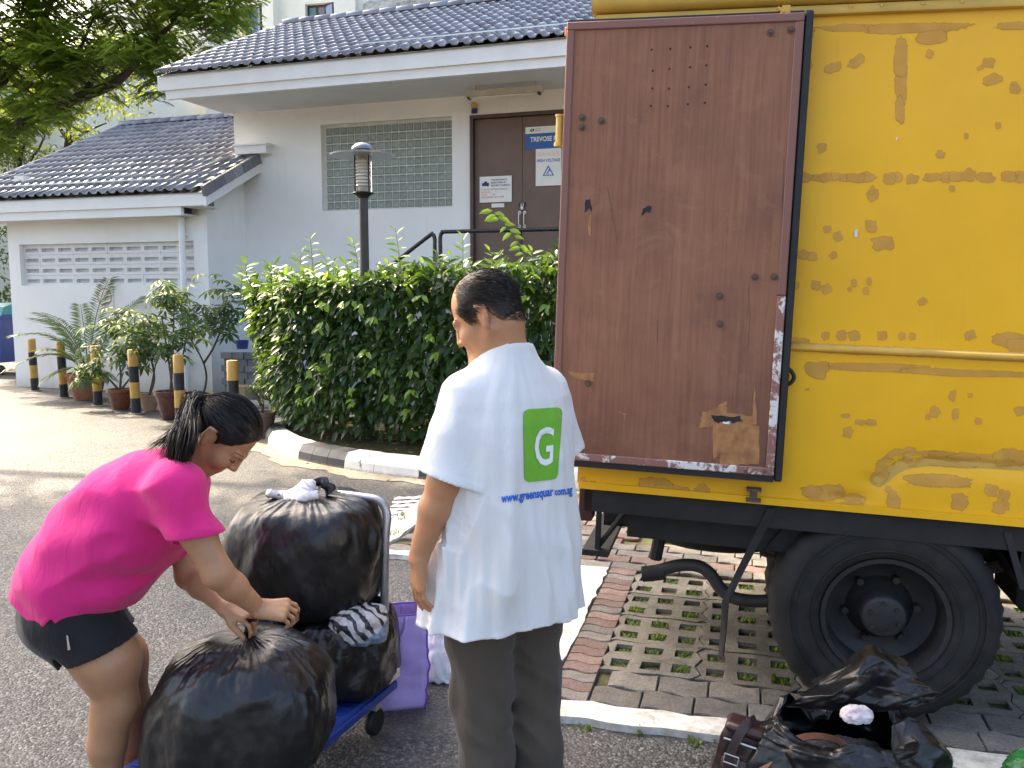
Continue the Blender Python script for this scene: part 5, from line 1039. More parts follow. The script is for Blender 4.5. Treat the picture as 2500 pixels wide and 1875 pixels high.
for x in (-.55, .55):
    for y in (.1, .7): MB().lathe([(.09, -.03), (.1, 0), (.09, .03)], 16, axis='y').build('castor', M_RUB, bin_, loc=(x, y, .1), smooth=True)
# ---- stack of grey blocks and one sandstone block beside the annexe
M_BLOCK = simple('grey_block', (.19, .20, .22), .85, .15, 9, bump=.3, rand=.3); sk0 = gnd(612, 972); gblk = mesh('paving_block', *bevbox(-.1, .1, -.05, .05, -.05, .05, .004)); gblk.materials.append(M_BLOCK); kk = 0
for r_ in range(7):
    for c_ in range(5):
        if r_ > 4 and c_ > 3: continue
        o = link('paving_block', gblk, None, None, sk0 + np.array((-.36 + c_ * .203 + .05 * (r_ % 2) + random.uniform(-.004, .004), .1 - .066 * c_, .051 + r_ * .1005)), (0, 0, R(-18 + random.uniform(-2, 2)))); tag(o, 'grey concrete block in the %s course of the stack, %s' % (('lowest', 'second lowest', 'third', 'fourth', 'fifth', 'sixth', 'topmost')[r_], ('at the annexe end', 'second from its annexe end', 'in the middle', 'second from its hedge end', 'at the hedge end')[c_]), 'block', 'stacked grey blocks')
o = part('sandstone_block', *bevbox(-.13, .13, -.1, .1, 0, .24, .008), simple('sandstone', (.36, .28, .15), .9, .2, 9, bump=.4)); o.location = gnd(590, 980) ; o.rotation_euler = (0, 0, R(-18)); tag(o, 'rough yellow sandstone block in front of the grey block stack', 'block')
o = part('plastic_tub', *lathe([(.08, 0), (.1, .13), (.105, .135), (.095, .13), (.075, .02), (.01, .02)], 20, False), simple('tub_blue', (.04, .08, .28), .4), None, True); o.location = sk0 + np.array((-.12, .05, .755)); tag(o, 'small blue plastic tub on top of the stacked grey blocks', 'tub')
MB().box(-.9, .9, -.35, .1, .0, .035).build('slab', M_CONC, None, loc=gnd(650, 985), rot=(0, 0, R(-18)), kind='structure')

# ---- wire basket, stone and dead leaves under the hedge
bkp = gnd(944, 1079) + np.array((0, 0, .11)); bk_ = thing('wire_basket', 'small white wire basket lying under the front of the hedge', 'basket', bkp, (0, 0, R(-20)))
M_WIRE = simple('white_wire', (.6, .58, .52), .5, .2, 20)
for y in (-.11, .11):
    fr_ = MB()
    for k in range(13): x = -.16 + .32 * k / 12; fr_.tube([(x, y, .005), (x, y, .125)], .0026, 5)
    for z in (.006, .065, .125): fr_.tube([(-.16, y, z), (.16, y, z)], .0032, 5)
    fr_.build('side', M_WIRE, bk_)
for x in (-.16, .16):
    fr_ = MB()
    for k in range(9): y = -.11 + .22 * k / 8; fr_.tube([(x, y, .005), (x, y, .125)], .0026, 5)
    for z in (.065, .125): fr_.tube([(x, -.11, z), (x, .11, z)], .0032, 5)
    fr_.build('end', M_WIRE, bk_)
V, Fc = lathe([(.10, 0), (.16, .03), (.17, .07), (.12, .12), (.04, .14), (.001, .142)], 22, False); V = np.array(V) * np.array((1.1, .8, .8)); V = V * (1 + .16 * pn(V * 9))[:, None]; o = part('stone', V, Fc, simple('dark_stone', (.07, .075, .08), .7, .3, 9, bump=.4), None, True); o.location = gnd(1028, 1098) + np.array((0, 0, .105)); tag(o, 'dark rounded stone lying on the soil at the hedge foot', 'stone')
nL = 150; P = []
for _ in range(nL):
    s0 = random.uniform(sB0 - 1.2, sW1 + 2.2); p, nn = kpt(s0); dd = random.uniform(.26, .95) if random.random() < .86 else random.uniform(-1.3, -.05); P.append((p[0] + nn[0] * dd, p[1] + nn[1] * dd, .116 if dd > 0 else .012))
P = np.array(P); D = rvec(nL) * np.array((1, 1, .12)); V, Fc = leaf_batch(P, D, np.array((0, 0, 1.)) + rvec(nL, .25), rng.uniform(.04, .085, nL), rng.uniform(.018, .035, nL)); part('dead_leaves', V, Fc, leafmat('dead_leaf', (.10, .05, .02), (.30, .19, .08), (.3, .2, .08), .7, .15, .2), None, True, 'stuff')
# ============================================================ TREES
M_FEATHER = leafmat('feathery_leaflet', (.045, .10, .018), (.13, .22, .035), (.48, .58, .05), .45, .48); M_BROAD = leafmat('broad_tree_leaf', (.07, .13, .02), (.19, .28, .035), (.62, .66, .06), .45, .5)
M_TRUNK = simple('grey_brown_bark', (.055, .04, .03), .9, .35, 6, bump=.8, bscale=18, bdist=.02)
def inside(poly, x, y):
    c = False; n = len(poly)
    for i in range(n):
        x0, y0 = poly[i]; x1, y1 = poly[i - 1]
        if (y0 > y) != (y1 > y) and x < (x1 - x0) * (y - y0) / (y1 - y0) + x0: c = not c
    return c
def sample_poly(poly, n):
    xs = [p[0] for p in poly]; ys = [p[1] for p in poly]; out = []
    while len(out) < n:
        x, y = random.uniform(min(xs), max(xs)), random.uniform(min(ys), max(ys))
        if inside(poly, x, y): out.append((x, y))
    return out
def limb(parent, pts, r0, r1, name='branch'):
    pth = smooth_path(pts, 6); part(name, *tube(pth, np.linspace(r0, r1, len(pth)), 8), M_TRUNK, parent, True); return pth
# tree with feathery leaves whose limb sweeps across behind the annexe roof
tb = aty(-420, 700, 21) * np.array((1, 1, 0)); t1 = thing('feathery_tree', 'large tree with feathery leaves and long dark limb reaching over the annexe roof', 'tree', tb)
Rl = lambda L: [np.array(p) - tb for p in L]
limb(t1, Rl([tb, tb + (0, 0, 2.5), aty(-250, 520, 21), aty(-120, 420, 21)]), .32, .2, 'trunk')
l1 = limb(t1, Rl([aty(-120, 420, 21), aty(0, 348, 21), aty(63, 296, 20.8), aty(177, 244, 20.6), aty(269, 209, 20.4), aty(316, 171, 20.2), aty(365, 110, 20), aty(420, 60, 19.8)]), .19, .05)
l2 = limb(t1, Rl([aty(-120, 420, 21), aty(-30, 250, 21.5), aty(54, 136, 21.5), aty(110, 40, 21.5), aty(150, -60, 21.5)]), .14, .05)
l3 = limb(t1, Rl([aty(200, 233, 20.6), aty(285, 117, 20.9), aty(342, 79, 21), aty(420, 40, 21)]), .07, .03); l4 = limb(t1, Rl([aty(110, 270, 20.7), aty(180, 150, 21.3), aty(230, 40, 21.5)]), .06, .03)
dark = [(-260, -200), (640, -200), (575, 20), (562, 95), (520, 105), (470, 130), (440, 170), (360, 175), (330, 140), (250, 150), (200, 120), (120, 150), (60, 110), (-260, 160)]
mid = [(-200, 100), (330, 100), (440, 160), (400, 215), (330, 240), (270, 205), (240, 260), (160, 300), (100, 300), (60, 345), (-200, 400)]
cl = [(p, random.uniform(18.6, 23.5), .62) for p in sample_poly(dark, 300)] + [(p, random.uniform(18.8, 22.5), .42) for p in sample_poly(mid, 90)]
skel = np.concatenate([l1, l2, l3, l4]); P, D, N_, L_, W_ = [], [], [], [], []
for k, ((x, y), Y, rad) in enumerate(cl):
    c = aty(x, y, Y) - tb; j = np.argmin(np.linalg.norm(skel - c, axis=1)); q = skel[j]
    if k % 2 == 0 and np.linalg.norm(q - c) < 3: limb(t1, [q, (q + c) / 2 + np.array((0, 0, .12)), c], .022, .006)
    for _ in range(22):
        o = rvec(1)[0]; o = o / np.linalg.norm(o) * rad * random.random() ** .5 * np.array((1, 1, .6)); b = c + o; az = random.uniform(0, 6.283); ax = np.array((math.cos(az), math.sin(az), random.uniform(-.45, .1))); ax /= np.linalg.norm(ax); sd = unit(np.cross(ax, (0, 0, 1.))); Lr = random.uniform(.28, .46)
        for i in range(8):
            t = .12 + .88 * i / 8; p = b + ax * Lr * t + np.array((0, 0, -.10 * t * t))
            for s in (-1, 1): P.append(p); D.append(sd * s + ax * .55 + (0, 0, -.2)); N_.append((sd[0] * s * .2, sd[1] * s * .2 - .1, 1)); L_.append(.145 * (1 - .5 * abs(t - .5)) * random.uniform(.85, 1.1)); W_.append(.055)
V, Fc = quad_leaves(np.array(P), np.array(D), np.array(N_), np.array(L_), np.array(W_)); part('crown', V, Fc, M_FEATHER, t1, False, 'stuff')
def broad_tree(name, label, root, trunk_pts, clusters, per, leaf, mat=M_BROAD, rad=.5, group=None):
    t = thing(name, label, 'tree', root); sk = []
    for pts, r0, r1 in trunk_pts: sk.append(limb(t, [np.array(p) - root for p in pts], r0, r1, 'trunk' if not sk else 'branch'))
    sk = np.concatenate(sk); P, D, N_, L_ = [], [], [], []
    for k, c in enumerate(clusters):
        c = np.array(c) - root; q = sk[np.argmin(np.linalg.norm(sk - c, axis=1))]
        if k % 3 == 0: limb(t, [q, (q + c) / 2 + np.array((0, 0, .1)), c], .02, .006)
        n = per; o = rvec(n); o = o / np.linalg.norm(o, axis=1)[:, None] * (rng.random(n) ** .45)[:, None] * rad * np.array((1, 1, .7)); P.append(c + o); D.append(o / rad * .6 + rvec(n, .5) + np.array((0, 0, -.4))); N_.append(np.array((0, 0, 1.)) + rvec(n, .5)); L_.append(leaf * rng.uniform(.7, 1.2, n))
    P, D, N_, L_ = map(np.concatenate, (P, D, N_, L_)); V, Fc = quad_leaves(P, D, N_, L_, L_ * .48); part('crown', V, Fc, mat, t, False, 'stuff'); return t
r2 = aty(168, 620, 27) * np.array((1, 1, 0))
broad_tree('broadleaf_tree', 'young tree with forked trunk and sunlit yellow green leaves behind the annexe ridge', r2, [([r2, aty(165, 420, 27), aty(168, 330, 27), aty(172, 253, 27)], .16, .05), ([aty(167, 345, 27), aty(140, 300, 27), aty(120, 240, 27)], .07, .03), ([aty(168, 350, 27), aty(215, 320, 27), aty(260, 300, 27)], .05, .02), ([aty(170, 300, 27), aty(230, 230, 27), aty(290, 190, 27)], .06, .02)], [aty(x, y, random.uniform(25.5, 28.5)) for x, y in sample_poly([(-60, 120), (300, 120), (400, 240), (405, 270), (340, 300), (260, 330), (130, 340), (40, 300), (-60, 320)], 58)], 60, .17)
r3 = aty(50, 640, 24) * np.array((1, 1, 0))
broad_tree('broadleaf_tree', 'low leafy tree in the gap beside the annexe gable, in front of the tan wall', r3, [([r3, aty(48, 430, 24), aty(60, 350, 24)], .10, .04), ([aty(50, 420, 24), aty(90, 370, 24), aty(110, 330, 24)], .05, .02)], [aty(x, y, random.uniform(23.5, 25)) for x, y in sample_poly([(-80, 310), (60, 330), (130, 370), (110, 400), (20, 425), (-80, 440)], 20)] + [aty(x, y, random.uniform(25, 26)) for x, y in sample_poly([(-120, 520), (20, 520), (20, 790), (-120, 790)], 24)], 70, .15, leafmat('dark_tree_leaf', (.03, .06, .012), (.09, .15, .03), (.3, .4, .04), .45, .3))
# shade tree that stands left of the road and keeps the foreground out of the sun
SH = np.array((-9.6, 11.2, 0.)); cs = []
while len(cs) < 95:
    o = rvec(1)[0]; o = o / np.linalg.norm(o) * random.random() ** .35; p = np.array((-8.7 + o[0] * 3.0, 10.2 + o[1] * 3.2, 8.4 + o[2] * 1.3)); cs.append(p)
for _ in range(42):
    o = rvec(1)[0]; o = o / np.linalg.norm(o) * random.random() ** .4; cs.append(np.array((-6.9 + o[0] * 2.1, 8.5 + o[1] * 1.25, 8.5 + o[2] * .9)))
broad_tree('shade_tree', 'spreading shade tree beside the road left of the parking bay', SH, [([SH, SH + (.1, 0, 3), SH + (.4, -.4, 6), SH + (.9, -1, 8)], .28, .1), ([SH + (.3, -.1, 4.5), SH + (1.8, .8, 6.8), SH + (3, 1.2, 8)], .12, .04), ([SH + (.3, -.2, 4.2), SH + (.2, -2.2, 6.5), SH + (.5, -3, 8)], .12, .04)], cs, 70, .30, M_BROAD, .8)
# ============================================================ BAGS, CART
def plastic(name, c, rough=.27, bump=.5):
    q = N(name); co = q.coord('Object')
    w1 = q.noise(q.coord('Object', (1, 1, .28), (R(20), R(25), 0)), 20, 4, .55, .8); w2 = q.noise(q.coord('Object', (1.6, 1, .3), (R(-30), R(35), R(40))), 44, 3, .55, .5)
    r1 = q.math('ABSOLUTE', q.math('SUBTRACT', w1, .5)); r2 = q.math('ABSOLUTE', q.math('SUBTRACT', w2, .5))
    nm = q.bump(q.math('MULTIPLY', r1, -1.0), bump, .02); nm = q.bump(q.math('MULTIPLY', r2, -1.0), bump * .5, .008, nm)
    col = q.mix(q.ramp(q.noise(co, 6, 4), [(.3, 0.), (.7, 1.)]), c, tuple(x * 1.5 for x in c))
    return q.done(col, q.ramp(q.noise(co, 9, 3), [(.3, rough - .05), (.7, rough + .12)]), nm, 0, .5)
M_BAG = plastic('black_bin_liner', (.0052, .0052, .0058), .31, .17)
def bag_surf(C0, rx, ry, h, prof, seed, lump=.07, pleat=.05, npl=26, crumple=.02, nth=260, nt=150, lean=(0, 0), gather=None, sag=None, sq=2.4, pl0=.55, mouth=0.0, facet=.022, nfac=9):
    th = np.linspace(0, 2 * np.pi, nth, endpoint=False) + np.pi / 2; tt = np.linspace(0, 1, nt); pr = np.array(prof); pt = np.linspace(0, 1, len(pr)); k = pr
    kk = smooth_path(np.c_[pr, np.zeros(len(pr))], 8); u = np.linspace(0, 1, len(kk)); rr = np.interp(tt, u, kk[:, 0]); zz_ = np.interp(tt, u, kk[:, 1])
    T, TH = np.meshgrid(tt, th, indexing='ij'); Rr = rr[:, None] + 0 * TH; Zz = zz_[:, None] + 0 * TH; Cc, Ss = np.cos(TH), np.sin(TH); e = (np.abs(Cc) ** sq + np.abs(Ss) ** sq) ** (-1 / sq); e = 1 + (e - 1) * np.clip(1.6 - 1.4 * T, 0, 1)
    base = np.stack([Cc * Rr * e, Ss * Rr * e, Zz], -1); q = base * np.array((2.2, 2.2, 1.9)) + seed * 7.3
    d = lump * pn(q) * 1.5 + lump * .5 * pn(q * 2.1 + 4)
    amp = np.clip((T - pl0) / (1 - pl0), 0, 1); ph = TH * npl / 2 + 2.2 * pn(np.stack([Cc * 2, Ss * 2, T * 1.2], -1) + seed) * 2; fold = (np.abs(np.sin(ph)) - .55)
    fold2 = np.abs(np.sin(ph * 2.3 + 1)) - .6
    d += pleat * amp ** .8 * np.clip(Rr * 1.5, .15, 1) * (fold + .45 * fold2)
    rg = lambda s, o, st: 1 - 2.2 * np.abs(pn(base * np.array(st) * s + o + seed))
    sw = np.stack([base[..., 0] + .7 * base[..., 2], base[..., 1] - .4 * base[..., 2], base[..., 2] * .45], -1)
    d += crumple * (1 - 2.4 * np.abs(pn(sw * 4.2 + seed * 3))) + crumple * .6 * (1 - 2.4 * np.abs(pn(sw * 9 + 11 + seed))) + crumple * .35 * (1 - 2.4 * np.abs(pn(base * 17 + seed)))
    uu = TH * nfac / 6.2832 + .35 * pn(base * 2.5 + seed); vv = T * nfac * .75 + .35 * pn(base * 2.5 + seed + 9)
    d += facet * (fac(uu, vv, seed) * .6 + fac(uu * 2.3 + 5, vv * 2.3 - uu * .8, seed + 1) * .32 + fac(uu * 5.1, vv * 5.1 + uu * 1.5, seed + 2) * .14)
    fade = np.clip(Rr * 3, .25, 1); nrm = np.stack([Cc * .9, Ss * .9, (T - .45) * 1.2], -1); Pp = base + nrm * (d * fade)[..., None]
    if mouth: Pp[..., 2] += mouth * np.clip((T - .6) / .4, 0, 1) ** 1.5 * (pn(np.stack([Cc * 1.7, Ss * 1.7, T * 0], -1) + seed * 1.7) * 1.6 + .45 * np.abs(np.sin(TH * 4 + seed)))
    Pp = Pp * np.array((rx, ry, h)); Pp[..., 2] = np.maximum(Pp[..., 2], 0) if sag is None else Pp[..., 2]
    Pp[..., 0] += lean[0] * (Pp[..., 2] / h) ** 1.5; Pp[..., 1] += lean[1] * (Pp[..., 2] / h) ** 1.5
    if sag is not None: Pp = sag(Pp)
    V = Pp.reshape(-1, 3) + np.array(C0); idx = np.arange(nt * nth).reshape(nt, nth); nx_ = np.roll(idx, -1, 1)
    Fq = np.stack([idx[:-1], nx_[:-1], nx_[1:], idx[1:]], -1).reshape(-1, 4); return V, Fq
closed = [(.0, .0), (.6, .0), (.9, .04), (1.02, .22), (1.03, .45), (.95, .68), (.74, .86), (.42, .965), (.15, 1.0), (.05, 1.03), (.045, 1.07), (.11, 1.12), (.16, 1.15)]
def sag_front(P):
    w = -.93 * P[..., 0] + .37 * P[..., 1]; k = np.clip((w - .05) / .22, 0, 1); k = k * k * (3 - 2 * k); low = np.clip(1 - P[..., 2] / .30, 0, 1); P[..., 2] -= .15 * k * low; return P
BAGZ = .195
fb = thing('rubbish_bag', 'full black rubbish bag gathered at its neck in the hands of the stooping woman', 'rubbish bag', (-.825, 2.47, BAGZ))
part('bag', *bag_surf((0, 0, 0), .262, .24, .405, closed, 1, .05, .065, 40, .010, lean=(.045, -.02), facet=.05, nfac=11, sag=sag_front, pl0=.45), M_BAG, fb, True)
lbg = thing('rubbish_bag', 'black bag slumped on the trolley platform underneath the biggest tied bag', 'rubbish bag', (-.655, 3.03, BAGZ))
part('bag', *bag_surf((0, 0, 0), .235, .24, .27, [(.0, .0), (.7, .0), (.95, .05), (1.02, .3), (1.0, .6), (.93, .85), (.80, .97), (.5, 1.0), (.01, 1.0)], 3, .05, .05, 20, .01), M_BAG, lbg, True)
ubg = thing('rubbish_bag', 'bulging black rubbish bag tied with white plastic on top of the trolley load', 'rubbish bag', (-.755, 3.08, .44))
part('bag', *bag_surf((0, 0, 0), .275, .26, .43, [(.0, .02), (.45, .0), (.78, .05), (.97, .22), (1.03, .45), (1.0, .7), (.86, .9), (.62, .985), (.32, 1.01), (.1, 1.0), (.06, 1.02), (.13, 1.06)], 5, .05, .09, 24, .008, lean=(.01, 0), pl0=.5, facet=.014), M_BAG, ubg, True)
M_WPLAS = plastic('white_plastic', (.62, .62, .64), .35, .4)
M_WPLAS.node_tree.nodes['Principled BSDF'].inputs['Subsurface Weight'].default_value = .0
wt = thing('white_bag_tie', 'crumpled white plastic bag knotted on top of the biggest black bag', 'plastic bag', (-.775, 3.03, .865))
for k, (pts, r) in enumerate((([(-.10, -.02, .03), (-.05, 0, .012), (0, 0, .02), (.04, .01, .02)], (.012, .016, .022, .02)), ([(.0, 0, .01), (.04, 0, .045), (.06, .0, .07)], (.03, .03, .014)), ([(-.03, -.03, .0), (.03, -.03, .015), (.08, -.02, .02)], (.02, .028, .012)))):
    pth = smooth_path(pts, 8); V, Fc = tube(pth, np.interp(np.linspace(0, 1, len(pth)), np.linspace(0, 1, len(r)), r), 14); V = V + rvec(len(V), .0022) + .014 * pn(V * 30 + k)[:, None] * unit(V - V.mean(0)); part('tie', V, Fc, M_WPLAS, wt, True)
bt = tube(smooth_path([(.03, .03, .03), (.06, .03, .06), (.10, .02, .05), (.12, .02, .02)], 8), .016, 12); V = bt[0] + .012 * pn(bt[0] * 40)[:, None]; part('black_knot', V, bt[1], M_BAG, wt, True)
# trolley
ct = Frame((-.44, 3.03, 0), 0); ce = np.array((-.37, -.93)); cw_ = np.array((-.93, .37))
cart = thing('platform_trolley', 'blue flatbed trolley with folding grey tube handle carrying black bags', 'trolley', (-.445, 3.02, 0), (0, 0, math.atan2(-.37, .93) + 0.0))
# local frame: y away along the trolley (handle end at 0), x to the right
M_TBLUE = simple('trolley_blue', (.012, .045, .26), .45, .2, 6, bump=.2, bscale=50); M_TUBE = simple('grey_tube', (.36, .36, .37), .32, .1, 8, .7); M_ZINC = simple('zinc_bracket', (.62, .60, .55), .35, .15, 9, .8)
cart.rotation_euler = (0, 0, math.atan2(ce[0], -ce[1]))
Wc, Lc = .46, .86
pm = MB(); pm.box(-Wc, .0, -Lc, .02, .155, .19, .008); pm.build('platform', M_TBLUE, cart)
rb = MB()
for k in range(18): rb.box(-Wc + .02, -.02, -Lc + .03 + k * .041, -Lc + .045 + k * .041, .19, .1935)
rb.build('anti_slip_ribs', M_TBLUE, cart); MB().box(-Wc - .012, .012, -Lc - .012, .032, .15, .18, .004).build('bumper', M_TBLUE, cart)
hz = .845; hp = smooth_path([(-.022, -.0, .19), (-.022, .0, .4), (-.02, .012, .70), (-.022, .03, .80), (-.05, .035, hz), (-.12, .035, hz + .012), (-Wc + .12, .035, hz + .012), (-Wc + .05, .035, hz), (-Wc + .022, .03, .80), (-Wc + .02, .012, .70), (-Wc + .022, 0, .4), (-Wc + .022, 0, .19)], 8)
MB().tube(hp, .0155, 12).build('handle', M_TUBE, cart, smooth=True)
MB().box(-Wc + .03, -.03, .002, .01, .20, .50).build('handle_plate', M_BLK, cart)
br = MB(); br.prism([(-.045, .19), (.05, .19), (.045, .24), (.015, .29), (-.03, .29)], .004, .012, 'x'); br.tube([(.002, -.01, .265), (.024, -.01, .265)], .014, 12); br.tube([(.002, .02, .225), (.02, .02, .225)], .008, 10); br.build('handle_bracket', M_ZINC, cart)
for x in (-.04, -Wc + .06):
    for y in (-.05, -Lc + .08):
        cf = MB(); cf.box(x - .02, x + .02, y - .02, y + .02, .10, .15); cf.build('castor_fork', M_ZINC, cart); MB().lathe([(.045, -.014), (.05, -.008), (.05, .008), (.045, .014)], 20, axis='x').build('castor', M_RUB, cart, loc=(x, y, .051), auto=40)
# striped clothes in a clear sack on the lower bag
def stripe_mat():
    q = N('zebra_cloth'); co = q.coord('Object'); w = q.n('TexWave', wave_type='BANDS', bands_direction='DIAGONAL'); q.l(co, w.inputs[0]); w.inputs['Scale'].default_value = 11; w.inputs['Distortion'].default_value = 7; w.inputs['Detail'].default_value = 2; w.inputs['Detail Scale'].default_value = 1.2
    col = q.ramp(w.outputs[1], [(.30, (.02, .02, .022)), (.36, (.52, .52, .53))]); z = q.n('SeparateXYZ'); q.l(co, z.inputs[0]); f = q.math('ADD', q.math('ADD', z.outputs[2], q.math('MULTIPLY', z.outputs[0], -.55)), q.math('MULTIPLY', q.noise(co, 12, 4), .08))
    oth = q.ramp(q.noise(co, 9, 4, .6), [(.36, (.02, .07, .22)), (.46, (.10, .11, .07)), (.55, (.36, .36, .33)), (.66, (.05, .16, .36)), (.75, (.5, .22, .1))]); col = q.mix(q.ramp(f, [(.045, 1.), (.06, 0.)]), col, oth)
    return q.done(col, .3, q.bump(q.noise(co, 25, 5), .6, .012), 0, .6)
cl_ = thing('clothes_sack', 'clear plastic sack of black and white striped clothes wedged between the bags', 'clothes', (-.535, 2.90, .40)); V, Fq = bag_surf((0, 0, 0), .095, .08, .115, [(.0, .0), (.7, .0), (1, .1), (1.02, .4), (.95, .7), (.6, .95), (.01, 1.0)], 9, .12, .06, 14, .05, 120, 70); part('clothes', V, Fq, stripe_mat(), cl_, True)
# purple non-woven carrier standing behind the trolley
M_PURP = simple('purple_nonwoven', (.52, .40, .78), .75, .12, 7, bump=.4, bscale=90, c2=(.42, .30, .70)); M_PURPD = simple('purple_piping', (.20, .10, .46), .7)
pb = thing('purple_bag', 'purple non-woven carrier bag standing open behind the trolley handle', 'bag', (-.47, 3.24, 0), (0, 0, R(12)))
def soft_box(w, d, h, seed, amp=.012, n=26, taper=1.0, openr=True):
    ring = []; per = [(-w, -d), (w, -d), (w, d), (-w, d)]; V = []; K = 40
    for j in range(n + 1):
        t = j / n
        for i in range(K):
            s = i / K * 4; e = int(s); f = s - e; a, b = np.array(per[e]), np.array(per[(e + 1) % 4]); p = a + (b - a) * f; bulge = 1 + .10 * math.sin(math.pi * t) * (1 if True else 0); p = p * (bulge * (1 + (taper - 1) * t)); V.append((p[0], p[1], h * t))
    V = np.array(V); V += (amp * pn(V * 9 + seed))[:, None] * unit(V * np.array((1, 1, 0))) * np.clip(V[:, 2:] / .05, 0, 1) + (amp * .5 * (1 - 2 * np.abs(pn(V * 17 + seed))))[:, None] * unit(V * np.array((1, 1, 0))) * np.clip(V[:, 2:] / .05, 0, 1)
    Fc = [(j * K + i, j * K + (i + 1) % K, (j + 1) * K + (i + 1) % K, (j + 1) * K + i) for j in range(n) for i in range(K)] + [tuple(range(K))[::-1]]; return V, Fc, K, n
V, Fc, K, n = soft_box(.118, .07, .375, 2, .014, taper=.96); part('body', V, Fc, M_PURP, pb, True).modifiers.new('t', 'SOLIDIFY').thickness = -.002
for (i0) in (0, 10, 20, 30): pts = [V[j * K + i0] * np.array((1.012, 1.012, 1)) for j in range(n + 1)]; part('piping', *tube(pts, .0035, 5), M_PURPD, pb, True)
part('hem', *tube(np.array([V[n * K + i] for i in list(range(K)) + [0]]), .004, 5, False), M_PURPD, pb, True)
for y in (-.07, .07): part('carry_strap', *tube(smooth_path([(-.05, y, .37), (-.04, y * 1.2, .31), (0, y * 1.35, .27), (.04, y * 1.2, .31), (.05, y, .37)], 5), .008, 6), M_PURP, pb, True)
# white printed carrier behind the man's leg
wb = thing('white_carrier_bag', 'white plastic carrier with black print slumped on the road behind the man', 'bag', (-.30, 3.50, 0)); V, Fq = bag_surf((0, 0, 0), .13, .11, .235, [(.0, .0), (.8, .0), (1, .1), (1.0, .4), (.8, .75), (.5, .95), (.35, 1.05)], 12, .1, .12, 16, .05, 110, 70); part('bag', V, Fq, M_WPLAS, wb, True); MB().box(-.115, -.04, -.118, -.112, .07, .16).build('print', M_BLK, wb, rot=(0, R(-25), 0), loc=(-.02, .0, .01))
# open black bag with clothes by the wheel
ob = thing('open_rubbish_bag', 'torn open black bag full of clothes lying against the truck wheel', 'rubbish bag', (1.02, 2.55, .004))
V, Fq = bag_surf((0, 0, 0), .30, .21, .255, [(.0, .0), (.7, .0), (1.0, .05), (1.08, .25), (1.02, .55), (.92, .85), (.80, 1.0), (.66, 1.02), (.60, .9)], 21, .08, .05, 8, .004, 320, 170, pl0=.5, facet=.13, nfac=6, mouth=.26); part('bag', V, Fq, M_BAG, ob, True)
def sheet(path_px, Y0, Y1, n, m, seed, bulge):
    """crumpled sheet hung between a low edge and a ragged upper edge, both given as photo pixels"""
    lo, hi = path_px; lo = smooth_path([aty(x, y, Y0) for x, y in lo], 10); hi = smooth_path([aty(x, y, Y1) for x, y in hi], 10); tl = np.linspace(0, 1, n); A = np.stack([np.interp(tl, np.linspace(0, 1, len(lo)), lo[:, k]) for k in range(3)], 1); B = np.stack([np.interp(tl, np.linspace(0, 1, len(hi)), hi[:, k]) for k in range(3)], 1)
    s = np.linspace(0, 1, m); P = A[:, None] * (1 - s)[None, :, None] + B[:, None] * s[None, :, None]; U, S2 = np.meshgrid(tl, s, indexing='ij'); d = bulge * np.sin(np.pi * S2) + .05 * fac(U * 3.4, S2 * 2.2, seed) + .012 * fac(U * 8 + 3, S2 * 5 + U * 3, seed + 1) + .002 * fac(U * 23, S2 * 15, seed + 2); P = P + d[..., None] * np.array((.15, -.85, .5)); idx = np.arange(n * m).reshape(n, m)
    return P.reshape(-1, 3) - np.array((1.02, 2.55, .004)), np.stack([idx[:-1, :-1], idx[1:, :-1], idx[1:, 1:], idx[:-1, 1:]], -1).reshape(-1, 4)
V, Fq = sheet(([(1930, 1722), (2000, 1735), (2090, 1740), (2180, 1735), (2270, 1715)], [(1985, 1660), (2050, 1625), (2108, 1578), (2170, 1600), (2235, 1645), (2262, 1690)]), 2.56, 2.66, 90, 60, 5, .05); part('raised_flap', V, Fq, M_BAG, ob, True)
V, Fq = bag_surf((.0, .0, .03), .19, .12, .17, [(1.0, .0), (1.0, .3), (.8, .75), (.4, .95), (.0, 1.0)], 31, .15, .1, 12, .07, 90, 50); part('clothes', V, Fq, simple('grey_clothes', (.07, .07, .08), .8, .5, 9, c2=(.015, .015, .02)), ob, True)
V, Fq = bag_surf(tuple(aty(2092, 1756, 2.46) - np.array((1.02, 2.55, .004))), .042, .03, .042, [(1.0, .0), (1.1, .4), (.6, .9), (.0, 1.0)], 33, .14, .10, 6, .03, 60, 30, facet=.12, nfac=5); part('white_cloth', V, Fq, simple('pinkish_cloth', (.55, .53, .56), .8, .25, 30, c2=(.52, .42, .44)), ob, True)
# brown satchel leaning on it
M_LEATH = simple('dark_brown_leather', (.030, .012, .010), .36, .3, 14, bump=.35, bscale=120); M_STRAP = simple('brown_strap', (.16, .062, .035), .5, .2, 18)
sat = thing('leather_bag', 'dark brown leather shoulder bag with tan strap leaning on the open black bag', 'bag', (.705, 2.545, 0), (R(-6), R(9), R(-22))); sat.scale = (.86, .86, .86)
V, Fc, K, n = soft_box(.105, .055, .30, 6, .012, taper=.86); o = part('body', V, Fc, M_LEATH, sat, True)
sd_ = MB(); sd_.add(*bevbox(-.085, .085, -.078, -.05, .05, .20, .014)); sd_.build('front_pocket', M_LEATH, sat, auto=50); sd_ = MB(); sd_.add(*bevbox(-.095, .095, -.06, .06, .275, .315, .014)); sd_.build('top_flap', M_LEATH, sat, auto=50)
MB().tube([(-.09, -.062, .255), (.09, -.062, .255)], .004, 6).build('zip', M_ZINC, sat)
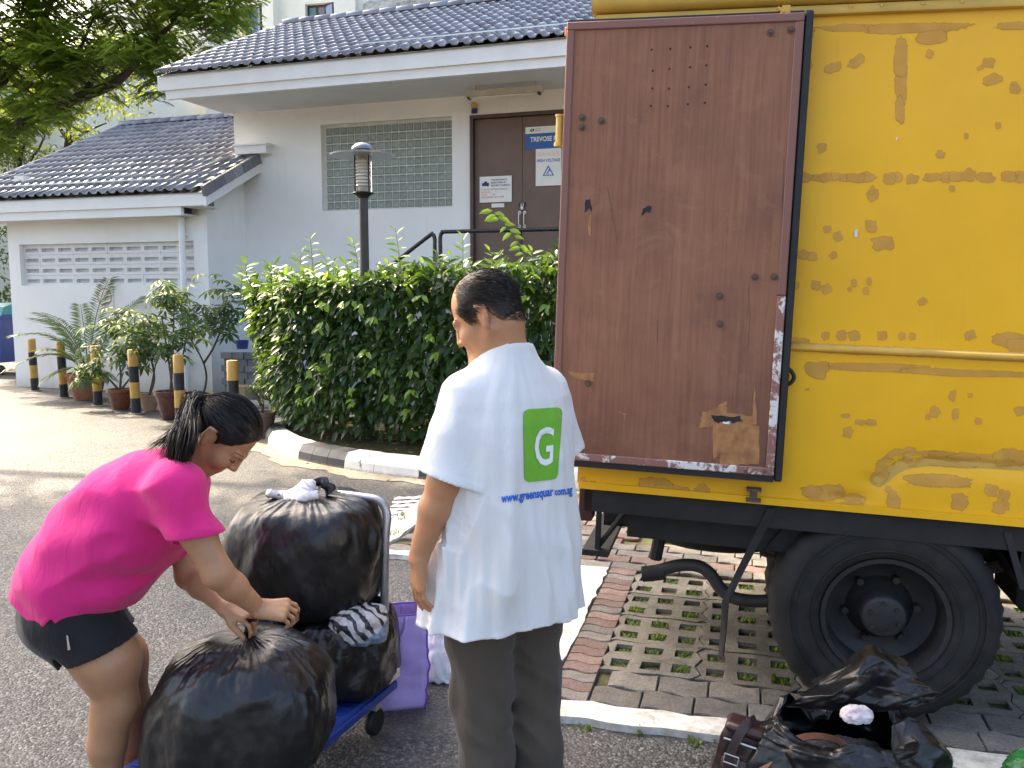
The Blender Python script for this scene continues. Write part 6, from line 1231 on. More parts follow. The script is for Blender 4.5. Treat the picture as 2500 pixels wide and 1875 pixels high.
def band(pts, w, nrm, mat, parent, name='strap', th=.004):
    pth = smooth_path(pts, 8); nn = np.array(nrm, float); tg = unit(np.gradient(pth, axis=0)); sd = unit(np.cross(tg, nn)); up = np.cross(sd, tg); V = []
    for p, s_, u in zip(pth, sd, up): V += [p - s_ * w / 2, p + s_ * w / 2, p + s_ * w / 2 + u * th, p - s_ * w / 2 + u * th]
    m = len(pth); Fc = [(4 * i + k, 4 * i + (k + 1) % 4, 4 * i + 4 + (k + 1) % 4, 4 * i + 4 + k) for i in range(m - 1) for k in range(4)] + [(0, 1, 2, 3), (4 * m - 4, 4 * m - 3, 4 * m - 2, 4 * m - 1)]
    o = part(name, V, Fc, mat, parent); fixn(o.data); return o
band([(-.04, -.085, .02), (-.05, -.085, .12), (-.055, -.08, .22), (-.03, -.06, .315), (.0, .0, .335)], .032, (0, -1, .1), M_LEATH, sat)
bu = MB(); 
for a, b in (((-.075, .185), (-.025, .185)), ((-.075, .215), (-.025, .215)), ((-.075, .185), (-.075, .215)), ((-.025, .185), (-.025, .215))): bu.tube([(a[0], -.092, a[1]), (b[0], -.092, b[1])], .0025, 6)
bu.build('buckle', M_STEEL, sat)
band([(.00, -.11, .01), (.02, -.115, .08), (.05, -.11, .18), (.09, -.08, .27), (.15, -.02, .315), (.22, .05, .325), (.30, .10, .31), (.33, .08, .27)], .030, (-.3, -.6, .8), M_STRAP, sat)
# corner of a green plastic bag
gb2 = thing('green_plastic_bag', 'green plastic bag lying on the kerb strip in front of the truck', 'bag', (1.66, 2.50, .03)); V, Fq = bag_surf((0, 0, 0), .13, .11, .17, closed, 41, .1, .1, 14, .05, 110, 70); part('bag', V, Fq, plastic('green_plastic', (.02, .13, .03)), gb2, True)
# ============================================================ PEOPLE
class Vol:
    """signed-distance volume; shapes are blended in, the skin is taken out as one continuous mesh"""
    def __init__(s, lo, hi, h):
        s.lo = np.array(lo, np.float32); s.h = h; s.n = np.ceil((np.array(hi) - s.lo) / h).astype(int) + 1
        s.ax = [s.lo[i] + h * np.arange(s.n[i], dtype=np.float32) for i in range(3)]; s.D = np.full(s.n, .2, np.float32)
    def sub(s, lo, hi):
        a = np.clip(np.floor((np.array(lo) - s.lo) / s.h).astype(int), 0, s.n); b = np.clip(np.ceil((np.array(hi) - s.lo) / s.h).astype(int) + 1, 0, s.n)
        sl = tuple(slice(i, j) for i, j in zip(a, b)); G = np.stack(np.meshgrid(*[s.ax[i][sl[i]] for i in range(3)], indexing='ij'), -1); return sl, G
    def blend(s, fn, lo, hi, k, op='add'):
        pad = k + 3 * s.h; sl, G = s.sub(np.array(lo) - pad, np.array(hi) + pad)
        if G.size == 0: return
        d = fn(G).astype(np.float32); D = s.D[sl]
        if op == 'add': h = np.clip(.5 + .5 * (D - d) / k, 0, 1); s.D[sl] = D + (d - D) * h - k * h * (1 - h)
        elif op == 'cut': d = -d; h = np.clip(.5 - .5 * (D - d) / k, 0, 1); s.D[sl] = D + (d - D) * h + k * h * (1 - h)
    def rc(s, a, b, ra, rb, k=.02, ax=None, sc=1.0, op='add'):
        a = np.array(a, float); b = np.array(b, float); r = max(ra, rb) * max(1, sc); A = None
        if ax is not None: ax = np.array(ax, float); ax /= np.linalg.norm(ax); A = np.eye(3) + (1 / sc - 1) * np.outer(ax, ax)
        def fn(G):
            q = G - a; ba = b - a
            if A is not None: q = q @ A.T; ba = A @ ba
            t = np.clip(q @ ba / (ba @ ba + 1e-12), 0, 1); return np.linalg.norm(q - t[..., None] * ba, axis=-1) - (ra + (rb - ra) * t)
        s.blend(fn, np.minimum(a, b) - r, np.maximum(a, b) + r, k, op)
    def chain(s, pts, rs, k=.02, **q):
        for i in range(len(pts) - 1): s.rc(pts[i], pts[i + 1], rs[i], rs[i + 1], k, **q)
    def ell(s, c, rad, M=None, k=.02, op='add'):
        c = np.array(c, float); rad = np.array(rad, float); M = np.eye(3) if M is None else M
        def fn(G):
            p = (G - c) @ M; k0 = np.linalg.norm(p / rad, axis=-1); k1 = np.linalg.norm(p / rad ** 2, axis=-1) + 1e-9; return k0 * (k0 - 1) / k1
        r = rad.max(); s.blend(fn, c - r, c + r, k, op)
    def disp(s, fn, th=.03):
        m = np.abs(s.D) < th; w = np.argwhere(m); P = s.lo + s.h * w.astype(np.float32); s.D[m] -= fn(P).astype(np.float32)
    def skin(s):
        D = s.D; I = D < 0; n = np.array(D.shape) - 1; cnt = np.zeros(n, np.int8)
        cor = [(i, j, k) for i in (0, 1) for j in (0, 1) for k in (0, 1)]
        for c in cor: cnt += I[c[0]:c[0] + n[0], c[1]:c[1] + n[1], c[2]:c[2] + n[2]]
        act = (cnt > 0) & (cnt < 8); ids = np.full(n, -1, np.int64); w = np.argwhere(act); ids[act] = np.arange(len(w))
        val = np.stack([D[w[:, 0] + c[0], w[:, 1] + c[1], w[:, 2] + c[2]] for c in cor], 1); acc = np.zeros((len(w), 3)); m = np.zeros(len(w)); ca = np.array(cor, float)
        for i in range(8):
            for j in range(i + 1, 8):
                if abs(ca[i] - ca[j]).sum() != 1: continue
                x = (val[:, i] < 0) != (val[:, j] < 0); t = val[x, i] / (val[x, i] - val[x, j]); acc[x] += ca[i] + (ca[j] - ca[i]) * t[:, None]; m[x] += 1
        V = s.lo + s.h * (w + acc / m[:, None]); Fs = []
        for ax in range(3):
            sl0 = [slice(None)] * 3; sl1 = [slice(None)] * 3; sl0[ax] = slice(0, -1); sl1[ax] = slice(1, None); A = I[tuple(sl0)]; B = I[tuple(sl1)]; e = np.argwhere(A != B); o = [i for i in range(3) if i != ax]
            e = e[(e[:, o[0]] > 0) & (e[:, o[1]] > 0) & (e[:, o[0]] < D.shape[o[0]] - 1) & (e[:, o[1]] < D.shape[o[1]] - 1)]; q = []
            for da, db in ((-1, -1), (0, -1), (0, 0), (-1, 0)): f = e.copy(); f[:, o[0]] += da; f[:, o[1]] += db; q.append(ids[f[:, 0], f[:, 1], f[:, 2]])
            q = np.stack(q, 1); fl = A[e[:, 0], e[:, 1], e[:, 2]]; fl = fl if ax != 1 else ~fl; q[~fl] = q[~fl][:, ::-1]; Fs.append(q)
        Fq = np.concatenate(Fs); return V.astype(np.float32), Fq[(Fq >= 0).all(1)]
def relax(V, Fq, it=2, lam=.5):
    V = V.astype(np.float64); E = np.concatenate([Fq[:, [0, 1]], Fq[:, [1, 2]], Fq[:, [2, 3]], Fq[:, [3, 0]]]); E = np.concatenate([E, E[:, ::-1]]); n = len(V); c = np.maximum(np.bincount(E[:, 0], minlength=n), 1)
    for _ in range(it):
        S_ = np.stack([np.bincount(E[:, 0], V[E[:, 1], k], n) for k in range(3)], 1); V += lam * (S_ / c[:, None] - V)
    return V
def poly_sd(x, z, poly):
    P = np.array(poly, float); d = np.full(x.shape, 1e9); ins = np.zeros(x.shape, bool); n = len(P)
    for i in range(n):
        a, b = P[i - 1], P[i]; e = b - a; wx, wz = x - a[0], z - a[1]; t = np.clip((wx * e[0] + wz * e[1]) / (e @ e), 0, 1); d = np.minimum(d, (wx - e[0] * t) ** 2 + (wz - e[1] * t) ** 2)
        c = (a[1] > z) != (b[1] > z); ins ^= c & (x < (b[0] - a[0]) * (z - a[1]) / (b[1] - a[1] + 1e-12) + a[0])
    return np.where(ins, -1, 1) * np.sqrt(d)
def skin_mat(name, c):
    q = N(name); co = q.coord('Object'); col = q.mix(q.ramp(q.noise(co, 14, 5, .6), [(.3, 0.), (.7, 1.)]), tuple(x * .88 for x in c), tuple(min(1, x * 1.08) for x in c)); col = q.mix(q.ramp(q.noise(co, 60, 3), [(.55, 0.), (.8, .25)]), col, (c[0] * .95, c[1] * .72, c[2] * .66))
    return q.done(col, .46, q.bump(q.noise(co, 260, 3, .6), .12, .0015), 0, .45, Subsurface_Weight=.08, Subsurface_Radius=(.012, .005, .003))
def cloth_mat(name, c, weave=900, rough=.85, var=.06):
    q = N(name); co = q.coord('Object'); col = q.mix(q.ramp(q.noise(co, 7, 5, .6), [(.3, 0.), (.7, 1.)]), tuple(x * (1 - var) for x in c), tuple(min(1, x * (1 + var)) for x in c))
    nm = q.bump(q.noise(co, weave, 2), .25, .0012); nm = q.bump(q.noise(q.coord('Object', (1, 1, .35), (R(15), R(-20), 0)), 22, 4, .6, .8), .34, .012, nm); return q.done(col, rough, nm, 0, .25, Sheen_Weight=.15)
M_HAIR = simple('black_hair', (.010, .0075, .0065), .42, .4, 40, spec=.32)
M_HAIR2 = simple('thin_dark_hair', (.020, .015, .012), .6, .5, 60, bump=.8, bscale=240, bdist=.004, spec=.3)
def head_frame(fh, lh):
    fh = np.array(fh, float); fh /= np.linalg.norm(fh); lh = np.array(lh, float); lh -= fh * (lh @ fh); lh /= np.linalg.norm(lh); return np.stack([fh, lh, np.cross(fh, lh)], 1)      # columns: forward, left, up
def build_head(v, c, M, sc=1.0, fem=False):
    c = np.array(c, float); T = lambda p: c + M @ (np.array(p, float) * sc); E = lambda p, r, k=.014, op='add', MM=None: v.ell(T(p), np.array(r) * sc, M if MM is None else MM, k, op); RC = lambda a, b, ra, rb, k=.012, op='add': v.rc(T(a), T(b), ra * sc, rb * sc, k, op=op)
    E((-.014, 0, .034), (.098, .077, .088), .02); E((.030, 0, -.040), (.062, .060, .080), .03); E((.062, 0, -.098), (.024, .026, .020), .02)
    for s in (-1, 1):
        RC((-.012, s * .056, -.050), (.048, s * .022, -.098), .016, .015, .022); E((.058, s * .036, -.036), (.028, .025, .027), .02); E((.086, s * .031, .000), (.016, .017, .011), .008, 'cut'); E((.076, s * .031, -.002), (.013, .015, .0115), .004)
        RC((.076, s * .045, .016), (.089, s * .014, .014), .0085, .008, .010)
        # ear: shell, rim, lobe, hollow
        Me = M @ np.array(Euler((0, R(-12), R(s * -24))).to_matrix()); E((-.016, s * .078, -.008), (.019, .0065, .032), .006, 'add', Me); RC((-.030, s * .084, .012), (-.008, s * .080, .024), .0055, .0055, .004); RC((-.032, s * .084, .012), (-.026, s * .080, -.020), .0050, .0055, .004); E((-.012, s * .078, -.036), (.010, .006, .010), .006); E((-.012, s * .0865, -.002), (.009, .0065, .016), .004, 'cut')
    RC((.088, 0, .010), (.103, 0, -.028), .0085, .0105, .010); E((.104, 0, -.034), (.0115, .011, .010), .006)
    for s in (-1, 1): E((.096, s * .0125, -.036), (.010, .007, .0075), .005)
    RC((.083, -.019, -.0655), (.083, .019, -.0655), .0075, .0075, .006); RC((.083, -.016, -.077), (.083, .016, -.077), .008, .008, .006); RC((.088, -.02, -.0712), (.088, .02, -.0712), .0018, .0018, .003, 'cut')
def build_hand(v, w, a, n, ix, curl, sc=1.0, spread=.2, thumb=(.5, .75, -.35)):
    """w wrist, a towards fingers, n back of the hand, ix towards the index side"""
    a = np.array(a, float); a /= np.linalg.norm(a); n = np.array(n, float); n -= a * (n @ a); n /= np.linalg.norm(n); ix = np.cross(n, a) * (1 if np.dot(np.cross(n, a), ix) > 0 else -1); w = np.array(w, float); tips = []
    for f, (o, ln, r) in enumerate(((.034, .068, .0082), (.0115, .076, .0084), (-.0115, .070, .0081), (-.0335, .055, .0072))):
        kn = w + (a * (.082 - .004 * abs(f - 1.2)) + ix * o + n * .004) * sc; v.rc(w + a * .004 * sc + ix * o * .45 * sc, kn, .0175 * sc, .0118 * sc, .013)
        d = a * math.cos(spread * 0) + ix * spread * (o / .031) * .25; p = kn; ang = 0
        for seg, fr, cu in ((0, .45, curl[0]), (1, .31, curl[1]), (2, .24, curl[2])):
            ang += R(cu + 4 * (f - 1.5)); dd = d * math.cos(ang) - n * math.sin(ang); q = p + dd / np.linalg.norm(dd) * ln * fr * sc; v.rc(p, q, r * sc * (1 - .08 * seg), r * sc * (.93 - .09 * seg), .0035); p = q
        tips.append((p, n))
    tb = w + (a * .020 + ix * .022 - n * .004) * sc; td = a * thumb[0] + ix * thumb[1] + n * thumb[2]; td /= np.linalg.norm(td); m1 = tb + td * .042 * sc; t2 = td * .7 + a * .7 - n * .15; t2 /= np.linalg.norm(t2); m2 = m1 + t2 * .032 * sc; t3 = t2 * .75 + a * .45 - n * .35; t3 /= np.linalg.norm(t3); m3 = m2 + t3 * .024 * sc
    v.rc(w + a * .012 * sc + ix * .012 * sc, m1, .018 * sc, .0128 * sc, .014); v.rc(m1, m2, .0118 * sc, .0105 * sc, .005); v.rc(m2, m3, .0104 * sc, .0085 * sc, .004); tips.append((m3, n)); return tips
def strands(name, roots, dirs, seg, width, mat, parent, grav=0.0, jit=.15):
    """hair ribbons: roots (n,3), dirs (n,3), seg list of lengths"""
    n = len(roots); P = [roots]; d = unit(dirs)
    for L in seg: d = unit(d + rng.normal(size=d.shape) * jit + np.array((0, 0, -grav))); P.append(P[-1] + d * L)
    P = np.stack(P, 1); m = P.shape[1]; tg = unit(np.gradient(P, axis=1)); sd = unit(np.cross(tg, unit(rng.normal(size=(n, 1, 3)))))
    wd = width * np.linspace(1, .25, m)[None, :, None]; A = P - sd * wd / 2; B = P + sd * wd / 2; V = np.stack([A, B], 2).reshape(-1, 3); base = (np.arange(n) * m * 2)[:, None]; k = np.arange(m - 1)[None] * 2
    Fq = np.stack([base + k, base + k + 1, base + k + 3, base + k + 2], -1).reshape(-1, 4); return part(name, V, Fq, mat, parent, True)
# ------------------------------------------------------------ the man
MF = unit(np.array((-.57, .82, 0))); ML = np.array((-MF[1], MF[0], 0)); ML = np.array((-.82, -.57, 0)); MR = -ML; MC = np.array((-.025, 2.42, 0)); UP = np.array((0, 0, 1.))
man = thing('person', 'standing person in white T-shirt with green G emblem and brown trousers, head bowed', 'person', MC)
mp = lambda r, f, z: MC + MR * r + MF * f + UP * z
M_SKINM = skin_mat('tanned_skin', (.45, .215, .105))
h = .0042; v = Vol((-.30, 2.14, -.01), (.26, 2.80, 1.70), h)
HC = np.array((-.072, 2.405, 1.540)); MH = head_frame((-.835, .275, -.477), (-.313, -.95, 0)); build_head(v, HC, MH, 1.0)
nb = mp(0, -.012, 1.39); v.rc(HC + MH @ (-.036, 0, -.045), nb, .058, .057, .025); v.rc(HC + MH @ (-.005, 0, -.075), mp(0, .03, 1.38), .045, .05, .03)
v.rc(mp(-.11, 0, 1.30), mp(.11, 0, 1.30), .05, .05, .05); v.chain([mp(0, 0, 1.36), mp(0, .01, 1.1), mp(0, 0, .85)], [.10, .11, .12], .05)
sL = np.array((-.130, 2.325, 1.318)); eL = np.array((-.182, 2.262, 1.10)); wL = np.array((-.254, 2.278, .885)); v.chain([sL, (sL + eL) / 2 + np.array((-.004, -.004, 0)), eL], [.055, .051, .044], .02); v.chain([eL, eL + (wL - eL) * .35, wL], [.043, .042, .0285], .02, )
tipsL = build_hand(v, wL, (.02, .06, -1), (-.93, -.36, .0), (-.36, .93, 0), (5, 16, 12), 1.04, .7)
sR = mp(.150, .0, 1.318); eR = mp(.215, .03, 1.10); wR = mp(.13, .24, .98); v.chain([sR, eR], [.055, .045], .02); v.chain([eR, wR], [.043, .029], .02); build_hand(v, wR, tuple(MF * .7 - MR * .6 - UP * .2), (0, 0, 1), -MR, (25, 30, 25), .98)
lL = [mp(-.085, 0, .86), np.array((-.088, 2.37, .46)), np.array((-.066, 2.335, .08))]; lR = [mp(.085, 0, .86), np.array((.062, 2.475, .46)), np.array((.078, 2.445, .08))]
for L in (lL, lR): v.chain(L, [.085, .055, .04], .03); v.rc(L[2], L[2] + MF * .12 - UP * .04, .035, .028, .02)
V, Fq = v.skin(); V = relax(V, Fq, 1, .4); mbody = part('body', V - MC, Fq, M_SKINM, man, True)
mb_bvh = BVHTree.FromPolygons(V.tolist(), Fq.tolist())
# hair: short at back and sides, thin over the crown
def hair_cap(bc, M, sc, poly, off, zmax=.2, crown=None, h=.0035, extra=None):
    v = Vol(np.array(bc) - .15, np.array(bc) + .15, h); T = lambda p: np.array(bc) + M @ (np.array(p, float) * sc)
    v.ell(T((-.014, 0, .034)), np.array((.098 + off, .077 + off, .088 + off)) * sc, M, .01); v.ell(T((-.02, 0, -.02)), np.array((.078, .070, .07)) * sc, M, .02)
    if extra: extra(v, T)
    G = np.stack(np.meshgrid(*v.ax, indexing='ij'), -1); q = ((G - np.array(bc)) @ M) / sc; d = poly_sd(q[..., 0], q[..., 2], poly) * sc; wob = .004 * pn(q * 60); v.D = np.maximum(v.D, (d + wob).astype(np.float32))
    if crown: v.D = np.maximum(v.D, crown(q).astype(np.float32))
    return v.skin()
mpoly = [(.030, .20), (.034, .098), (.040, .062), (.055, .040), (.046, .022), (.032, -.006), (.020, -.008), (.010, .010), (-.022, .024), (-.036, .006), (-.042, -.020), (-.058, -.042), (-.090, -.056), (-.22, -.066), (-.22, .2)]
V2, F2 = hair_cap(HC, MH, .985, mpoly, .0030)
def thin_hair():
    q = N('thinning_hair'); at = q.n('Attribute', attribute_name='thin'); co = q.coord('Object'); n1 = q.noise(co, 170, 3, .7); n2 = q.noise(q.coord('Object', (1, 1, 3)), 60, 3, .6); f = q.math('ADD', at.outputs['Fac'], q.math('MULTIPLY', q.math('SUBTRACT', n1, .5), 1.3)); f = q.ramp(f, [(.25, 0.), (.85, .85)])
    return q.done(q.mix(f, q.mix(n2, (.012, .009, .007), (.04, .028, .02)), (.27, .135, .07)), .5, q.bump(n1, .6, .004), 0, .35)
hco = part('hair', V2 - MC, F2, thin_hair(), man, True); qh = ((V2 - HC) @ MH) / .985; dth = np.sqrt(((qh[:, 0] - .045) / .085) ** 2 + (qh[:, 1] / .062) ** 2 + (np.clip(.095 - qh[:, 2], 0, 1) / .075) ** 2); edge = poly_sd(qh[:, 0], qh[:, 2], mpoly)
thn = np.maximum(np.clip(1.35 - dth * 1.05, 0, 1), np.clip(1 + edge / .016, 0, 1) * .8); hco.data.attributes.new('thin', 'FLOAT', 'POINT').data.foreach_set('value', thn.astype(np.float32))
def scalp(bc, M, sc, bvh, n, ok):
    R_, Nn = [], []
    while len(R_) < n:
        d = rng.normal(size=3); d /= np.linalg.norm(d); w = M @ d; hit = bvh.ray_cast(Vector(np.array(bc) + M @ (np.array((-.014, 0, .034)) * sc)), Vector(w))
        if hit[0] is None: continue
        p = np.array(hit[0]); q = (M.T @ (p - np.array(bc))) / sc
        if ok(q): R_.append(p); Nn.append(np.array(hit[1]))
    return np.array(R_), np.array(Nn)
def ok_m(q):
    if poly_sd(np.array([q[0]]), np.array([q[2]]), mpoly)[0] > .004: return False
    dc = math.hypot((q[0] - .03) / .075, q[1] / .058) if q[2] > .05 else 9; return rng.random() < (.07 + .45 * max(0, dc - .7) if dc < 1.3 else 1)
Rt, Nt = scalp(HC, MH, .985, mb_bvh, 5000, ok_m); bk = MH @ np.array((-.75, 0, -.55)); strands('hair_strands', Rt + Nt * .002 - MC, Nt * .10 + (bk - Nt * (Nt @ bk)[:, None]) * 1.0, [.009, .010], .0014, M_HAIR2, man, 0, .10)
# eyebrows and closed eye line
for s in (-1, 1):
    RtB = np.array([HC + MH @ (np.array((.0905 - .022 * t * t, s * (.016 + .034 * t), .021 + .004 * math.sin(t * 3))) * .985) for t in rng.random(70)]); strands('eyebrow', RtB - MC, np.tile(MH @ np.array((-.35, s * .9, .05)), (70, 1)), [.005, .005], .0012, M_HAIR2, man, 0, .1)
    part('eyelashes', *tube([HC - MC + MH @ (np.array((.0905 - .028 * (t - .45) ** 2 * 4 * .25 - .006 * t, s * (.018 + .027 * t), -.0075 - .003 * math.sin(math.pi * t))) * .985) for t in np.linspace(0, 1, 8)], .0012, 5), M_HAIR2, man, True)
# T-shirt
v = Vol((-.33, 2.10, .64), (.27, 2.72, 1.50), .0048)
zs = np.array([.60, .67, .85, 1.0, 1.15, 1.25, 1.31, 1.37, 1.415, 1.475]); rxs = np.array([.236, .233, .214, .208, .196, .184, .168, .118, .086, .066]); rys = np.array([.168, .165, .152, .146, .140, .128, .112, .096, .084, .072]); off = np.array([-.01, -.01, -.012, -.012, -.015, -.018, -.02, -.018, -.014, -.008])
def shirt_fn(G):
    q = G - MC; z = G[..., 2]; shp = z.shape; off_z = np.interp(z, zs, off); x = q @ MR; y = q @ MF - off_z; rx = np.interp(z, zs, rxs); ry = np.interp(z, zs, rys); th = np.arctan2(y / ry, x / rx); low = np.clip((1.25 - z) / .5, 0, 1)
    k0 = (np.abs(x / rx) ** 2.35 + np.abs(y / ry) ** 2.35) ** (1 / 2.35); dd = (k0 - 1) * np.minimum(rx, ry) * .95; mm = np.abs(dd) < .045
    x, y, z, th, low = (a_[mm] for a_ in (x, y, z, th, low))
    fold = .015 * low * pn(np.stack([np.cos(th) * 2.6 + 3, np.sin(th) * 2.6, z * 3.2 + np.sin(th) * 1.4], -1)) * 1.3 + .0075 * np.clip(low + .25, 0, 1) * pn(np.stack([np.cos(th) * 6, np.sin(th) * 6 + 7, z * 4.6 + np.cos(th) * 2.4], -1)) * 1.4
    dg = (x * .75 + z * .62) * 9; fold += .005 * np.clip(1 - np.abs(z - 1.12) / .2, 0, 1) * np.clip(-x * 6, 0, 1) * (1 - 2 * np.abs(pn(np.stack([dg * 1.2, z * 1.5, y * 3], -1))))
    # long folds hanging from the shoulder blades beside the print
    for x0, wv, am in ((-.085, .024, .009), (.095, .018, .012)): fold += am * np.exp(-((x - x0 - (1.05 - z) * .10 * np.sign(x0)) / wv) ** 2) * np.clip((y < 0) * 1., 0, 1) * np.clip((1.30 - z) / .15, 0, 1) * np.clip((z - .66) / .35, 0, 1)
    dd[mm] -= fold; return dd
v.blend(shirt_fn, (-.30, 2.10, .62), (.26, 2.72, 1.48), .03); Dt = v.D.copy()
hL = np.array((-.190, 2.258, 1.112)); hR = mp(.218, .012, 1.120)
v.rc(sL + (0, 0, .005), hL - (0, 0, .03), .060, .080, .030, ax=MF, sc=.95); v.rc(sR + (0, 0, .005), hR - (0, 0, .03), .060, .078, .030, ax=MF, sc=.95)
v.rc(mp(-.13, -.01, 1.320), mp(-.05, -.02, 1.375), .052, .048, .05); v.rc(mp(.13, -.01, 1.320), mp(.05, -.02, 1.375), .052, .048, .05)
G = np.stack(np.meshgrid(*v.ax, indexing='ij'), -1); aL = unit(np.array((-.36, -.10, -.92))); aR = unit(np.array((.26, .05, -.95)))
sleeve = lambda a, s0, hh: (G - hh) @ a
tL = sleeve(aL, sL, hL); tR = sleeve(aR, sR, hR); xx = (G - MC) @ MR; nearL = np.linalg.norm((G - hL) - tL[..., None] * aL, axis=-1) < .125; nearR = np.linalg.norm((G - hR) - tR[..., None] * aR, axis=-1) < .12
outL = nearL & (Dt > .004) & (xx < -.12) & (tL < .17); outR = nearR & (Dt > .004) & (xx > .12) & (tR < .17)
v.disp(lambda P: .006 * (1 - 2.2 * np.abs(pn(np.stack([P[:, 0] * 7 - P[:, 2] * 3, P[:, 1] * 7, P[:, 2] * 4 + P[:, 0] * 6], -1)))) * np.clip((np.abs((P - MC) @ MR) - .14) * 14, 0, 1) * (P[:, 2] < 1.36))
v.disp(lambda P: .0085 * (1 - 2.4 * np.abs(pn(np.stack([P[:, 0] * 6 + P[:, 2] * 3.4, P[:, 1] * 6, P[:, 2] * 3.2 - P[:, 0] * 2.5], -1) + 8))) * np.clip((1.33 - P[:, 2]) * 3.5, .15, 1))
band_ = ((tL > -.022) & outL) | ((tR > -.022) & outR) | (G[..., 2] < .692); v.D -= (.0012 * band_).astype(np.float32)
inner = v.D + .010
hemz = .672 + .012 * np.sin(3.1 * xx + 1) + .004 * np.sin(xx * 21 + G[..., 1] * 17); v.D = np.maximum(v.D, (hemz - G[..., 2]).astype(np.float32)); v.D = np.where(outL, np.maximum(v.D, tL), v.D); v.D = np.where(outR, np.maximum(v.D, tR), v.D)
cav = (G[..., 2] < .74) | ((tL > -.05) & outL) | ((tR > -.05) & outR); v.D = np.where(cav, np.maximum(v.D, -inner), v.D)
q = G - mp(0, -.012, 0); fq = q @ MF; rad = np.hypot(q @ MR, fq); topz = 1.452 - .28 * np.clip(fq + .02, -.1, .12)
v.D = np.maximum(v.D, np.where(G[..., 2] > 1.385, .064 - rad, -1)); v.D = np.where(rad < .13, np.maximum(v.D, G[..., 2] - topz), v.D).astype(np.float32); v.D -= (.0016 * ((rad < .11) & (G[..., 2] > topz - .022))).astype(np.float32)
V, Fq = v.skin(); V = relax(V, Fq, 2, .5); M_TEE = cloth_mat('white_cotton', (.70, .685, .665), 700, .9, .03)
shirt = part('t_shirt', V - MC, Fq, M_TEE, man, True); sh_bvh = BVHTree.FromPolygons(V.tolist(), Fq.tolist())
# print on the back of the shirt
def on_shirt(x, y, o):
    hit = sh_bvh.ray_cast(Vector((0, 0, CAM_H)), Vector(ray(x, y)).normalized())
    if hit[0] is None: return None
    n_ = hit[1] if hit[1].dot(Vector(ray(x, y))) < 0 else -hit[1]; return np.array(hit[0] + n_ * o) - MC
QD = np.array([(1276, 1000), (1372, 994), (1361, 1169), (1279, 1178)], float)
def bil(s, t, Q=QD): return Q[0] * (1 - s) * (1 - t) + Q[1] * s * (1 - t) + Q[2] * s * t + Q[3] * (1 - s) * t
ns, ntt = 30, 44; keep = {}; Vp = []; Fp = []
def cell(i, j):
    if (i, j) not in keep:
        s, t = i / ns, j / ntt; x, y = (s - .5) * 1.0, (t - .5) * 1.85; r = .16; ex, ey = .5 - r, .925 - r; dx, dy = abs(x) - ex, abs(y) - ey
        if dx > 0 and dy > 0: k = min(1, r / math.hypot(dx, dy)); x = math.copysign(ex + dx * k, x); y = math.copysign(ey + dy * k, y)
        p = on_shirt(*bil(x + .5, y / 1.85 + .5), .0025); keep[i, j] = len(Vp); Vp.append(p if p is not None else (0, 0, 0))
    return keep[i, j]
for i in range(ns):
    for j in range(ntt): Fp.append((cell(i, j), cell(i + 1, j), cell(i + 1, j + 1), cell(i, j + 1)))
M_PGREEN2 = cloth_mat('green_print', (.16, .42, .03), 700, .8, .05); part('emblem', Vp, Fp, M_PGREEN2, shirt, True)
def print_text(body, quad, mat, o, name, bold=.02, cuts=1):
    me = text_mesh(body, 1.0, 0, bold); bm = bmesh.new(); bm.from_mesh(me); bmesh.ops.triangulate(bm, faces=bm.faces); bmesh.ops.subdivide_edges(bm, edges=bm.edges, cuts=cuts); X = np.array([v_.co.x for v_ in bm.verts]); Y_ = np.array([v_.co.y for v_ in bm.verts]); x0, x1, y0, y1 = X.min(), X.max(), Y_.min(), Y_.max(); Q = np.array(quad, float)
    for v_ in bm.verts:
        p = on_shirt(*bil((v_.co.x - x0) / (x1 - x0), 1 - (v_.co.y - y0) / (y1 - y0), Q), o); v_.co = Vector(p) if p is not None else Vector((0, 0, 1))
    bm.to_mesh(me); bm.free(); me.materials.append(mat); return link(name, me, None, shirt)
M_PWHITE = cloth_mat('white_print', (.80, .80, .80), 700, .8, .03); M_PBLUE2 = cloth_mat('blue_print', (.02, .13, .52), 700, .8, .05)
print_text('G', [(1301, 1046), (1352, 1040), (1347, 1134), (1305, 1140)], M_PWHITE, .0045, 'letter', .012, 2)
print_text('www.greensquar', [(1223, 1212), (1349, 1194), (1350, 1217), (1224, 1235)], M_PBLUE2, .0028, 'web_address', .034); print_text('com.sg', [(1352, 1197), (1396, 1190), (1396, 1213), (1353, 1215)], M_PBLUE2, .0028, 'web_address', .034)
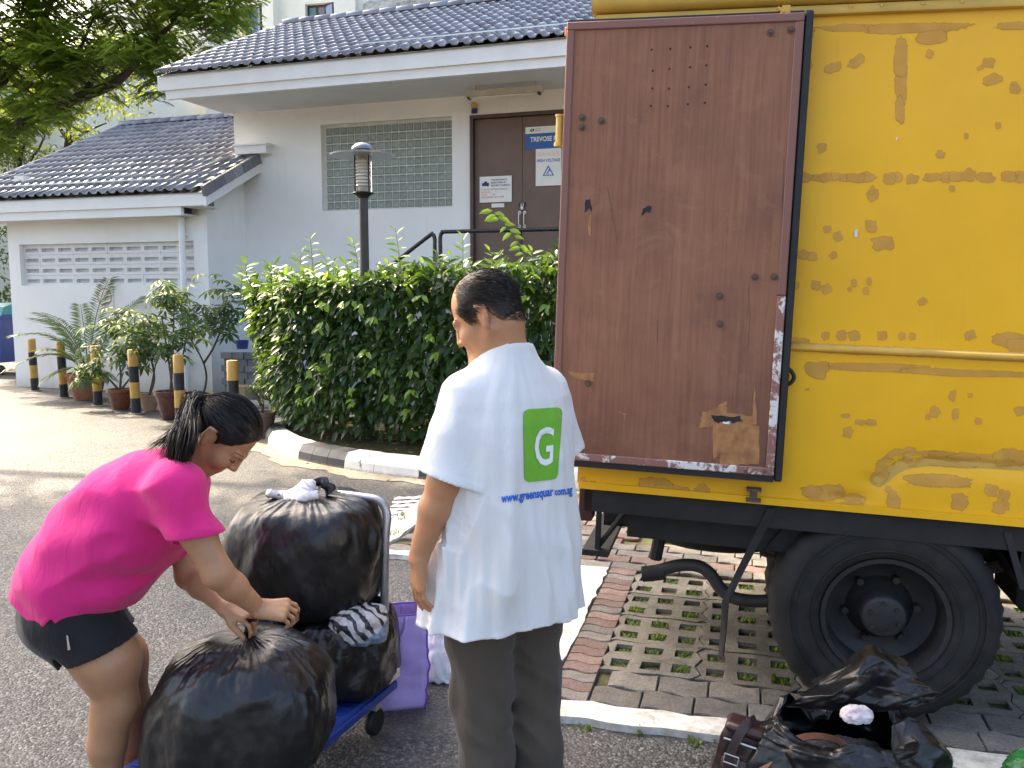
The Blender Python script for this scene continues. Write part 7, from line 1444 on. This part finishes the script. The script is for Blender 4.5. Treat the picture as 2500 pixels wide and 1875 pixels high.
# trousers, belt line hidden
v = Vol((-.26, 2.14, .0), (.26, 2.72, .95), .005); v.ell(mp(0, -.005, .84), (.175, .13, .12), np.stack([MR, MF, UP], 1), .03)
def leg(L, rs, k=.03):
    pts = [L[0], (L[0] + L[1]) / 2, L[1], (L[1] + L[2]) / 2, L[2] - UP * .055]; v.chain(pts, rs, k)
leg(lL, [.105, .094, .078, .072, .074]); leg(lR, [.105, .094, .076, .072, .074]); G = np.stack(np.meshgrid(*v.ax, indexing='ij'), -1); z = G[..., 2]
v.disp(lambda P: .011 * (1 - 2.2 * np.abs(pn(np.stack([P[:, 0] * 5, P[:, 1] * 5, P[:, 2] * 9 + P[:, 0] * 8], -1) + 2))) * np.clip(1.2 - np.abs(P[:, 2] - .42) * 3, .35, 1) + .007 * pn(P * np.array((16, 16, 4))))
v.disp(lambda P: .010 * np.clip((.2 - P[:, 2]) / .1, 0, 1) * (1 - 2 * np.abs(pn(np.stack([P[:, 0] * 9, P[:, 1] * 9, P[:, 2] * 26], -1))))); v.D = np.maximum(v.D, (.025 - z).astype(np.float32)); V, Fq = v.skin(); V = relax(V, Fq, 2, .5); M_TROU = cloth_mat('brown_twill', (.075, .058, .043), 500, .85, .12); part('trousers', V - MC, Fq, M_TROU, man, True)
for L in (lL, lR):
    v = Vol(L[2] + (-.3, -.3, -.1), L[2] + (.3, .3, .12), .006); c = L[2] * np.array((1, 1, 0)); v.rc(c - MF * .06 + UP * .05, c + MF * .16 + UP * .035, .042, .036, .02, ax=UP, sc=1.0); v.rc(c - MF * .06 + UP * .012, c + MF * .17 + UP * .012, .046, .042, .01, ax=UP, sc=.4); V, Fq = v.skin(); V[:, 2] = np.maximum(V[:, 2], .002); part('shoe', V - MC, Fq, simple('dark_shoe', (.03, .026, .022), .5), man, True)
# ------------------------------------------------------------ the woman
WY = 2.47; WC = aty(200, 1500, WY) * np.array((1, 1, 0))
woman = thing('person', 'stooping person with black ponytail, pink polo shirt and black shorts gripping a bag neck', 'person', WC)
wp = lambda x, y, Y=WY: aty(x, y, Y)
M_SKINW = skin_mat('brown_skin', (.40, .205, .105)); NEAR, FAR = WY - .155, WY + .13
v = Vol((-1.50, 2.17, -.01), (-.62, 2.78, 1.40), .0042)
HW = wp(547, 1062); MW_ = head_frame((.54, -.06, -.84), (.05, 1, 0)); build_head(v, HW, MW_, .93, True)
nk = wp(440, 1140); v.rc(HW + MW_ @ (-.035, 0, -.05), nk, .048, .054, .025); v.rc(HW + MW_ @ (.0, 0, -.075), wp(455, 1170), .036, .045, .03)
v.chain([wp(165, 1480), wp(262, 1325), wp(395, 1190)], [.12, .12, .10], .05)
SN = wp(428, 1195, NEAR); EN = wp(532, 1400, NEAR - .02); WN = wp(633, 1487, WY - .09); v.chain([SN, (SN + EN) / 2, EN], [.050, .047, .040], .02); v.chain([EN, EN + (WN - EN) * .35, WN], [.040, .037, .0235], .02)
build_hand(v, WN, (.95, .10, -.10), (.10, -.45, .88), (0, 1, .3), (38, 42, 30), .93, .25, (.35, .6, -.75))
SF = wp(420, 1215, FAR); EFr = wp(462, 1405, FAR - .02); WF = wp(548, 1482, WY - .02); v.chain([SF, EFr], [.048, .040], .02); v.chain([EFr, EFr + (WF - EFr) * .35, WF], [.039, .036, .023], .02)
build_hand(v, WF, (.90, -.10, -.30), (.25, -.15, .9), (0, -1, .1), (30, 45, 35), .93, .2, (.75, .55, -.35))
legs = ([wp(178, 1500, WY - .08), wp(262, 1612, WY - .09), wp(288, 1722, WY - .09), wp(262, 1815, WY - .085), wp(262, 1960, WY - .08)], [wp(185, 1495, WY + .08), wp(285, 1612, WY + .10), wp(322, 1722, WY + .10), wp(312, 1815, WY + .10), wp(316, 1935, WY + .10)])
for L in legs:
    L[4][2] = .08; v.chain(L, [.106, .087, .053, .050, .032], .03); v.rc(L[4], L[4] + np.array((.13, .02, -.055)), .033, .024, .02); v.rc(L[4], L[4] + np.array((-.03, 0, -.045)), .03, .03, .02); v.ell((L[2] + L[3]) / 2 + np.array((-.018, 0, .02)), (.044, .044, .08), None, .03)
v.ell(wp(176, 1490), (.125, .16, .12), None, .04)
V, Fq = v.skin(); V = relax(V, Fq, 1, .4); V[:, 2] = np.maximum(V[:, 2], .003); part('body', V - WC, Fq, M_SKINW, woman, True); wb_bvh = BVHTree.FromPolygons(V.tolist(), Fq.tolist())
# polo shirt
v = Vol((-1.56, 2.16, .60), (-.70, 2.80, 1.30), .0048); YA = (0, 1, 0)
ctr = [(172, 1482), (208, 1400), (265, 1320), (330, 1245), (398, 1196), (446, 1148)]; rs = [.154, .154, .158, .147, .112, .060]; lat = [.190, .184, .182, .184, .165, .066]
pts = [wp(*c) for c in ctr]
for i in range(5): v.rc(pts[i], pts[i + 1], rs[i], rs[i + 1], .05, ax=YA, sc=.5 * (lat[i] / rs[i] + lat[i + 1] / rs[i + 1]))
v.rc(wp(322, 1265), wp(400, 1255), .135, .10, .06, ax=YA, sc=1.05)
HN = wp(474, 1306, NEAR - .012); HF = wp(452, 1325, FAR + .0)
v.rc(SN, HN + (HN - SN) * .12, .057, .066, .06); v.rc(SF, HF + (HF - SF) * .12, .056, .064, .06); v.rc(wp(435, 1170, WY - .05), SN, .058, .057, .07); v.rc(wp(440, 1165, WY + .05), SF, .058, .06, .05)
ax0 = unit(pts[1] - pts[0])
def fold_w(P):
    q = P - pts[1]; s = q @ ax0; belly = np.clip((P[:, 0] + 1.18) * 4, 0, 1) * np.clip((1.0 - P[:, 2]) * 5, 0, 1)
    return .011 * (1 - 2.2 * np.abs(pn(np.stack([P[:, 0] * 6 + P[:, 2] * 5, P[:, 1] * 3, P[:, 2] * 7 - P[:, 0] * 3], -1)))) * (.8 + .9 * belly) + .006 * pn(P * np.array((9, 6, 9)) + 4) + .016 * belly * np.sin((P[:, 2] * 52 - P[:, 0] * 12) + 2 * pn(P * 6)) * np.exp(-((P[:, 1] - NEAR) / .16) ** 2) * np.exp(-((P[:, 0] + 1.16) / .13) ** 2)
v.disp(fold_w)
G = np.stack(np.meshgrid(*v.ax, indexing='ij'), -1); aN = unit(np.array((.10, -.05, -.99))); aF = unit(HF - SF); tN = (G - HN) @ aN; tF = (G - HF) @ aF; oN = (np.linalg.norm((G - HN) - tN[..., None] * aN, axis=-1) < .085) & (G[..., 1] < WY - .085) & (tN > -.05); oF = (np.linalg.norm((G - HF) - tF[..., None] * aF, axis=-1) < .09) & (G[..., 1] > WY + .05) & (tF > -.05)
hb_, hf_ = wp(32, 1452, WY - .09), wp(306, 1492, WY - .09); e = unit(hf_ - hb_); e[1] = 0; nh = np.array((e[2], 0, -e[0])); nh = nh if nh[2] < 0 else -nh; th_ = (G - hb_) @ nh; sx = (G - hb_) @ e
slit = -np.interp(sx, [-.1, 0, .135, .168, .178, .34], [0, 0, .052, .0, .026, 0]) * (G[..., 1] < WY + .05); hem = th_ + slit + .003 * np.sin(sx * 40 + G[..., 1] * 30)
band_ = ((hem > -.022) & (hem < 0)) | ((tN > -.026) & oN) | ((tF > -.026) & oF); v.D -= (.0014 * band_).astype(np.float32); inner = v.D + .010
v.D = np.where(oN, np.maximum(v.D, tN), v.D); v.D = np.where(oF, np.maximum(v.D, tF), v.D); v.D = np.maximum(v.D, hem); cav = (hem > -.05) | ((tN > -.03) & oN) | ((tF > -.03) & oF); v.D = np.where(cav, np.maximum(v.D, -inner), v.D)
an = unit(HW + MW_ @ (-.02, 0, -.06) - nk); tq = (G - nk) @ an; rad = np.linalg.norm((G - nk) - tq[..., None] * an, axis=-1); v.D = np.maximum(v.D, np.where(tq > -.03, .052 - rad, -1)); v.D = np.where(rad < .12, np.maximum(v.D, tq - .022), v.D).astype(np.float32)
V, Fq = v.skin(); V = relax(V, Fq, 2, .5); M_PINK = cloth_mat('pink_pique', (.66, .022, .19), 620, .85, .06); part('polo_shirt', V - WC, Fq, M_PINK, woman, True)
# folded collar
v = Vol(nk - .13, nk + .13, .004); v.rc(nk + an * .0, nk + an * .028, .060, .056, .01); G = np.stack(np.meshgrid(*v.ax, indexing='ij'), -1); tq = (G - nk) @ an; rad = np.linalg.norm((G - nk) - tq[..., None] * an, axis=-1); v.D = np.maximum(v.D, np.maximum(.051 - rad, np.maximum(tq - .032, -.02 - tq))).astype(np.float32); V, Fq = v.skin(); V = relax(V, Fq, 1); part('collar', V - WC, Fq, M_PINK, woman, True)
# shorts
v = Vol((-1.52, 2.20, .44), (-.98, 2.75, .86), .005); v.ell(wp(178, 1490), (.138, .172, .13), None, .03)
for L in legs: v.rc(L[0], L[0] + (L[1] - L[0]) * .95, .116, .104, .03)
v.disp(lambda P: .006 * (1 - 2 * np.abs(pn(P * np.array((9, 5, 6)) + 3)))); G = np.stack(np.meshgrid(*v.ax, indexing='ij'), -1); c0, c1 = wp(153, 1607), wp(326, 1538); e2 = c1 - c0; e2[1] = 0; e2 = unit(e2); n2 = np.array((e2[2], 0, -e2[0])); n2 = n2 if n2[2] < 0 else -n2; t2 = (G - c0) @ n2; s2 = (G - c0) @ e2
notch = .045 * np.clip(1 - np.abs(s2 - .095) / .022, 0, 1) * (G[..., 1] < WY); inner = v.D + .009; v.D = np.maximum(v.D, t2 + notch); v.D = np.where(t2 > -.06, np.maximum(v.D, -inner), v.D).astype(np.float32); V, Fq = v.skin(); V = relax(V, Fq, 2); part('shorts', V - WC, Fq, cloth_mat('black_shorts', (.010, .010, .011), 600, .75, .2), woman, True)
p0 = wp(163, 1567, WY - .21); part('reflective_tab', [wp(x, y, WY - .205) - WC for x, y in ((162, 1550), (166, 1552), (172, 1586), (165, 1588))], [(0, 1, 2, 3)], M_STEEL, woman)
# flip-flops
for L in legs: c = L[4] * np.array((1, 1, 0)); o = MB(); o.add(*bevbox(-.07, .17, -.045, .045, 0, .018, .006)); o.build('sandal', M_RUB, woman, loc=c - WC + np.array((.0, 0, .0)))
# hair: smooth cap pulled to a tail
wpoly = [(.085, .20), (.078, .092), (.064, .060), (.044, .022), (.022, .004), (.012, -.012), (.004, .012), (-.028, .020), (-.036, -.020), (-.048, -.052), (-.085, -.072), (-.22, -.08), (-.22, .2)]
V2, F2 = hair_cap(HW, MW_, .93, wpoly, .0075, extra=lambda v, T: v.rc(T((-.06, 0, .012)), T((-.104, 0, .014)), .05, .022, .03)); part('hair', V2 - WC, F2, M_HAIR, woman, True); hc_bvh = BVHTree.FromPolygons(V2.tolist(), F2.tolist())
tie = HW + MW_ @ (np.array((-.116, 0, .016)) * .93)
P, m = [], 12
Rt, Nt = scalp(HW, MW_, .93, hc_bvh, 2200, lambda q: poly_sd(np.array([q[0]]), np.array([q[2]]), wpoly)[0] < .012)
for r, n_ in zip(Rt, Nt):      # combed back over the scalp to the tie
    tgt = tie + rvec(1, .006)[0]; row = []
    for i in range(m):
        t = i / (m - 1) * .8; p = r + (tgt - r) * t; hit = hc_bvh.find_nearest(Vector(p)); nn = np.array(hit[1]); q = np.array(hit[0]); row.append(q + nn * .0016)
    P.append(row)
def ribbons(name, P, width, mat, parent):
    P = np.array(P); n, m, _ = P.shape; tg = unit(np.gradient(P, axis=1)); sd = unit(np.cross(tg, unit(rng.normal(size=(n, 1, 3))))); wd = width * np.concatenate([np.linspace(.6, 1, m // 2), np.linspace(1, .35, m - m // 2)])[None, :, None]
    A, B = P - sd * wd / 2, P + sd * wd / 2; V = np.stack([A, B], 2).reshape(-1, 3); base = (np.arange(n) * m * 2)[:, None]; k = np.arange(m - 1)[None] * 2; Fq = np.stack([base + k, base + k + 1, base + k + 3, base + k + 2], -1).reshape(-1, 4); return part(name, V, Fq, mat, parent, True)
ribbons('hair_strands', np.array(P) - WC, .0015, M_HAIR, woman)
P = []
for k in range(1700):
    t0 = rng.random(); w = rng.normal(size=3) * .5; fl = rng.random() < .09
    ends = (wp(350 + 60 * rng.random(), 1082 + 30 * rng.random(), WY - .10 * rng.random()) if fl else wp(426 + 18 * w[0], 1162 - 16 * abs(w[1]), WY - .12 + .035 * w[2]))
    mid1 = tie + np.array((-.030, -.035, .004)) + rvec(1, .010)[0]; mid2 = (wp(430, 1045, WY - .08) if fl else wp(448 + 26 * w[0], 1062, WY - .125 + .035 * w[2])) + rvec(1, .004)[0]; P.append(smooth_path([tie + rvec(1, .009)[0], mid1, mid2, ends], 5))
ribbons('ponytail', np.array(P) - WC, .0019, M_HAIR, woman)
cp_ = smooth_path([tie, tie + np.array((-.030, -.035, .004)), wp(448, 1062, WY - .125), wp(428, 1135, WY - .12)], 6) - WC; part('ponytail_core', *tube(cp_, np.interp(np.linspace(0, 1, len(cp_)), [0, .2, .6, 1], [.014, .02, .022, .008]), 12), M_HAIR, woman, True)
hb3 = MB(); a_ = unit(np.array((-.6, -.3, .35))); u_ = unit(np.cross(a_, UP)); v_ = np.cross(a_, u_); hb3.tube([tie - WC + (u_ * math.cos(t) + v_ * math.sin(t)) * .017 for t in np.linspace(0, 2 * math.pi, 20)], .005, 6, False); hb3.build('hair_tie', M_RUB, woman, smooth=True)
for s in (-1, 1):
    RtB = np.array([HW + MW_ @ (np.array((.0905 - .022 * t * t, s * (.016 + .034 * t), .021 + .004 * math.sin(t * 3))) * .95) for t in rng.random(60)]); strands('eyebrow', RtB - WC, np.tile(MW_ @ np.array((-.35, s * .9, .05)), (60, 1)), [.005, .005], .0012, M_HAIR, woman, 0, .1)
    part('eyelashes', *(lambda r: (r[0] - WC, r[1]))(tube([HW + MW_ @ (np.array((.0905 - .007 * (t - .45) ** 2 * 4 - .006 * t, s * (.018 + .027 * t), -.0075 - .003 * math.sin(math.pi * t))) * .95) for t in np.linspace(0, 1, 8)], .0012, 5)), M_HAIR, woman, True)
